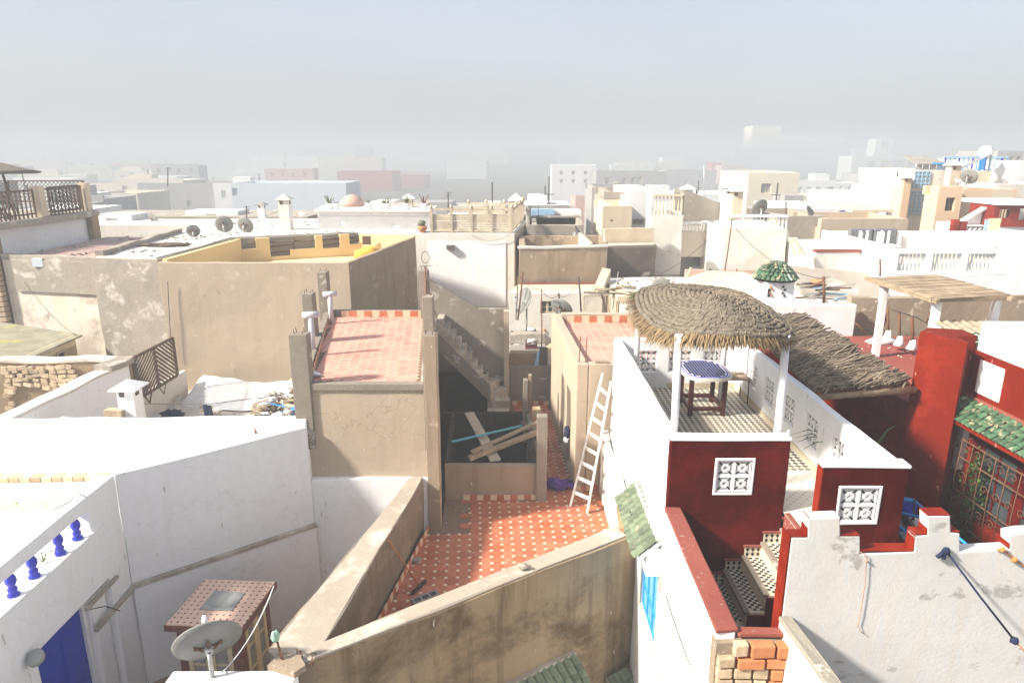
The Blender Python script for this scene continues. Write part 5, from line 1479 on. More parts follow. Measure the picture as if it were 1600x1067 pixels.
# white tower chimney with green tiled cap
tw = thing('tiled_chimney', 'tall white chimney with a domed green tile cap', 'chimney', (6.75, 17, -13))
cx, cy = 6.68, 16.6
x0, z_ = aty(1197, 430, 16.3); x1, _ = aty(1244, 430, 16.3)
cx = (x0 + x1) / 2; hw = (x1 - x0) / 2
obj('shaft', MB().prism([(cx - hw, 16.3), (cx + hw, 16.3), (cx + hw, 16.3 + 2 * hw), (cx - hw, 16.3 + 2 * hw)], -13, -2.95, wob=.01), 'white', tw, bevel=.012)
cyc = 16.3 + hw
obj('vent_slot', MB().box(cx - .28, cx - .22, 16.29, 16.299, -3.32, -3.12), 'black', tw)
for k, (dx_, dz) in enumerate(((-.25, -3.1), (-.2, -3.17), (-.25, -3.25), (-.2, -3.32), (.05, -3.1), (.1, -3.17), (.05, -3.25), (.1, -3.32))):
    obj('vent_hole', MB().box(cx + dx_, cx + dx_ + .05, 16.283, 16.2895, dz, dz + .05), 'black' if k > 3 else 'brick', tw)
obj('cap', MB().lathe([(.50, 0), (.50, .05), (.36, .22), (.16, .36), (.02, .42)], (cx, cyc, -2.96), 16), 'black', tw)
for r_, (rad, z, n, pitch) in enumerate(((.46, -2.85, 28, .85), (.385, -2.77, 24, .8), (.31, -2.70, 20, .7), (.235, -2.64, 15, .6), (.16, -2.59, 11, .5), (.085, -2.56, 6, .4))):
    for k in range(n):
        a = 2 * PI * k / n + r_ * .2
        e = Matrix.Rotation(a + PI / 2, 4, 'Z') @ Matrix.Rotation(pitch + random.uniform(-.1, .1), 4, 'X')
        inst('roof_tile', RT_S, (cx + (rad - .02) * math.cos(a), cyc + (rad - .02) * math.sin(a), z + .03), tw, e.to_euler())
# junk pile on a roof behind
jx, jy = aty(1285, 470, 18.5)[0], 18.5
jk = thing('junk_pile', 'pile of boards, crates and an orange basin on a far roof by the chimney', 'junk', (jx, jy, -3.6))
for k in range(16):
    x = jx + random.uniform(-.55, .5); y = jy + random.uniform(-.4, .4); z = -3.75 + random.uniform(0, .35)
    d = Vector((random.uniform(.5, 1), random.uniform(-.4, .4), random.uniform(-.1, .2))).normalized()
    obj('board', MB().bar(Vector((x, y, z)) - d * .3, Vector((x, y, z)) + d * .3, random.uniform(.06, .16), .03), random.choice(['wood', 'metal', 'roof_grey', 'wood_brown', 'blue_soft']), jk)
obj('basin', MB().lathe([(.1, 0), (.17, .1), (.16, .1)], (jx - .35, jy - .3, -3.35), 12), 'terracotta', jk)
# ================================================================ middle distance, left
def P2(px, py, z): return atz(px, py, z)
def front(px, py, Y): return aty(px, py, Y)
def px_s(p0, p1, px):
    """distance along the line p0->p1 at which it is seen in column px"""
    p0, p1 = Vector(p0[:2]), Vector(p1[:2]); d = p1 - p0; L = d.length; k = (px - 800) / F / cp * 1.0
    lo, hi = 0.0, 1.0
    g = lambda t: (p0.x + d.x * t) / (cp * (p0.y + d.y * t) + sp * 3.2) - (px - 800) / F
    s0 = g(0)
    for _ in range(40):
        m = (lo + hi) / 2
        if (g(m) > 0) == (s0 > 0): lo = m
        else: hi = m
    return L * lo
# big tan house, ochre roof terrace
Y1 = [(-10.1, 19.6), (-4.65, 19.6), (-3.6, 25.9), (-5.75, 26.5), (-9.8, 24.7)]
yh = thing('ochre_roof_house', 'tall tan rendered house whose roof terrace is painted ochre yellow inside', 'house', (-6, 22, -13))
obj('wall', MB().wall(Y1[0], Y1[1], .16, -13, -3.0, wob=.012), 'tan', yh, bevel=.012)
obj('wall', MB().wall(Y1[1], Y1[2], .16, -13, -3.0, wob=.012), 'tan_dark', yh, bevel=.012)  # darker render puts the shade of this side into its colour
obj('wall', MB().wall(Y1[2], Y1[3], .16, -13, -2.95, wob=.006), 'ochre', yh, bevel=.012)
S = lambda px: px_s(Y1[4], Y1[3], px)
Ld = (Vector(Y1[3]) - Vector(Y1[4])).length
obj('wall', MB().wall(Y1[4], (-10.06, 19.79), .15, -4.2, -2.93), 'ochre', yh, bevel=.01)
hd = []
for a, b, z in ((372, 400, -3.3), (421, 452, -3.62), (452, 492, -3.40), (503, 530, -3.42), (545, 562, -3.32)):
    hd.append((Ld - S(b), Ld - S(a), z, -2.93))
obj('wall', MB().wall(Y1[3], Y1[4], .15, -4.2, -2.93, holes=hd, wob=0), 'ochre', yh)
obj('roof', MB().prism(inset(Y1, .18)[1], -4.0, -3.75), 'ochre', yh)
def on_d(px, z):
    p = Vector(Y1[4]).lerp(Vector(Y1[3]), S(px) / Ld); return Vector((p.x + .05, p.y - .05, z))
for a, b, zz in ((418, 458, (-3.25, -3.48)), (503, 532, (-3.08, -3.3)), (544, 564, (-3.05, -3.22)), (370, 402, (-3.10,))):
    for z in zz: obj('log_rail', MB().tube([on_d(a, z - .02), on_d((a + b) / 2, z + .015), on_d(b, z + .03)], .035, 6), 'wood_brown', yh)
    obj('log_post', MB().tube([on_d(b - 2, -3.75), on_d(b, -2.98)], .035, 6), 'wood_brown', yh)
x, y = P2(573, 397, -3.6)
cu = thing('yellow_cushion', 'yellow cushion heap with a framed picture in the corner of the ochre terrace', 'cushion', (-5.3, 25.4, -3.75))
obj('cushion', blob(MB(), (-5.3, 25.4, -3.55), .45, .35, .25, 14, 8, .7, 2), 'yellow_cloth', cu)
obj('picture', MB().bar((-5.45, 26.0, -3.3), (-5.45, 26.0, -2.98), .32, .04, up=(0, 1, 0)), 'wood_brown', cu)
# rough house left of it
M2 = [(-12.3, 20.1), (-10.16, 19.75), (-9.98, 24.85), (-5.95, 26.7), (-6.0, 27.1), (-12.9, 26.6)]
rg = thing('rough_house', 'house with a coarse pitted grey-beige wall left of the tan house', 'house', (-10, 23, -13))
obj('wall', MB().prism(M2, -13, -2.95, wob=.02, step=.5), 'rough', rg, bevel=.015)
obj('roof', MB().prism(inset(M2, .12)[1], -2.95, -2.90, wob=.012), 'roof_white', rg)
obj('curb', MB().wall((-12.2, 20.2), (-12.8, 26.5), -.22, -2.95, -2.74, wob=.04, step=.3), 'rough', rg)
tag(obj('rag_roll', blob(MB(), (-11.2, 22.3, -2.84), .75, .12, .07, 26, 8, 1.0, 4), 'wood_brown', at=(-11.2, 22.3, -2.9)), 'long rolled dark rag lying on the rough house roof', 'rag')
def dishat(label, px, pyc, Y, zbase, R, aim=(.2, 1, .5), **k):
    X, Z = front(px, pyc, Y)
    return sat_dish(label, (X, Y, zbase), R, aim, max(.15, Z - zbase), **k)
G_D = 'satellite dishes on the roofs'
dishat('smallest of the three dishes in a row on the roof behind the rough house', 302, 366, 25.0, -2.9, .24, (-.3, .8, .4), group=G_D, lnb=False)
dishat('middle of three dishes on the roof left of the ochre terrace', 349, 353, 26.4, -2.9, .33, (-.2, 1, .35), group=G_D, lnb=False)
dishat('right one of three dishes, on a dark box base by the ochre terrace', 380, 354, 26.4, -2.9, .32, (.2, 1, .35), group=G_D, lnb=False)
# lattice terrace far left
lt = thing('lattice_terrace_house', 'house with a pale wall under a rooftop terrace fenced with brown lattice', 'house', (-18, 26, -13))
LXP = -17.0
obj('wall', MB().prism([(-26, 22.6), (LXP, 22.6), (LXP + .05, 28.0), (-26, 28.0)], -13, -2.42, wob=.01), 'far_blue' if False else 'white', lt, bevel=.01)
obj('roof_slab', MB().prism([(-26, 22.3), (LXP + .35, 22.3), (LXP + .35, 28.3), (-26, 28.3)], -2.42, -2.2, wob=.02, step=.4), 'rough', lt, bevel=.015)
q = MB()
for (x0_, y0_) in ((LXP - .15, 22.2), (LXP - .15, 27.8)):
    obj('brick_pier', MB().prism([(x0_, y0_), (x0_ + .45, y0_), (x0_ + .45, y0_ + .45), (x0_, y0_ + .45)], -13, -2.43, wob=.015, step=.4), 'rubble', lt)
for k in range(22):
    z = -6.2 + k * .17
    obj('brick', MB().box(LXP + .08 + .02 * (k % 2), LXP + .34, 22.17, 22.4, z, z + .13), 'stone', lt, bevel=.01)
def lattice(parent, p0, p1, z0, z1, pitch=.13, w=.022, mat='wood_brown', diag=True, kind='stuff'):
    p0, p1 = Vector(p0[:2]), Vector(p1[:2]); d = p1 - p0; L = d.length; u = d / L; H = z1 - z0
    q = MB(); at_ = lambda s, z: (p0.x + u.x * s, p0.y + u.y * s, z)
    if diag:
        n = int((L + H) / pitch)
        for k in range(n + 1):
            c = k * pitch
            a, b = max(0, c - H), min(L, c)
            if b > a: q.bar(at_(a, z0 + min(H, c) - 0 if c < H else z1), at_(b, z0 + max(0, c - L)), w, .01)
            if b > a: q.bar(at_(L - a, z0 + min(H, c) if c < H else z1), at_(L - b, z0 + max(0, c - L)), w, .01)
    obj('lattice_strips', q, mat, parent, kind=kind)
    for z in (z0, z1): obj('rail', MB().bar(at_(0, z), at_(L, z), .05, .05), mat, parent)
    for s in (0, L): obj('stile', MB().bar(at_(s, z0), at_(s, z1), .05, .05), mat, parent)
fn = thing('lattice_fence', 'brown crossed-lath lattice fencing round the far left roof terrace', 'fence', (-17.2, 25, -2.2))
lattice(fn, (LXP - 3, 28.1), (LXP, 28.1), -1.85, -1.05, .16)
lattice(fn, (LXP - 6.2, 28.1), (LXP - 3.1, 28.1), -1.85, -1.05, .16)
lattice(fn, (LXP, 25.9), (LXP, 27.7), -2.1, -1.2, .15)
for y0_, y1_ in ((22.5, 24.9), (25.5, 27.7)):
    n = int((y1_ - y0_) / .2)
    for k in range(n + 1):
        y = y0_ + (y1_ - y0_) * k / n
        obj('paling', MB().bar((LXP + .08, y, -2.2), (LXP + .08, y, -1.2), .05, .03), 'wood_brown', fn)
    for z in (-2.05, -1.25): obj('rail', MB().bar((LXP + .08, y0_, z), (LXP + .08, y1_, z), .05, .05), 'wood_brown', fn)
for y in (25.2, 27.95): obj('pillar', MB().box(LXP - .1, LXP + .22, y - .17, y + .17, -2.2, -1.12), 'cream', fn, bevel=.01)
obj('pillar', MB().box(-21.2, -20.8, 27.9, 28.3, -2.2, -.95), 'cream', fn, bevel=.01)
X, Z = front(3, 268, 25.5)
fu = thing('far_umbrella', 'thatched umbrella on the lattice-fenced terrace at the far left edge', 'umbrella', (X, 25.5, -2.2))
obj('canopy', MB().lathe([(1.15, -.02), (1.2, .03), (.8, .12), (.35, .25), (.05, .35)], (X, 25.5, Z - .05), 22), 'thatch', fu)
obj('pole', MB().tube([(X + .2, 25.5, -2.2), (X, 25.5, Z)], .04, 8), 'wood_brown', fu)
tc = thing('terrace_furniture', 'dark stacked chairs behind the lattice fence, far left', 'chairs', (-17.6, 23.8, -2.2))
for k in range(8):
    y = 23.0 + k * .18
    for z0_ in (0,): obj('frame', MB().tube([(LXP - .5, y, -2.2), (LXP - .35, y + .05, -1.7), (LXP - .55, y + .1, -1.25), (LXP - .3, y + .16, -1.7), (LXP - .2, y + .2, -2.2)], .025, 5), 'iron', tc)
obj('slanted_board', MB().bar((LXP + .0, 25.6, -2.0), (LXP + .0, 26.2, -1.45), .12, .02), 'white', tc)
# its lower neighbours
ar = thing('pink_roof_house', 'old house with a pinkish roof and a low hatch below the lattice terrace', 'house', (-14.5, 24, -13))
AP = [(-16.6, 22.4), (-12.95, 21.9), (-12.4, 20.4), (-12.95, 26.7), (-12.2, 28.2), (LXP + .3, 28.2)]
AP = [(-16.6, 22.4), (-12.75, 21.7), (-12.95, 26.7), (-12.2, 28.4), (LXP + .36, 28.4)]
obj('wall', MB().prism(AP, -13, -3.30, wob=.015, step=.5), 'stained', ar, bevel=.015)
obj('roof', MB().prism(inset(AP, .25)[1], -3.3, -3.26), flat('pinkish_roof', (.44, .30, .26), .9, var=.3, scale=1.5), ar)
obj('curb', MB().wall((-16.6, 22.38), (-12.75, 21.68), .3, -3.32, -3.16, wob=.03, step=.3), 'rough', ar)
obj('upper_band', MB().wall((-16.2, 22.25), (-12.78, 21.62), .06, -4.35, -3.3, wob=.012), 'rough', ar, bevel=.01)
X, Z = front(50, 410, 22.0)
obj('hatch', MB().box(X - .02, X + .32, 22.02, 22.1, Z - .15, Z + .12), 'far_blue', ar)
# shed with a mossy roof
sd_ = thing('wooden_shed', 'yellowish clapboard shed with a mossy corrugated roof', 'shed', (-14.5, 18.6, -7))
ea, eb = (-12.85, 17.2), (-12.9, 19.9)
rf = MB().slope([(-12.8, 17.1, -5.22), (-12.85, 20.0, -5.22), (-17.0, 21.0, -4.9), (-17.0, 17.1, -4.9)], .06)
obj('roof', rf, flat('mossy_roof_sheet', (.30, .28, .20), .95, var=.35, scale=2, grow=((.36, .34, .10), .55)), sd_)
for k in range(8):
    z = -6.4 + k * .15
    H = [(.6, 1.0, -6.05, -5.62), (1.75, 2.1, -6.3, -5.5)]
    obj('board', MB().wall((-12.98 + .008 * (k % 2), 17.2), (-13.02, 19.9), .03, z, z + .145, holes=[h for h in H]), 'cream_wood', sd_)
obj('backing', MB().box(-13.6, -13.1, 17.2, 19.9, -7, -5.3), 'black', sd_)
for (a, b, c, e) in ((17.78, 18.22, -6.08, -5.6), (18.93, 19.32, -6.32, -5.48)):
    obj('window_frame', MB().wall((-12.97, a), (-12.97, b), .05, c, e, holes=[(.05, b - a - .05, c + .05, e - .05)]), 'wood_pale', sd_)
obj('fascia', MB().bar((-12.8, 17.4, -5.28), (-12.83, 18.7, -5.28), .03, .1), 'wood_pale', sd_)
# rubble wall and diagonal white wall
rbw = thing('rubble_wall', 'weathered rubble stone wall with crumbling render, left middle', 'wall', (-11.5, 16.4, -9))
obj('wall', MB().wall((-15, 16.25), (-9.5, 16.35), .35, -9, -4.98, wob=.03, step=.3), 'rubble', rbw, bevel=.02)
obj('coping', MB().wall((-15, 16.22), (-9.5, 16.32), .4, -4.98, -4.90, wob=.03, step=.25), 'stained', rbw, bevel=.02)
stn = mesh_from(MB().prism([(-.09, -.03), (.09, -.03), (.1, .03), (-.1, .03)], -.05, .05, wob=.012, step=.06), 'stone', M['stone'])
cnt = 0
for r_ in range(15):
    x = -12.6 + random.uniform(0, .2)
    while x < -9.7 and cnt < 260:
        z = -6.55 + r_ * .105
        n_ = noise.noise(Vector((x * .8, 0, z * .9)))
        if n_ > -.12:
            inst('stone', stn, (x, 16.235, z + random.uniform(-.02, .02)), rbw, (random.uniform(-.2, .2), random.uniform(-.2, .2), random.uniform(-.15, .15)), (random.uniform(.6, 1.25), 1.2, random.uniform(.7, 1.1)))
            cnt += 1
        x += random.uniform(.19, .27)
dg = thing('shaded_white_wall', 'shaded white wall with a flaking sunlit top running back from the terrace', 'wall', (-9.6, 14.4, -9))
obj('wall', MB().wall((-9.75, 12.3), (-9.5, 16.4), .32, -9, -5.02, wob=.012), 'white', dg, bevel=.01)
obj('coping', MB().wall((-9.73, 12.3), (-9.48, 16.42), .36, -5.02, -4.95, wob=.03, step=.2), 'white_old', dg, bevel=.015)
obj('rubble_top', MB().prism([(-9.9, 15.6), (-9.5, 15.6), (-9.45, 16.5), (-9.85, 16.5)], -4.96, -4.82, wob=.06, step=.15), 'rough', dg)
ts = thing('trellis_screen', 'brown wooden screen of chevron slats leaning over the white wall', 'screen', (-9.45, 17.4, -6))
def tq(s, z): 
    p = Vector((-9.47, 16.5)).lerp(Vector((-9.40, 18.5)), s); return Vector((p.x, p.y, z))
z_lo = lambda s: -6.0 ; z_hi = lambda s: -4.92
for a, b in (((0, -6.0), (1, -6.0)), ((0, -4.92), (1, -4.92)), ((0, -6.0), (0, -4.92)), ((1, -6.0), (1, -4.92)), ((.5, -6.0), (.5, -4.92))):
    obj('frame', MB().bar(tq(*a), tq(*b), .06, .06), 'wood_brown', ts)
for half in (0, 1):
    for k in range(-7, 13):
        x0_, x1_ = (0, .5); 
        pts = []
        c = k * .125
        z0_, z1_ = -6.0 + c, -6.0 + c + .75
        # slats rise toward the middle post
        a = [0.0, z0_]; b = [.5, z1_]
        lo, hi = -6.0, -4.92
        if z1_ < lo or z0_ > hi: continue
        if a[1] < lo: a = [.5 * (lo - z0_) / (z1_ - z0_), lo]
        if b[1] > hi: b = [.5 * (hi - z0_) / (z1_ - z0_), hi]
        if half: a, b = [1 - a[0], a[1]], [1 - b[0], b[1]]
        obj('slat', MB().bar(tq(*a) + Vector((.01, 0, 0)), tq(*b) + Vector((.01, 0, 0)), .05, .02, up=(1, 0, 0)), 'wood_brown', ts)
for s in (.25, .6):
    obj('bracket', MB().tube([tq(s - .1, -6.0), tq(s, -6.28), tq(s + .08, -6.0)], .015, 5), 'iron', ts)
sw = thing('patio_wall', 'low cream wall under the chevron screen', 'wall', (-9.45, 17.5, -8))
obj('wall', MB().wall((-9.5, 16.45), (-9.35, 18.9), .12, -9, -5.98, wob=.015), 'white_old', sw, bevel=.012)
obj('pipe', MB().tube([(-9.3, 16.8, -7.1), (-9.3, 18.2, -6.5)], .03, 6), 'metal', sw)
lr = thing('lower_roof', 'cluttered pale roof between the white terrace and the tan house', 'roof', (-7, 16, -13))
obj('deck', MB().prism([(-9.5, 12.4), (-4.1, 12.5), (-5.0, 19.58), (-9.5, 19.58)], -13, -6.75, wob=.01), 'roof_white', lr)
tpm = MB(); n_ = 18
vs = []
for i in range(n_ + 1):
    for j in range(7):
        u, v = i / n_, j / 6
        x = -9.15 + 4.0 * u; y = 19.5 - 1.5 * v - .5 * math.sin(u * 3.1); z = -6.35 - .36 * v + .05 * math.sin(u * 9 + v * 3) + .06 * noise.noise(Vector((x * 2, y * 2, 0)))
        vs.append((x, y, z))
tpm.add(vs, [(i * 7 + j, i * 7 + j + 1, (i + 1) * 7 + j + 1, (i + 1) * 7 + j) for i in range(n_) for j in range(6)], True)
tag(obj('white_sheet', tpm, 'cloth_white', at=(-7, 18.5, -6.75)), 'big rumpled white sheet along the foot of the tan wall', 'sheet')
bk_ = thing('black_bag', 'black crumpled bag on the pale roof behind the white chimney', 'bag', (-7.9, 16.3, -6.75))
X, Z = front(270, 652, 15.2); obj('bag', blob(MB(), (*atz(270, 650, -6.65), -6.62), .27, .2, .14, 14, 8, 1.0, 3), 'navy', bk_)
cl = thing('clothesline', 'thin clothesline over the pale roof with dark socks hanging', 'clothesline', (-8, 16.5, -6.7))
X, Z = front(320, 632, 15.5)
obj('line', MB().tube([(-9.4, 16.2, -6.0), (X, 15.5, Z), (-5.2, 15.2, -5.4)], .008, 5), 'iron', cl)
obj('sock', MB().bar((X, 15.5, Z), (X + .02, 15.5, Z - .32), .09, .05, up=(0, 1, 0)), 'navy', cl)
obj('sock', MB().bar((X + .1, 15.5, Z - .02), (X + .13, 15.5, Z - .28), .07, .05, up=(0, 1, 0)), 'navy', cl)
# scrap heap
sc = thing('scrap_heap', 'heap of broken boards, blue bags and debris beside the concrete house', 'debris', (-5.5, 16.5, -6.75))
for k in range(170):
    px, py = random.uniform(395, 468), random.uniform(602, 652)
    if py < 652 - (px - 388) * .75: continue
    x, y = atz(px, py, -6.7)
    L = random.uniform(.1, .42); d = Vector((random.uniform(-1, 1), random.uniform(-.6, .6), random.uniform(-.25, .25))).normalized()
    c = Vector((x, y, -6.68 + random.uniform(0, .28)))
    obj('board', MB().bar(c - d * L / 2, c + d * L / 2, random.uniform(.05, .15), .025), random.choice(['wood', 'wood_pale', 'wood_brown', 'wood_pale', 'metal', 'wood', 'roof_grey', 'stone']), sc)
for k in range(12):
    px, py = random.uniform(400, 468), random.uniform(636, 652)
    x, y = atz(px, py, -6.6)
    obj('bag', blob(MB(), (x, y, -6.6 + random.uniform(0, .1)), .10, .08, .07, 9, 6, 1.0, 3, k), random.choice(['far_blue', 'cloth_white', 'navy', 'cloth_white', 'blue_soft']), sc)
plank('blue board on the debris heap beside the concrete house', A3(425, 630, -6.5), A3(466, 640, -6.45), .12, .03, 'blue_mid')
# white rooftop vents behind the white terrace wall
def vent_chimney(label, px, pyt, pyb, Y, w, zb=-7.5, cap='white', body='white', slots=True, over=.10):
    X, Zt = front(px, pyt, Y); zt2 = front(px, pyb, Y)[1]
    t = thing('vent_chimney', label, 'chimney', (X, Y, zb)); h = w / 2; ch = Zt - w * .55
    obj('shaft', MB().prism([(X - h, Y - h), (X + h, Y - h), (X + h, Y + h), (X - h, Y + h)], zb, ch, wob=.004), body, t, bevel=.01)
    g = h + over
    obj('cap', MB().add([(X - g, Y - g, ch), (X + g, Y - g, ch), (X + g, Y + g, ch), (X - g, Y + g, ch), (X - g, Y - g, ch + .03), (X + g, Y - g, ch + .03), (X + g, Y + g, ch + .03), (X - g, Y + g, ch + .03), (X, Y, Zt)],
                       [(3, 2, 1, 0), (0, 1, 5, 4), (1, 2, 6, 5), (2, 3, 7, 6), (3, 0, 4, 7), (4, 5, 8), (5, 6, 8), (6, 7, 8), (7, 4, 8)]), cap, t)
    if slots:
        obj('vent', MB().box(X - h * .7, X - h * .1, Y - h - .006, Y - h + .01, ch - w * .42, ch - w * .08), 'soot', t)
        obj('vent', MB().box(X + h - .01, X + h + .006, Y - h * .6, Y + h * .2, ch - w * .42, ch - w * .08), 'soot', t)
    return t
vent_chimney('bright white square vent chimney with a pyramid cap behind the white terrace', 199, 592, 655, 12.9, .33)
vent_chimney('pyramid cap of a white vent just showing over the white terrace wall', 98, 650, 665, 12.7, .36, slots=False)
tag(obj('broken_brick', MB().prism([(-7.95, 12.62), (-7.6, 12.62), (-7.6, 12.8), (-7.95, 12.8)], -5.1, -4.84, wob=.02, step=.1), 'stone', at=(-7.8, 12.7, -5)), 'brown brick showing beside the pyramid cap over the white wall', 'brick')
x, y = atz(391, 690, -4.87)
tag(obj('red_flap', MB().add([(-4.86, 12.13, -5.2), (-4.74, 12.13, -5.23), (-4.86, 12.15, -4.95)], [(0, 1, 2)]), 'red_coping', at=(-4.8, 12.15, -5.2)), 'small reddish triangle on the white terrace wall', 'flap')

# ================================================================ middle distance, centre
ph = thing('cream_house', 'long flaking cream-white house carrying a slatted fence and a flat hut', 'house', (-5, 30, -13))
PP = [(-13.5, 27.6), (.1, 27.0), (.75, 33), (-13.5, 33.5)]
obj('wall', MB().prism(PP, -13, -3.0, wob=.012, step=.6), 'white_old', ph, bevel=.012)
obj('roof', MB().prism(inset(PP, .3)[1], -3.0, -2.97), 'roof_white', ph)
obj('render_panel', MB().wall((-3.3, 27.12), (-.25, 26.985), .02, -5.9, -3.32), 'white', ph)
obj('drain', MB().box(-2.55, -2.25, 26.9, 27.1, -3.62, -3.45), 'soot', ph)
obj('side_face', MB().wall((.125, 27.05), (.765, 32.9), -.02, -13, -3.02), 'tan', ph)
wf = thing('slatted_fence', 'pale wooden roof fence with carved posts and slatted panels', 'fence', (-1.5, 28, -3))
def slat_fence(p0, p1, n, z0, z1, open_=False):
    p0, p1 = Vector(p0), Vector(p1)
    for k in range(n + 1):
        p = p0.lerp(p1, k / n)
        obj('post', MB().box(p.x - .05, p.x + .05, p.y - .05, p.y + .05, z0, z1 + .03).lathe([(.05, 0), (.07, .05), (.05, .1), (.02, .15)], (p.x, p.y, z1 + .02), 8), 'wood_pale', wf)
    obj('rail', MB().bar((p0.x, p0.y, z1 - .02), (p1.x, p1.y, z1 - .02), .07, .09), 'wood_pale', wf)
    obj('rail', MB().bar((p0.x, p0.y, z0 + .06), (p1.x, p1.y, z0 + .06), .05, .07), 'wood_pale', wf)
    if open_:
        m = int((p1 - p0).length / .28)
        for k in range(m):
            p = p0.lerp(p1, (k + .5) / m); obj('paling', MB().bar((p.x, p.y, z0 + .06), (p.x, p.y, z1 - .05), .04, .04), 'wood_pale', wf)
    else:
        for k in range(n):
            a, b = p0.lerp(p1, k / n), p0.lerp(p1, (k + 1) / n)
            for j in range(7):
                z = z0 + .13 + j * .088
                obj('slat', MB().bar((a.x, a.y + .02, z), (b.x, b.y + .02, z), .02, .075), 'wood_pale', wf)
slat_fence((-3.15, 27.3), (-.02, 27.2), 4, -2.98, -2.08)
slat_fence((-1.95, 31.6), (.45, 31.4), 3, -2.98, -2.15)
slat_fence((.0, 27.3), (.5, 32.5), 3, -2.98, -2.08, open_=True)
hu = thing('flat_hut', 'long flat white boarded hut on the cream roof, potted plants on top', 'hut', (-5.5, 28.5, -3))
HX0 = front(497, 350, 28.2)[0]; HX1 = -3.3
obj('body', MB().prism([(HX0, 28.2), (HX1, 28.05), (HX1, 30.5), (HX0 - .4, 30.8)], -3.0, -2.26, wob=.004), 'white', hu)
for k in range(6):
    obj('board', MB().wall((HX0, 28.18), (HX1, 28.03), .02, -2.96 + k * .115, -2.96 + k * .115 + .1, holes=[(.9, 1.08, -2.85, -2.6), (3.0, 3.3, -2.95, -2.75)]), 'white', hu)
obj('roof', MB().prism([(HX0 - .1, 28.1), (HX1 + .05, 27.95), (HX1 + .05, 30.6), (HX0 - .5, 30.9)], -2.26, -2.2), 'roof_white', hu)
vent_chimney('tall flaking white chimney with a flat pyramid cap, left of the hut', 444, 303, 362, 28.2, .42, zb=-3.0, body='white_old', cap='roof_white', over=.08)
vent_chimney('white turret with a pointed cap on the hut roof, nearer the fence', 638, 303, 338, 30.0, .36, zb=-2.2, body='cream')
vent_chimney('squat white turret with a broad pointed cap on the hut roof', 583, 314, 338, 30.4, .55, zb=-2.2, over=.2)
X, Z = front(548, 333, 30.0)
tag(obj('pink_dome', MB().lathe([(.55, 0), (.5, .2), (.32, .4), (.08, .5)], (X, 30.4, -2.2), 16), 'far_pink', at=(X, 30.4, -2.2)), 'small pinkish dome on the roof behind the flat hut', 'dome')
vent_chimney('tiny dark-capped white vent turret on the far roof, left of the tall chimney', 408, 315, 335, 33.5, .30, zb=-3.3, cap='roof_grey')
vent_chimney('small cream chimney at the far end of the slatted fence', 806, 302, 322, 32.8, .62, zb=-2.9, over=.05, slots=False, body='cream')
plants = ((516, 'spiky plant in a white pot at the left end of the hut roof', 3), (526, 'small low plant in a white pot second along the hut roof', 1), (577, 'plain white pot with a tuft by the squat turret', 1),
          (600, 'white pot with two cactus stubs, middle of the hut roof', 2), (606, 'tall leggy plant in a white pot, middle of the hut roof', 2), (663, 'reddish bushy pot plant at the right end of the hut roof', 3), (636, 'spiky plant in a white pot in front of the turret', 3))
for px, lab, amt in plants:
    X, Z = front(px, 333, 28.6)
    t = thing('potted_plant', lab, 'plant', (X, 28.6, -2.2), 'potted plants on the hut roof')
    obj('pot', MB().lathe([(.10, 0), (.14, .1), (.15, .22), (.12, .24)], (X, 28.6, -2.2), 10), 'white', t)
    q = MB()
    for k in range(7 * amt):
        a = random.uniform(0, 2 * PI); l = random.uniform(.08, .12 + .08 * amt)
        c = Vector((X, 28.6, -1.98)); q.bar(c, c + Vector((math.cos(a) * .7, math.sin(a) * .7, random.uniform(.3, 1.2))) * l, .03, .008)
    obj('leaves', q, 'leaf' if 'reddish' not in lab else 'rust', t)
X, Z = front(660, 355, 27.4)
tp_ = thing('cactus_pot', 'round grey-green cactus in an orange pot on the cream roof edge', 'plant', (X, 27.35, -2.98))
obj('pot', MB().lathe([(.10, 0), (.18, .1), (.2, .2), (.17, .24)], (X, 27.35, -2.98), 12), 'terracotta', tp_)
obj('cactus', blob(MB(), (X - .02, 27.35, -2.64), .16, .16, .14, 12, 8, .25, 6), flat('grey_green_cactus', (.16, .17, .12), .9), tp_)

# damp walled roof block
nb = thing('damp_block', 'block with a damp brown parapet wall and a pale sunken roof', 'house', (2, 26, -13))
NP = [(.25, 24.2), (3.4, 24.6), (3.75, 28.3), (.3, 28.3)]
w, r = shell(NP, -3.22, -13, .22, .5, .02)
obj('wall', w, 'tan_dark', nb, bevel=.012); obj('roof', r, 'cream', nb)
obj('coping', MB().wall((.22, 24.17), (3.42, 24.57), .26, -3.22, -3.15, wob=.02, step=.3), 'roof_white', nb)
obj('partition', MB().wall((2.9, 24.9), (2.8, 28.2), .12, -3.8, -3.1), 'cream', nb)
sb = thing('sooty_wall_house', 'house with a blackened patchy wall right of the damp block', 'house', (5, 26, -13))
obj('wall', MB().prism([(3.45, 25.3), (5.35, 25.6), (5.6, 29), (3.8, 29)], -13, -3.3, wob=.02), 'soot', sb, bevel=.012)
obj('parapet', MB().wall((3.5, 26.3), (5.4, 26.5), .2, -3.3, -2.75, wob=.02), 'cream', sb)
obj('roof', MB().prism([(3.6, 25.5), (5.3, 25.8), (5.4, 26.3), (3.6, 26.2)], -3.3, -3.27), 'cream', sb)
qh = thing('window_house', 'low white house with a small cream-framed window and a red-edged roof', 'house', (1.2, 23, -13))
obj('wall', MB().wall((-.1, 22.5), (3.0, 22.5), .2, -13, -4.45, holes=[(1.06, 1.5, -5.15, -4.72)], wob=.01), 'white_old', qh, bevel=.012)
obj('roof', MB().prism([(-.1, 22.71), (3.0, 22.71), (3.3, 24.15), (.2, 24.15)], -6, -4.47), 'cream', qh)
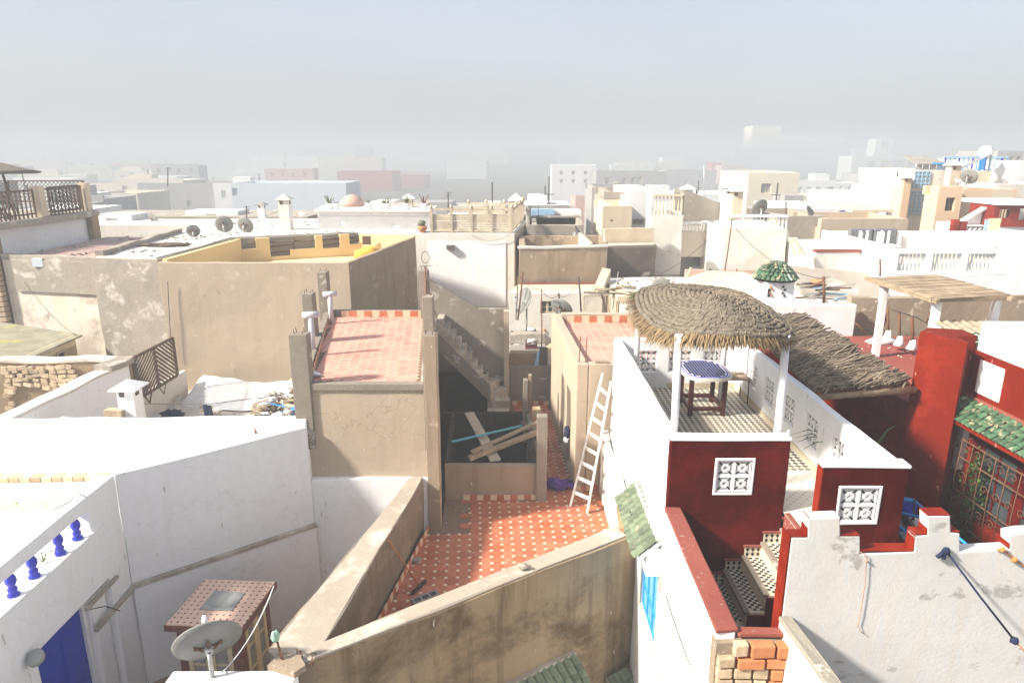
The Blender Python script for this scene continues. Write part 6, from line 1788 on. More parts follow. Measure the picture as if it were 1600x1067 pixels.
obj('red_edge', MB().wall((.3, 24.1), (3.0, 24.2), .05, -4.47, -4.40), 'red_coping', qh)
glazed_door(qh, (.97, 22.56), (1.38, 22.56), -5.14, -4.73, 2, 2, 1, frame_mat='wood_pale', glass='glass', fr=.03, bar=.02, depth=.04, name='window')
obj('ramp_wall', MB().slope([(2.7, 22.6, -4.3), (3.0, 22.6, -4.35), (3.5, 24.3, -3.95), (3.2, 24.3, -3.9)], .5), 'cream', qh)
cr_ = thing('clutter_roof', 'low grey roof between the staircase and the beige house, full of clutter', 'roof', (.6, 21, -13))
obj('deck', MB().prism([(-1.9, 19.62), (1.05, 19.62), (1.0, 22.48), (-1.9, 22.48)], -13, -5.75, wob=.02), 'roof_grey', cr_)
obj('ridge', MB().prism([(-.05, 20.9), (1.02, 20.9), (1.02, 21.25), (-.05, 21.2)], -5.76, -5.48, wob=.06, step=.25), 'rough', cr_)
obj('edge', MB().prism([(-.1, 19.5), (.78, 19.55), (.78, 19.9), (-.1, 19.85)], -7, -5.62, wob=.06, step=.25), 'rubble', cr_)
dr2 = thing('metal_drum', 'dark recess with a pale blue upright pipe beside the clutter roof', 'drum', (.9, 19.7, -7))
obj('pipe', MB().tube([(.72, 19.45, -7), (.73, 19.45, -5.9), (.82, 19.5, -5.6)], .06, 8), 'blue_soft', dr2)
obj('recess', MB().box(.80, 1.04, 19.40, 19.44, -6.2, -5.45), 'soot', dr2)
for lab, px, pyb, mt in (('dark plastic crate filled with rags, upper one on the clutter roof', 829, 528, 'crate_dark'), ('maroon plastic crate, lower one on the clutter roof', 830, 546, 'crate_red')):
    x, y = atz(px, pyb, -5.75); t = thing('crate', lab, 'crate', (x, y, -5.75))
    w_, d_, h_ = .36, .26, .24
    for (a, b) in (((x - w_ / 2, y), (x + w_ / 2, y)), ((x - w_ / 2, y + d_), (x + w_ / 2, y + d_))):
        obj('side', MB().wall(a, b, .02, -5.75, -5.75 + h_, holes=[(.03 + k * .055, .06 + k * .055, -5.68, -5.57) for k in range(6)]), mt, t)
    for xx in (x - w_ / 2, x + w_ / 2 - .02): obj('side', MB().wall((xx + .02, y + .021), (xx + .02, y + d_ - .001), .02, -5.75, -5.75 + h_), mt, t)
    obj('contents', blob(MB(), (x, y + d_ / 2, -5.55), .17, .12, .09, 12, 7, 1.0, 3, px), 'cloth_white', t)
obj('brick_row', MB().bar((*atz(815, 508, -5.72), -5.72), (*atz(852, 516, -5.72), -5.72), .12, .08), 'brick', cr_)
bx_, by_ = atz(823, 503, -5.75)
tag(obj('turquoise_bucket', MB().lathe([(.09, 0), (.12, .2), (.11, .2), (.08, .02)], (bx_, by_, -5.75), 12), 'teal', at=(bx_, by_, -5.75)), 'turquoise bucket under the big satellite dish', 'bucket')
tag(obj('grey_sheet', MB().bar(A3(852, 548, -5.6), A3(866, 538, -5.5), .3, .01), 'cardboard', at=(*atz(858, 542, -5.6), -5.6)), 'cardboard sheet resting on the clutter roof edge', 'cardboard')
dishat('large tilted satellite dish on the clutter roof, left of the tall pole', 823, 472, 21.3, -5.75, .42, (-.9, -.55, .5), group=G_D)
dishat('brownish satellite dish low behind the pink tiled roof', 874, 486, 20.6, -5.75, .36, (.55, .8, .55), group=G_D, lnb=False)
def pole(label, px, pyb, pyt, Y, r=.022, mat='rust', lean=0, arms=0, cat='pole', name='pole'):
    X, Z = front(px, pyb, Y); X2, Z2 = front(px + lean, pyt, Y)
    t = thing(name, label, cat, (X, Y, Z))
    obj('mast', MB().tube([(X, Y, Z), ((X + X2) / 2 + .01, Y, (Z + Z2) / 2), (X2, Y, Z2)], r, 6), mat, t)
    for k in range(arms):
        zz = Z2 - .05 - k * .09; xx = X2 - (X2 - X) * (k * .09) / (Z2 - Z + 1e-6)
        obj('element', MB().tube([(xx - .18 + .03 * k, Y - .05, zz), (xx + .18 - .03 * k, Y + .05, zz + .02)], .008, 5), 'iron', t)
    return t
pole('thin rusty pole, first from the left before the white window house', 806, 500, 432, 21.2, .02, lean=3)
pole('leaning dark pole bound with wire beside the big tilted dish', 809, 500, 425, 21.0, .03, lean=8)
pole('tall straight pole in front of the small window', 846, 560, 452, 20.4, .02)
pole('stout weathered post behind the brownish dish', 873, 500, 458, 21.6, .04, mat='wood_brown')
pole('bent dark pole by the lattice panel', 908, 488, 432, 22.0, .03, lean=-4, mat='iron')
pole('pale mast with a loop aerial before the sooty wall', 960, 470, 425, 23.5, .015, mat='metal', lean=6, arms=2, cat='antenna', name='antenna')
pole('thin antenna mast with small knobs in front of the cream balustrade house', 1130, 440, 342, 23.0, .02, lean=14, arms=1, cat='antenna', name='antenna')
pole('short rusty pipe on the white roof right of the thin antenna', 1151, 445, 420, 22.0, .02)
pole('short mast with a white aerial above the pergola roof', 1375, 432, 405, 18.5, .025, arms=3, cat='antenna', name='antenna')
pole('thick knotted post with brackets before the junk pile', 1287, 480, 432, 16.9, .035, arms=1, cat='post', name='knotted_post')
pole('thin aerial above the pale blue roof edge', 841, 350, 314, 31.0, .012, mat='iron', cat='antenna', name='antenna')
pole('tall bare mast on a far grey roof', 1100, 318, 258, 46.0, .03, mat='metal', cat='antenna', name='antenna')
lp = thing('pale_lattice', 'pale diagonal lattice panel standing behind the pink tiled roof', 'lattice', (3, 21, -5.5))
a, b = front(912, 488, 21.5), front(952, 462, 21.5)
lattice(lp, (a[0], 21.5), (b[0], 21.6), a[1] - .1, b[1], .10, .02, 'wood_pale')
obj('post', MB().bar((front(938, 462, 21.4)[0], 21.4, b[1] + .2), (front(948, 488, 21.4)[0], 21.4, a[1]), .06), 'wood_brown', lp)
jt = thing('roof_lean_to', 'makeshift lean-to of timbers, pale cloth and green plastic by the umbrella', 'lean-to', (4, 20, -5))
bx0, bz_0 = front(960, 492, 20.5); bx1, bz_1 = front(1015, 455, 20.5)
obj('wall', MB().prism([(bx0, 20.5), (bx1, 20.4), (bx1 + .1, 21.8), (bx0, 21.8)], -7, bz_1 - .15, wob=.05), 'cream', jt, bevel=.02)
for k in range(9):
    x = random.uniform(bx0 - .3, bx1); z = bz_1 + random.uniform(-.15, .12)
    d = Vector((random.uniform(.6, 1), random.uniform(-.6, .6), random.uniform(-.12, .05))).normalized()
    obj('timber', MB().bar(Vector((x, 20.8, z)) - d * .7, Vector((x, 20.8, z)) + d * .7, .08, .04), random.choice(['wood_pale', 'wood', 'metal']), jt)
obj('pipe', MB().tube([(bx1 - .1, 20.2, bz_1 + .1), (bx1 + .15, 20.0, bz_1 + .05)], .11, 12), 'pvc', jt)
for px, py, r_ in ((1002, 462, .3), (1018, 470, .25), (1030, 456, .22)):
    X, Z = front(px, py, 19.8); obj('plastic', blob(MB(), (X, 19.8, Z), r_, .2, r_ * .45, 14, 8, 1.2, 3, px), 'tarp_green', jt)
for k in range(14):
    px = 962 + k * 3.6; X, Z = front(px, 492, 20.3)
    obj('cane', MB().bar((X, 20.3, Z), (X + .02, 20.3, Z + .42), .035), 'straw' if k % 2 else 'wood', jt)
mr = thing('middle_roof', 'cream roof with junk behind the straw umbrella', 'roof', (6, 21, -13))
obj('deck', MB().prism([(3.2, 19.0), (5.6, 18.9), (8.2, 21.6), (8.4, 24.8), (3.4, 25.0)], -13, -4.35, wob=.02), 'roof_white', mr)
obj('hip', MB().add([(4.6, 20.8, -4.36), (9.2, 20.2, -4.36), (9.6, 23, -4.36), (5.0, 23, -4.36), (6.3, 22.0, -3.62), (7.4, 22.0, -3.66)], [(0, 1, 5, 4), (1, 2, 5), (2, 3, 4, 5), (3, 0, 4)]), 'cream', mr)
dishat('grey dish seen edge-on behind the umbrella crown', 1108, 430, 22.3, -3.9, .36, (.9, .35, .4), group=G_D, lnb=False)
plank('pale straight plank leaning up behind the umbrella crown', (*[front(1070, 440, 22.6)[0]], 22.6, front(1070, 440, 22.6)[1]), (front(1080, 418, 22.6)[0], 22.6, front(1080, 418, 22.6)[1]), .10, .05, 'wood_pale')
dishat('small grey dish on the cream roof, low behind the umbrella', 1032, 450, 21.8, -4.3, .30, (.4, .9, .4), group=G_D, lnb=False)
# tower with a railed top
tw2 = thing('cream_tower', 'narrow cream tower house with a railed top in the middle distance', 'tower', (6.1, 28, -13))
obj('wall', MB().prism([(5.35, 27), (6.62, 27), (7.05, 29.2), (5.6, 29.2)], -13, -2.3, wob=.02), 'white_old', tw2, bevel=.02)
obj('pink_foot', MB().wall((5.34, 26.985), (6.6, 26.985), .01, -13, -4.6), 'rough', tw2)
def balustrade(parent, p0, p1, z0, z1, pitch=.16, r=.035, mat='white', posts=True):
    p0, p1 = Vector(p0), Vector(p1); n = max(2, int((p1 - p0).length / pitch))
    obj('rail', MB().bar((p0.x, p0.y, z1), (p1.x, p1.y, z1), .14, .08), mat, parent)
    me = mesh_from(MB().lathe([(r * .6, 0), (r, (z1 - z0) * .3), (r * .55, (z1 - z0) * .75), (r * .9, z1 - z0 - .04)], n=7), 'baluster', M[mat])
    for k in range(n + 1):
        p = p0.lerp(p1, k / n); inst('baluster', me, (p.x, p.y, z0), parent)
balustrade(tw2, (5.4, 27.06), (6.55, 27.06), -2.3, -1.55, .13, mat='cream'); balustrade(tw2, (6.6, 27.1), (7.0, 29.1), -2.3, -1.55, .14, mat='rough')  # finish darkens from left to right side: side shade put into the colour
balustrade(tw2, (5.4, 27.1), (5.6, 29.1), -2.3, -1.55, .15)
kh = thing('cream_balustrade_house', 'cream-white stained house with a white balustrade along its roof', 'house', (8.7, 27, -13))
obj('wall', MB().prism([(7.62, 25), (9.9, 25), (10.2, 28.5), (7.7, 28.5)], -13, -2.62, wob=.02), 'white_old', kh, bevel=.02)
balustrade(kh, (7.66, 25.05), (9.85, 25.05), -2.62, -2.15, .13)
gh = thing('recessed_house', 'pale pink house with a dark recessed bay and a stepped skyline', 'house', (7.2, 27, -13))
obj('wall', MB().wall((6.6, 27.6), (7.9, 27.6), .2, -13, -3.0, holes=[(.1, 1.3, -5.0, -4.0)], wob=.01), 'far_cream', gh)
obj('recess', MB().box(6.6, 8.0, 28.3, 28.5, -6, -3.1), 'far_grey', gh)
obj('shutter', MB().box(7.3, 7.7, 28.2, 28.29, -5.0, -4.5), 'white', gh)
balustrade(gh, (6.62, 27.65), (7.7, 27.65), -3.0, -2.65, .12)
obj('high_wall', MB().add([(6.9, 30, -3), (9.4, 30, -3), (9.4, 30, -2.1), (8.6, 30, -1.95), (7.4, 30, -1.5), (6.9, 30, -1.45), (6.9, 30.2, -3), (9.4, 30.2, -3), (9.4, 30.2, -2.1), (8.6, 30.2, -1.95), (7.4, 30.2, -1.5), (6.9, 30.2, -1.45)],
    [(0, 1, 2, 3, 4, 5), (11, 10, 9, 8, 7, 6), (2, 8, 9, 3), (3, 9, 10, 4), (4, 10, 11, 5), (1, 7, 8, 2), (0, 5, 11, 6)]), 'rough', gh)
obj('pink_wall', MB().box(6.2, 8.8, 24.4, 24.6, -6, -4.0), 'far_pink', gh)
vent_chimney('small white chimney with a round cap behind the stepped pale wall', 1075, 288, 312, 30.5, .4, zb=-3, over=.1)
vent_chimney('white chimney with a flat pointed cap above the cream balustrade house', 1141, 283, 330, 29.6, .5, zb=-3, over=.12)
vent_chimney('shorter cream chimney with a pointed cap just right of its taller twin', 1152, 290, 330, 29.0, .42, zb=-3, body='cream', over=.14)

# ================================================================ middle distance, right
th_ = thing('pink_line_house', 'low white house with a faded pink roof edge and a brown shed roof', 'house', (10.5, 24, -13))
obj('wall', MB().prism([(9.9, 22.5), (11.38, 22.5), (11.5, 26), (10.1, 26)], -13, -3.1, wob=.02), 'white_old', th_, bevel=.015)
obj('pink_edge', MB().prism([(9.88, 22.47), (11.39, 22.47), (11.39, 22.7), (9.88, 22.7)], -3.1, -3.02), 'red_coping', th_)
obj('lean_roof', MB().slope([(8.6, 20.2, -3.95), (10.9, 19.6, -4.1), (11.2, 21.4, -3.6), (8.8, 22.0, -3.45)], .12), 'rough', th_)
obj('deck', MB().prism([(6.9, 15.25), (11.3, 15.65), (11.35, 22.45), (8.5, 22.45), (8.45, 21.5), (6.8, 19.5)], -13, -4.15, wob=.02), 'roof_white', th_)
for k, (a, b) in enumerate(((1236, 1242), (1244, 1250), (1240, 1258))):
    plank(('short plank leaning on the pink-edged wall, leftmost of three', 'short plank leaning on the pink-edged wall, middle of three', 'long plank leaning outward by the pink-edged wall')[k],
          (front(a, 372, 22.2)[0], 22.3, front(a, 372, 22.2)[1]), (front(b, 398, 21.8)[0], 21.8, front(b, 398, 21.8)[1]), .13, .03, 'wood_pale')
uh = thing('balustrade_house', 'big bright white house with a long baluster parapet, right middle', 'house', (15, 23, -13))
obj('wall', MB().prism([(11.4, 20.9), (21, 20.9), (21, 25.6), (11.35, 25.6)], -13, -3.55, wob=.01), 'white', uh, bevel=.012)
obj('parapet', MB().wall((11.4, 25.6), (11.4, 21.0), .18, -3.56, -2.72, wob=.01), 'white', uh, bevel=.012)
ux = lambda px: front(px, 400, 20.95)[0]
obj('parapet', MB().wall((11.4, 20.9), (21, 20.9), .2, -3.56, -2.80, holes=[(ux(a) - 11.4, ux(b) - 11.4, -3.45, -2.93) for a, b in ((1403, 1446), (1457, 1502), (1512, 1555))]), 'white', uh)
mb_ = mesh_from(MB().lathe([(.03, 0), (.055, .14), (.03, .36), (.045, .52)], n=8), 'baluster', M['white'])
for a, b in ((1403, 1446), (1457, 1502), (1512, 1555)):
    for k in range(7):
        inst('baluster', mb_, (ux(a) + (ux(b) - ux(a)) * (k + .5) / 7, 21.0, -3.45), uh)
obj('roof', MB().box(11.65, 20.9, 21.2, 25.5, -3.56, -3.53), 'cream', uh)
obj('rear_parapet', MB().wall((11.4, 25.6), (21, 25.6), -.2, -3.56, -2.75), 'white', uh)
for lab, px in (('left grey seat cushion stood up behind an upturned white table', 1350), ('right grey seat cushion stood up behind an upturned white table', 1388)):
    X, Z = front(px, 372, 25.0)
    tag(obj('seat_cushion', MB().box(X - .42, X + .42, 25.2, 25.4, -3.4, -2.62), 'grey_cushion', bevel=.05, at=(X, 25.3, -3.5)), lab, 'cushion')
for lab, px in (('upturned white table before the left grey cushion', 1355), ('upturned white table before the right grey cushion', 1389)):
    X, Z = front(px, 378, 24.6); t = thing('upturned_table', lab, 'table', (X, 24.7, -3.5))
    obj('tabletop', MB().box(X - .34, X + .34, 24.4, 25.0, -3.2, -3.14), 'white', t)
    for sx in (-.3, -.12, .14, .3): obj('leg', MB().box(X + sx - .03, X + sx + .03, 24.45 if abs(sx) > .2 else 24.9, 24.51 if abs(sx) > .2 else 24.96, -3.14, -2.66), 'white', t)
    obj('support', MB().box(X - .2, X + .2, 24.5, 24.9, -3.55, -3.2), 'white', t)
# red pavilion
rp = thing('red_pavilion', 'small red roof pavilion with grilled openings, right edge', 'pavilion', (19, 25, -4))
def rx(px, Y=26.5): return front(px, 350, Y)[0]
zt_ = front(1553, 318, 26.5)[1]; zb_ = front(1553, 350, 26.5)[1]
obj('wall', MB().wall((rx(1551), 26.5), (rx(1620), 26.2), .2, zb_ - .1, zt_ - .05, holes=[(.18, .52, zb_ + .22, zt_ - .22), (.85, 1.12, zb_ + .15, zt_ - .18), (1.22, 2.1, zb_ + .15, zt_ - .22)], wob=0), 'red_bright', rp)
obj('wall', MB().wall((rx(1551) , 28), (rx(1551), 26.51), .2, zb_ - .1, zt_ - .05), 'red_bright', rp)
obj('roof', MB().prism([(rx(1549), 26.3), (rx(1625), 26.0), (rx(1625), 28.5), (rx(1549), 28.5)], zt_ - .05, zt_ + .08), 'white', rp)
for a, b in ((.18, .52), (1.22, 2.1)):
    m = int((b - a) / .09)
    for k in range(m): obj('grille_bar', MB().bar((rx(1551) + a + (b - a) * (k + .5) / m, 26.5, zb_ + .2), (rx(1551) + a + (b - a) * (k + .5) / m, 26.5, zt_ - .2), .025), 'iron', rp)
obj('lower_wall', MB().prism([(rx(1515), 26.6), (rx(1640), 26.3), (rx(1640), 28.6), (rx(1515), 28.6)], -13, zb_ - .1), 'white', rp)
obj('dark_door', MB().box(rx(1593), rx(1610), 26.3, 26.42, -4.6, -3.2), 'wood_brown', rp)
# sloping white stair wall
s0, s1 = front(1466, 372, 27.2), front(1552, 317, 27.2)
sw2 = thing('sloping_stair_wall', 'white wall with a sloping top climbing to the red pavilion', 'wall', (s0[0], 27.2, -6))
obj('wall', MB().add([(s0[0], 27.2, -6), (s1[0], 27.2, -6), (s1[0], 27.2, s1[1]), (s0[0], 27.2, s0[1]), (s0[0], 27.5, -6), (s1[0], 27.5, -6), (s1[0], 27.5, s1[1]), (s0[0], 27.5, s0[1])],
    [(0, 1, 2, 3), (7, 6, 5, 4), (3, 2, 6, 7), (1, 5, 6, 2), (0, 3, 7, 4)]), 'white', sw2)
obj('coping', MB().bar((s0[0] - .2, 27.15, s0[1] + .02), (s1[0], 27.15, s1[1] + .04), .34, .06), 'roof_white', sw2)
obj('round_vent', MB().lathe([(.16, 0), (.17, .03), (.0, .04)], (front(1542, 330, 27.15)[0], 27.17, front(1542, 330, 27.15)[1]), 10, axis=Matrix.Rotation(PI / 2, 3, 'X')), 'far_grey', sw2)
rpst = thing('red_posts', 'red painted stair posts with a dark crossed railing below the pavilion', 'railing', (front(1500, 370, 25.2)[0], 25.8, -4))
for px in (1493, 1505):
    a = front(px, 343 if px < 1500 else 346, 25.8); b = front(px, 385, 25.8)
    obj('post', MB().box(a[0] - .11, a[0] + .11, 25.7, 25.9, b[1] - .5, a[1]), 'red_bright', rpst)
a = front(1507, 355, 25.8); b = front(1545, 355, 25.8); c = front(1545, 365, 25.8)
for z in (a[1], c[1]): obj('rail', MB().bar((a[0], 25.8, z), (b[0], 25.8, z), .05), 'iron', rpst)
for k in range(5):
    x = a[0] + (b[0] - a[0]) * k / 5; obj('brace', MB().bar((x, 25.8, c[1]), (x + (b[0] - a[0]) / 5, 25.8, a[1]), .035), 'iron', rpst)
obj('base', MB().box(front(1481, 380, 25.9)[0] + .5, b[0], 25.86, 25.95, c[1] - .22, c[1] - .02), 'red_bright', rpst)
X, Z = front(1546, 345, 25.6); X2 = front(1562, 345, 25.6)[0]; Zb = front(1546, 366, 25.6)[1]
tag(obj('cream_towel', MB().prism([(X, 25.55), (X2, 25.5), (X2, 25.6), (X, 25.62)], Zb, Z + .1, wob=.03, step=.15), flat('cream_cloth', (.62, .52, .34), .9), at=(X, 25.6, Zb)), 'cream towel hanging over the dark railing by the red posts', 'towel')
tag(obj('blue_towel', MB().box(front(1540, 345, 25.6)[0], X - .01, 25.6, 25.64, Zb + .15, Z + .05), 'blue_soft', at=(X, 25.6, Zb)), 'blue patterned cloth beside the cream towel', 'towel')
X, Z = front(1527, 378, 24.8)
tag(obj('white_tub', MB().lathe([(.42, 0), (.44, .22), (.62, .32), (.6, .40), (.2, .46), (.02, .47)], (X, 24.8, -3.55), 18), 'white', at=(X, 24.8, -3.5)), 'white domed tub behind the baluster parapet', 'tub')
# ================================================================ houses beyond
def far_house(label, x0, x1, yt, Y, D, mat, wins=(), name='far_house', cat='house', roofm='roof_grey', par=True, wmat='glass_pale', yb=None, shear=0.0, frame=None):
    if Y > 40: D = D * (1 + (Y - 40) * .03); Y = 40 + (Y - 40) * 13
    X0, Z = front(x0, yt, Y); X1 = front(x1, yt, Y)[0]
    t = thing(name, label, cat, ((X0 + X1) / 2, Y + D / 2, -13))
    H = []
    if not wins and x1 - x0 > 26 and Y > 60 and 'wall' not in label and 'roof' not in label:
        wins = [(x0 + (x1 - x0) * u, yt + 9 + 13 * r, x0 + (x1 - x0) * u + 5, yt + 15 + 13 * r) for u in (.18, .45, .72) for r in (0, 1)]
    for (a, b, c, e) in wins:
        wx0, wz1 = front(a, b, Y); wx1, wz0 = front(c, e, Y); H.append((wx0 - X0, wx1 - X0, wz0, wz1))
    obj('wall', MB().wall((X0, Y), (X1, Y + shear), .3, -13, Z, holes=H), mat, t)
    obj('body', MB().prism([(X0 + .01, Y + .31), (X1 - .01, Y + .31 + shear), (X1 + D * .05, Y + D), (X0 + D * .02, Y + D)], -13, Z - (.35 if par else 0)), mat, t)
    if par:
        obj('parapet', MB().wall((X0 + D * .02, Y + D), (X1 + D * .05, Y + D), .2, Z - .36, Z), mat, t)
        obj('parapet', MB().wall((X1 - .01, Y + .31 + shear), (X1 + D * .05, Y + D - .01), .2, Z - .36, Z), mat, t)
        obj('parapet', MB().wall((X0 + D * .02 + .21, Y + D - .01), (X0 + .21, Y + .31), .2, Z - .36, Z), mat, t)
    for h in H:
        w = obj('window', MB().wall((X0 + h[0], Y + .13), (X0 + h[1], Y + .13), .04, h[2], h[3], holes=[((h[1] - h[0]) * .1, (h[1] - h[0]) * .47, h[2] + .08, h[3] - .08), ((h[1] - h[0]) * .53, (h[1] - h[0]) * .9, h[2] + .08, h[3] - .08)]), frame or 'wood_pale', t)
        obj('pane', MB().box(X0 + h[0], X0 + h[1], Y + .19, Y + .2, h[2], h[3]), wmat, w)
    return t
FH = far_house
# left
FH('long low whitish roof behind the dishes, nearer of two bands', 130, 455, 352, 31, 3, 'white_old', par=False, roofm='roof_grey')
FH('long low grey roof band behind the dishes, farther of two', 120, 480, 339, 36, 4.5, 'rough', par=False)
FH('plain cream wall block right behind the lattice terrace', 134, 214, 302, 44, 7, 'far_cream')
FH('grey shaded side of a crenellated house with one small dark window', 214, 358, 286, 47, 8, 'far_grey', [(291, 313, 300, 324)])  # grey material carries the shade of this side
FH('white crenellated house front catching light, left background', 212, 276, 276, 52, 6, 'far_white')
FH('pale blue-white wall with a small blue window at its left end', 360, 540, 286, 45, 7, 'far_blue', [(354 + 8, 294, 372, 306)], wmat='blue_soft')
FH('long hazy white roof with small boxes behind the pale blue wall', 300, 460, 268, 62, 8, 'far_white', [(330, 276, 336, 282), (368, 275, 376, 284)])
FH('dull red walled building in the haze, centre left', 526, 612, 268, 56, 10, 'far_red')
FH('right darker part of the red walled building in the haze', 612, 662, 274, 58, 10, 'far_red')
FH('small blue-topped box on the red building roof', 546, 598, 258, 64, 4, 'blue_soft')
FH('square dark water tower rising behind the red building', 551, 579, 230, 74, 4, 'far_grey', name='water_tower', cat='tower')
FH('white three-storey house with two rows of windows in the haze', 698, 760, 252, 66, 9, 'far_white', [(a, b, a + 6, b + 10) for b in (280, 300) for a in (705, 724, 743)])
FH('grey-cream three-storey house right of the white one in the haze', 760, 864, 258, 68, 9, 'far_grey', [(a, b, a + 6, b + 8) for b in (280, 301) for a in (775, 797, 818, 840)])
FH('hazy cream block above the grey-cream house', 818, 872, 236, 92, 10, 'far_cream')
FH('whitewashed ruin with a ragged base, centre background', 862, 932, 258, 50, 7, 'far_white')
FH('long grey house with shuttered windows and a white cornice', 932, 1042, 268, 49, 8, 'far_grey', [(946, 278, 952, 292), (972, 278, 979, 292), (986, 277, 1003, 293)])
FH('white ledge house just under the long grey house', 925, 1000, 293, 41, 6, 'far_grey', [(938, 318, 942, 334)])
FH('small tan windowless house before the ledge house', 944, 985, 300, 36, 5, 'rough')
FH('bright white narrow house beside the cream tower', 984, 1024, 298, 33, 6, 'far_white', [(988, 342, 1006, 352)])
FH('peach house front with log awnings, centre background', 942, 988, 322, 31.5, 4, 'cream', [(954, 343, 958, 346)])
FH('grey house with two dark windows right of the long grey house', 1042, 1120, 266, 56, 8, 'far_grey', [(1058, 278, 1064, 292), (1070, 278, 1076, 292)])
FH('pale house with a roof railing behind the grey roofs', 1036, 1070, 246, 70, 8, 'far_white')
FH('low roof with a pale blue pool-like edge behind the fence', 812, 905, 338, 33, 7, 'roof_grey')
FH('pitted grey walled roof behind the damp block', 824, 912, 352, 29.5, 3.5, 'rough')
FH('low hazy grey roof between the red and the white houses', 640, 705, 316, 44, 4, 'far_grey', par=False)
FH('pale pinkish flat roof below the red house in the haze', 540, 650, 326, 40, 5, 'far_pink', par=False)
FH('hazy roof terrace under the white three-storey house', 700, 790, 322, 44, 5, 'far_cream')
FH('hazy grey terrace under the grey-cream house', 790, 868, 324, 43, 5, 'far_grey')
pb = thing('blue_roof_frame', 'pale blue painted frame on the low roof behind the fence', 'frame', (front(845, 330, 34)[0], 34, -3))
X, Z = front(830, 327, 34); X2, Z2 = front(866, 336, 34)
obj('beam', MB().box(X, X2, 33.9, 34.3, Z2, Z), 'blue_soft', pb); obj('post', MB().box(X, X + .18, 33.9, 34.1, -3.6, Z2), 'blue_soft', pb)
FH('small square rough tower at the right end of the fence', 822, 828, 326, 30.5, .5, 'rough', par=False)
# right of centre
FH('cream house with small barred window above the terraces', 1170, 1250, 270, 42, 9, 'far_yellow', [(1190, 287, 1204, 302)])
FH('narrow dusty red house in the haze', 1113, 1128, 254, 62, 6, 'far_red')
FH('dusty pink house beside the narrow red one', 1128, 1166, 259, 60, 7, 'far_pink')
FH('hazy tall pale tower block on the skyline, tallest', 1176, 1222, 197, 88, 10, 'far_cream', [(1180, 232, 1186, 240)])
FH('wider lower part of the tall pale tower block', 1222, 1270, 212, 92, 12, 'far_cream')
FH('white hazy block with dark top vents right of the tall tower', 1270, 1324, 217, 96, 12, 'far_white', [(a, 222, a + 4, 228) for a in (1288, 1297, 1306)])
FH('tan flat building in front of the hazy tall tower', 1150, 1190, 232, 80, 8, 'far_grey')
FH('long yellow-cream crenellated wall in the right background', 1168, 1345, 306, 44, 5, 'far_yellow')
FH('white wall with little dark openings above the yellow wall', 1248, 1340, 286, 50, 5, 'far_white', [(a, 291, a + 3, 297) for a in (1262, 1282, 1290, 1312, 1326)])
FH('white office-like block with a row of wide windows', 1332, 1440, 244, 64, 9, 'far_white', [(1358, 251, 1366, 262), (1376, 250, 1390, 262), (1393, 250, 1414, 262), (1418, 250, 1434, 262)], name='office_block', cat='building', wmat='far_grey')
FH('small white box with a dark window on the office-like block', 1369, 1398, 217, 66, 5, 'far_white', [(1378, 220, 1389, 230)])
FH('greyish tan house under the office-like block', 1345, 1430, 272, 50, 8, 'far_grey')
FH('white low house with a pink edged roof and a dish', 1332, 1394, 305, 38, 6, 'far_white')
FH('tan long wall below the laundry terrace', 1216, 1292, 338, 27.5, 4, 'rough')
FH('second tan wall below the laundry terrace, right part', 1284, 1420, 342, 27, 3, 'tan')
FH('white terrace with a flat roof and hung laundry', 1236, 1312, 326, 31.5, 5, 'far_white')
lc = thing('laundry_canopy', 'flat beige canopy over hanging purple and blue laundry', 'canopy', (front(1345, 330, 31)[0], 32, -3))
a, za = front(1290, 318, 31.5); b, zb2 = front(1396, 328, 31)
obj('roof', MB().slope([(a, 34.5, zb2 + .15), (b, 34.5, zb2 + .15), (b, 31, zb2), (a + 1.0, 31, zb2)], .12), 'cream', lc)
for px in (1331, 1388):
    x = front(px, 340, 31.2)[0]; obj('post', MB().box(x - .08, x + .08, 31.1, 31.3, -4.5, zb2 - .1), 'white', lc)
obj('back_wall', MB().box(a, b, 34.0, 34.2, -5, zb2), 'white', lc)
for lab, p0_, p1_, mt in (('purple cloth hanging at the left of the laundry canopy', 1315, 1326, 'purple'), ('bright blue cloth hanging under the laundry canopy', 1333, 1346, 'blue_mid'), ('pale checked blue cloth hanging under the laundry canopy', 1347, 1358, 'blue_soft'), ('dark grey cloth hanging at the right of the laundry canopy', 1360, 1370, 'grey_cushion')):
    x0_, z0_ = front(p0_, 329, 31.4); x1_, z1_ = front(p1_, 342, 31.4)
    tag(obj('laundry', MB().prism([(x0_, 31.4), (x1_, 31.4), (x1_, 31.45), (x0_, 31.47)], z1_ + (.25 if 'grey' in mt else 0), z0_, wob=.03, step=.2), mt, at=(x0_, 31.4, z1_)), lab, 'laundry', 'laundry under the canopy')
# far right cluster
def grid_window(parent, x0, y0, x1, y1, Y, nx, ny, mat='blue_soft', glass='glass_pale'):
    a, zt2 = front(x0, y0, Y); b, zb3 = front(x1, y1, Y)
    H = []
    for i in range(nx):
        for j in range(ny):
            H.append(((b - a) * (i + .12) / nx, (b - a) * (i + .88) / nx, zb3 + (zt2 - zb3) * (j + .1) / ny, zb3 + (zt2 - zb3) * (j + .9) / ny))
    w = obj('window', MB().wall((a, Y - .06), (b, Y - .06), .06, zb3, zt2, holes=H), mat, parent)
    obj('pane', MB().box(a, b, Y + .001, Y + .01, zb3, zt2), glass, w)
wt = FH('pale stair tower with two tall blue-gridded windows', 1424, 1482, 266, 33, 5, 'white_old', name='stair_tower', cat='tower')
grid_window(wt, 1429, 268, 1450, 294, 33, 4, 4); grid_window(wt, 1423 + 2, 299, 1446, 336, 33, 4, 6)
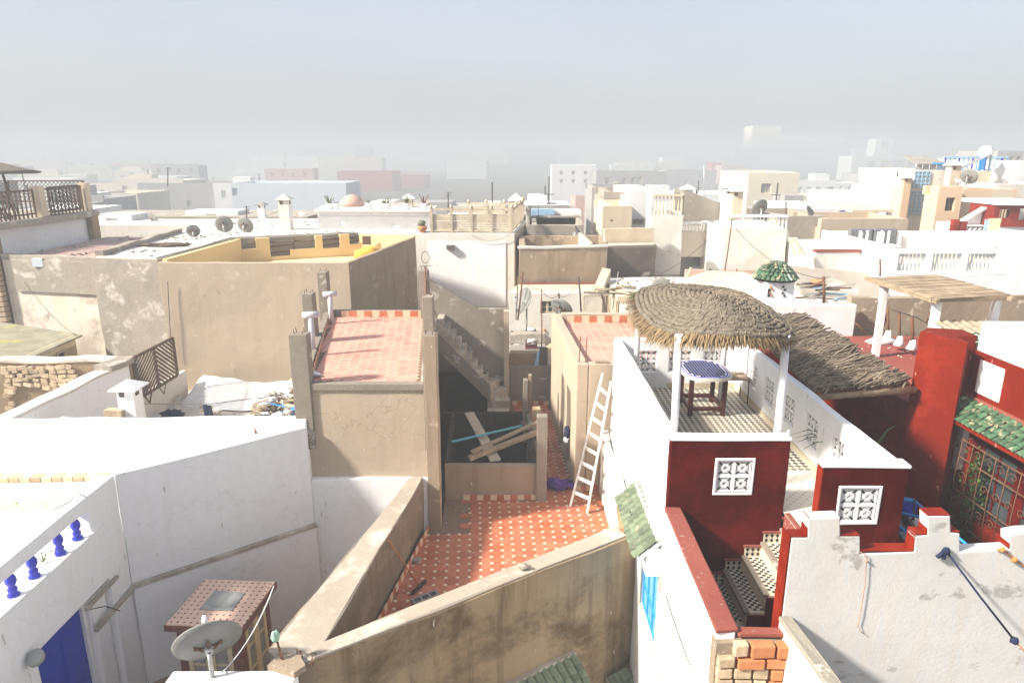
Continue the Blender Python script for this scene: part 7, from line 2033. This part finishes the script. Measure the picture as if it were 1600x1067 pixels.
FH('white wall block left of the blue-windowed tower', 1394, 1424, 294, 33.5, 4, 'far_white')
gg = thing('roof_glasshouse', 'small grey panelled glasshouse with blue frames on the stair tower', 'glasshouse', (front(1455, 260, 33)[0], 34, -.8))
a, z0_ = front(1430, 268, 33.2); b, z1_ = front(1486, 256, 33.2); zt3 = front(1440, 244, 34.5)[1]
for k in range(5):
    xa = a + (b - a) * k / 5
    obj('panel', MB().box(xa + .02, xa + (b - a) / 5 - .02, 33.2, 33.24, z0_, z1_), 'far_grey' if k < 3 else 'blue_soft', gg)
obj('roof', MB().slope([(a, 33.1, z1_), (b, 33.1, z1_), (b, 35.5, zt3), (a + .6, 35.5, zt3)], .06), 'roof_grey', gg)
obj('frame', MB().bar((front(1456, 262, 33.1)[0], 33.1, z1_), (b, 33.1, z1_), .08).bar((front(1456, 262, 33.1)[0], 33.1, z0_), (b, 33.1, z0_), .08), 'blue_mid', gg)
ov_ = FH('peach-orange house with one barred window, right background', 1468, 1506, 292, 29.6, 1.0, 'orange_wall', [(1479, 309, 1490, 330)], wmat='glass', frame='rust')
FH('long peach-orange house wall behind the red pavilion', 1506, 1590, 296, 30.2, 1.2, 'orange_wall')
FH('cream parapet building behind the peach-orange house', 1488, 1575, 268, 36, 5, 'cream')
FH('bright white house at the right edge above the peach wall', 1574, 1640, 252, 35, 8, 'far_white')
FH('grey hazy house at the right edge behind the blue railing', 1560, 1600, 236, 44, 8, 'far_grey')
FH('white ledge running right from the peach-orange house', 1560, 1660, 288, 31.5, 6, 'white_old')
bl = thing('far_blue_railing', 'blue wooden roof railing beside the solar water heater', 'railing', (23, 36.2, -1))
for (pa, pb2) in ((1478, 1532), (1541, 1571)):
    a, z1_ = front(pa, 246, 36.1); b, z0_ = front(pb2, 266, 36.1)
    for z in (z0_, z1_): obj('rail', MB().bar((a, 36.1, z), (b, 36.1, z), .08), 'blue_soft', bl)
    m = int((b - a) / .22)
    for k in range(m + 1): obj('paling', MB().bar((a + (b - a) * k / m, 36.1, z0_), (a + (b - a) * k / m, 36.1, z1_), .09, .03), 'blue_deep' if k % 3 == 0 else 'blue_soft', bl)
obj('door', MB().box(front(1531, 250, 36)[0], front(1540, 250, 36)[0], 36.0, 36.05, z0_, z1_ + .1), 'blue_mid', bl)
sh = thing('solar_heater', 'solar water heater with a white tank on a slanted panel', 'solar heater', (23, 35.5, -.5))
a, z1_ = front(1531, 237, 35.2); b = front(1543, 237, 35.2)[0]
obj('tank', MB().tube([(a, 34.8, z1_), (b + .1, 35.4, z1_)], .28, 16), 'cloth_white', sh)
p_, zp = front(1500, 264, 34.8)
obj('panel', MB().bar((p_, 34.8, zp), (a, 34.8, z1_ - .25), 1.0, .06, up=(0, .2, 1)), 'metal', sh)
obj('stand', MB().bar((b, 34.9, zp - .1), (b, 34.9, z1_), .06), 'metal', sh)
vent_chimney('small chimney with a white cap by the solar panel', 1492, 250, 268, 32.6, .45, zb=-2, body='cream', over=.1)
vent_chimney('little peach chimney with a white cone on the white wall block', 1417, 272, 298, 32.8, .35, zb=-3, body='orange_wall', over=.1)
dishat('slim dish on the long ledge above the peach house', 1511, 278, 31.0, -1.35, .36, (.8, .5, .4), group=G_D, lnb=False)
dishat('small dish on the roof beside the laundry canopy', 1377, 300, 37.5, -2.6, .36, (.7, .5, .4), group=G_D, lnb=False)
dishat('dark little dish by the pitted grey roof wall', 898, 363, 28.4, -3.6, .22, (.8, -.3, .5), group=G_D, lnb=False)
# gulls
for lab, px, py, Y in (('white gull standing on the far roof right of the small turret', 473, 336, 33.2), ('white gull on the long ledge left of the slim dish', 1499, 284, 30.8)):
    X, Z = front(px, py, Y); t = thing('gull', lab, 'bird', (X, Y, Z - .18))
    obj('body', blob(MB(), (X, Y, Z), .16, .08, .07, 10, 7, .1), 'cloth_white', t)
    obj('head', blob(MB(), (X - .14, Y, Z + .09), .05, .045, .05, 8, 6, .05).bar((X - .17, Y, Z + .09), (X - .24, Y, Z + .08), .02), 'cloth_white', t)
    obj('tail', MB().bar((X + .1, Y, Z + .01), (X + .26, Y, Z), .05, .02), 'far_grey', t)
    obj('legs', MB().tube([(X, Y, Z - .04), (X, Y, Z - .2)], .01, 4), 'terracotta', t)
# generic roofs fading into the haze
random.seed(21)
mats_ = ['far_white', 'far_white', 'far_cream', 'far_grey', 'far_cream', 'far_pink', 'far_grey']
MARKS = [(526, 662, 322, 270), (698, 864, 312, 400), (862, 1042, 300, 165), (360, 540, 330, 100), (1042, 1125, 290, 245), (1125, 1168, 280, 320), (1168, 1345, 312, 88), (1176, 1330, 250, 760), (1332, 1440, 290, 350), (1420, 1640, 330, 80), (212, 360, 318, 125)]
for Y, zlo, zhi, n in ((48, -4.1, -3.3, 16), (80, -5.1, -4.0, 17), (135, -6.3, -4.3, 19), (220, -7.5, -2.8, 20), (350, -8, -.5, 20), (560, -9, 5.0, 18)):
    span = Y * 1.9
    for j in range(n):
        X = -span / 2 + span * (j + random.uniform(.1, .9)) / n; W = random.uniform(.5, 1.0) * span / n * 1.1; D = random.uniform(5, 10)
        Z = random.uniform(zlo, zhi); y = Y + random.uniform(-3, 5) * (1 + Y / 100)
        f_ = cp * y - sp * Z; top_px = 533.5 - F * (sp * y + cp * Z) / f_; pa, pb_ = 800 + F * (X - W / 2) / f_, 800 + F * (X + W / 2) / f_
        if any(pb_ > a - 3 and pa < b + 3 and top_px < c and y < yl for a, b, c, yl in MARKS): continue
        t = thing('hazy_house', 'pale flat-roofed house lost in the sea mist beyond the medina', 'house', (X, y, -13), 'houses fading into the mist')
        mt = random.choice(mats_)
        obj('wall', MB().wall((X - W / 2, y), (X + W / 2, y), .3, -13, Z, holes=[(W * u, W * u + .9, Z - 2.6, Z - 1.3) for u in ((.2, .6) if W < 8 else (.12, .34, .56, .8))] if random.random() < .75 and W > 3 else []), mt, t)
        obj('body', MB().prism([(X - W / 2 + .02, y + .31), (X + W / 2 - .02, y + .31), (X + W / 2, y + D), (X - W / 2, y + D)], -13, Z - random.choice((0, .4))), mt, t)
        for _ in range(random.choice((0, 1, 2))):
            ax_ = X + random.uniform(-.4, .4) * W; obj('antenna', MB().bar((ax_, y + 2, Z - .4), (ax_, y + 2, Z + random.uniform(.8, 2.2)), .06 + Y * .0006).bar((ax_ - .4, y + 2, Z + .7), (ax_ + .4, y + 2, Z + .7), .04 + Y * .0004), 'iron', t)
        if random.random() < .6:
            w2 = W * random.uniform(.2, .4); xx = X + random.uniform(-.25, .25) * W
            obj('stair_head', MB().box(xx - w2 / 2, xx + w2 / 2, y + 1, y + 3.5, Z - .4, Z + random.uniform(.6, 1.6)), mt, t)
# base masonry that closes the gaps between the nearest houses
obj('alley_ground', MB().prism([(-20, 2), (20, 2), (20, 40), (-20, 40)], -12.99, -12.9), 'street', kind='structure')

# ================================================================ small debris and cables
def scatter(parent, poly, z, n, size=(.02, .07), mat='roof_grey', name='debris_bits'):
    f = inside(poly); xs = [p[0] for p in poly]; ys = [p[1] for p in poly]; q = MB(); c = 0; tries = 0
    while c < n and tries < n * 20:
        tries += 1
        x, y = random.uniform(min(xs), max(xs)), random.uniform(min(ys), max(ys))
        if not f(x, y): continue
        if noise.noise(Vector((x * .9, y * .9, z))) < random.uniform(-.35, .25): continue
        s = random.uniform(*size); a = random.uniform(0, PI); ca, sa = math.cos(a) * s, math.sin(a) * s
        q.prism([(x - ca, y - sa), (x + sa * .7, y - ca * .7), (x + ca, y + sa), (x - sa * .7, y + ca * .7)], z, z + s * random.uniform(.3, .9)); c += 1
    obj(name, q, mat, parent, kind='stuff')
scatter(cr_, [(-1.8, 19.7), (1.0, 19.7), (1.0, 22.4), (-1.8, 22.4)], -5.75, 120)
scatter(mr, [(3.3, 19.1), (5.6, 19.0), (8.1, 21.7), (8.3, 24.7), (3.5, 24.9)], -4.35, 150, (.03, .1), 'rubble')
scatter(th_, [(7, 15.6), (11.2, 15.8), (11.2, 22.3), (8.6, 22.3), (7, 19.4)], -4.15, 160, (.03, .1), 'rough')
scatter(lr, [(-9.4, 12.6), (-4.2, 12.6), (-4.9, 17.8), (-9.3, 18.0)], -6.75, 140, (.02, .08), 'stone')
scatter(rg, [(-12.2, 20.3), (-10.3, 20.0), (-10.1, 24.8), (-6.1, 26.7), (-12.7, 26.4)], -2.90, 110, (.02, .07), 'rough')
scatter(ar, [(-16.2, 22.6), (-13.1, 22.1), (-13.1, 26.5), (-13, 28), (-16.4, 28)], -3.26, 60, (.03, .08), 'rough')
scatter(nb, [(.5, 24.5), (3.2, 24.9), (3.4, 28), (.5, 28)], -3.72, 50, (.03, .08), 'rough')
scatter(ph, [(-13, 27.9), (-8.5, 27.8), (-8.5, 33), (-13, 33)], -2.97, 60, (.03, .08), 'rough')
scatter(pr_, [(5.2, 14), (7.2, 11.5), (10, 11), (10, 15)], -4.0, 60, (.012, .035), 'roof_white')
scatter(tr, [(-2.2, 8.2), (.3, 9.6), (1.8, 10.6), (1.8, 13.6), (-1.4, 13.2)], FZ, 70, (.006, .02), 'roof_white')
scatter(ch, UP, UZ, 60, (.006, .022), 'roof_white')
scatter(jh, JP, -4.47, 45, (.008, .022), 'roof_white')
scatter(wl, [(-9.5, 10.9), (-6.8, 10.9), (-6.1, 11.8), (-9.5, 11.8)], -5.985, 16, (.01, .025), 'stone')
def cable(label, a, b, sag=.25, r=.008, mat='iron'):
    pts = []
    A_, B_ = Vector(B3(*a)), Vector(B3(*b))
    for k in range(13):
        u = k / 12; p = A_.lerp(B_, u); p.z -= sag * 4 * u * (1 - u); pts.append(p)
    return tag(obj('cable', MB().tube(pts, r, 5), mat, at=pts[0]), label, 'cable')
cable('black cable sagging from the bound pole to the straight pole', (812, 432, 21.0), (846, 452, 20.4), .12)
cable('cable from the straight pole to the stout weathered post', (846, 453, 20.4), (873, 460, 21.6), .18)
cable('cable from the stout post to the bent pole by the lattice', (873, 462, 21.6), (905, 440, 22.0), .2)
cable('grey cable drooping under the slatted fence on the white wall', (735, 366, 26.95), (800, 364, 26.9), .28, .01, 'roof_grey')
cable('thin cable crossing behind the umbrella to the far post', (975, 440, 24.0), (1130, 350, 23.0), .5)
cable('thin cable running from the tall antenna mast to the right', (1144, 350, 23.0), (1287, 436, 16.9), .35)
cable('cable along the top of the rough house roof to the dishes', (240, 392, 21.5), (349, 356, 26.4), .1)
cable('long wire across the stained left wall down to the shed', (38, 440, 21.4), (120, 525, 19.8), .2)
cable('black wire hanging down the tan house wall beside the screen', (262, 440, 19.5), (268, 560, 19.5), .0, .01)
cable('thin wire from the loop aerial mast down to the stair wall', (668, 440, 15.2), (684, 500, 17.5), .08)
cable('white cord falling along the tiled kiosk beside the dish', (428, 915, 9.0), (345, 1052, 7.0), .15, .009, 'white')
cable('thin dark line crossing the white courtyard wall', (585, 840, 11.0), (470, 960, 9.6), .02, .004)
cable('wire running along the long whitish roof to the tall chimney', (300, 350, 31), (436, 330, 28.4), .2)
X, Z = aty(463, 817, 12.1)
tag(obj('small_bulb', blob(MB(), (X, 12.1, Z), .035, .035, .05, 8, 6, .3), 'rust', at=(X, 12.1, Z)), 'tiny rusty object hung on the white courtyard wall', 'hook')
# more aerials and tanks on the roofs behind
for lab, px, pb_, pt_, Y_, n_ in (('comb aerial on the long whitish roof, left of the tall chimney', 385, 352, 322, 31.5, 3), ('comb aerial on the cream roof behind the slatted fence', 700, 330, 300, 33.5, 3),
    ('thin aerial on the recessed pale house', 1088, 330, 296, 30.5, 2), ('comb aerial above the tan wall by the laundry', 1228, 352, 316, 28.2, 3), ('aerial on the far yellow wall roof', 1300, 322, 292, 45, 3),
    ('thin mast on the white wall block by the blue windows', 1402, 298, 268, 34.5, 2), ('slender aerial on the grey shaded house, left background', 262, 292, 262, 50, 2)):
    pole(lab, px, pb_, pt_, Y_, .014 + Y_ * .0004, mat='iron', cat='antenna', name='antenna', arms=n_)
for lab, px, py, Y_, R_, aim_ in (('white dish on the ledge house roof in the centre background', 962, 296, 41, .4, (.5, .8, .4)), ('dish on the cream balustrade house roof', 1190, 328, 27.5, .36, (-.3, .9, .4)),
    ('pale dish on the long low roof at the left', 235, 345, 33, .4, (.6, .7, .5)), ('dish perched on the tan wall left of the laundry', 1262, 336, 28.5, .33, (.6, -.5, .5))):
    dishat(lab, px, py, Y_, front(px, py, Y_)[1] - .5, R_, aim_, group=G_D, lnb=False)
for lab, px, pt_, Y_, w_ in (('squat white roof tank on the long whitish roof', 175, 336, 33, .9), ('small box hut on the pale roof band at the left', 330, 330, 37, 1.4), ('grey stair box on the roof behind the damp block', 870, 330, 34, 1.2)):
    X, Z = front(px, pt_, Y_)
    t = thing('roof_hut', lab, 'hut', (X, Y_, -3.2)); obj('wall', MB().box(X - w_, X + w_, Y_, Y_ + 1.6, -3.6, Z), 'far_white', t, bevel=.02)
    obj('door', MB().box(X - .3, X + .2, Y_ - .012, Y_ - .002, -3.6, Z - .15), 'far_grey', t)
# ================================================================ sea mist
hz = bpy.data.materials.new('sea_mist'); hz.use_nodes = True
nt = hz.node_tree; nt.nodes.clear()
out = nt.nodes.new('ShaderNodeOutputMaterial'); pv_ = nt.nodes.new('ShaderNodeVolumePrincipled')
pv_.inputs['Color'].default_value = (.505, .55, .59, 1); pv_.inputs['Density'].default_value = HAZE
pv_.inputs['Anisotropy'].default_value = 0.0
nt.links.new(pv_.outputs[0], out.inputs['Volume'])
q = MB().prism([(-1000, -70), (1000, -70), (1000, 1700), (-1000, 1700)], -14.5, 10.0)
me = bpy.data.meshes.new('haze'); me.from_pydata(q.v, [], q.f); me.materials.append(hz)
o = bpy.data.objects.new('haze', me); col.objects.link(o); o['kind'] = 'stuff'
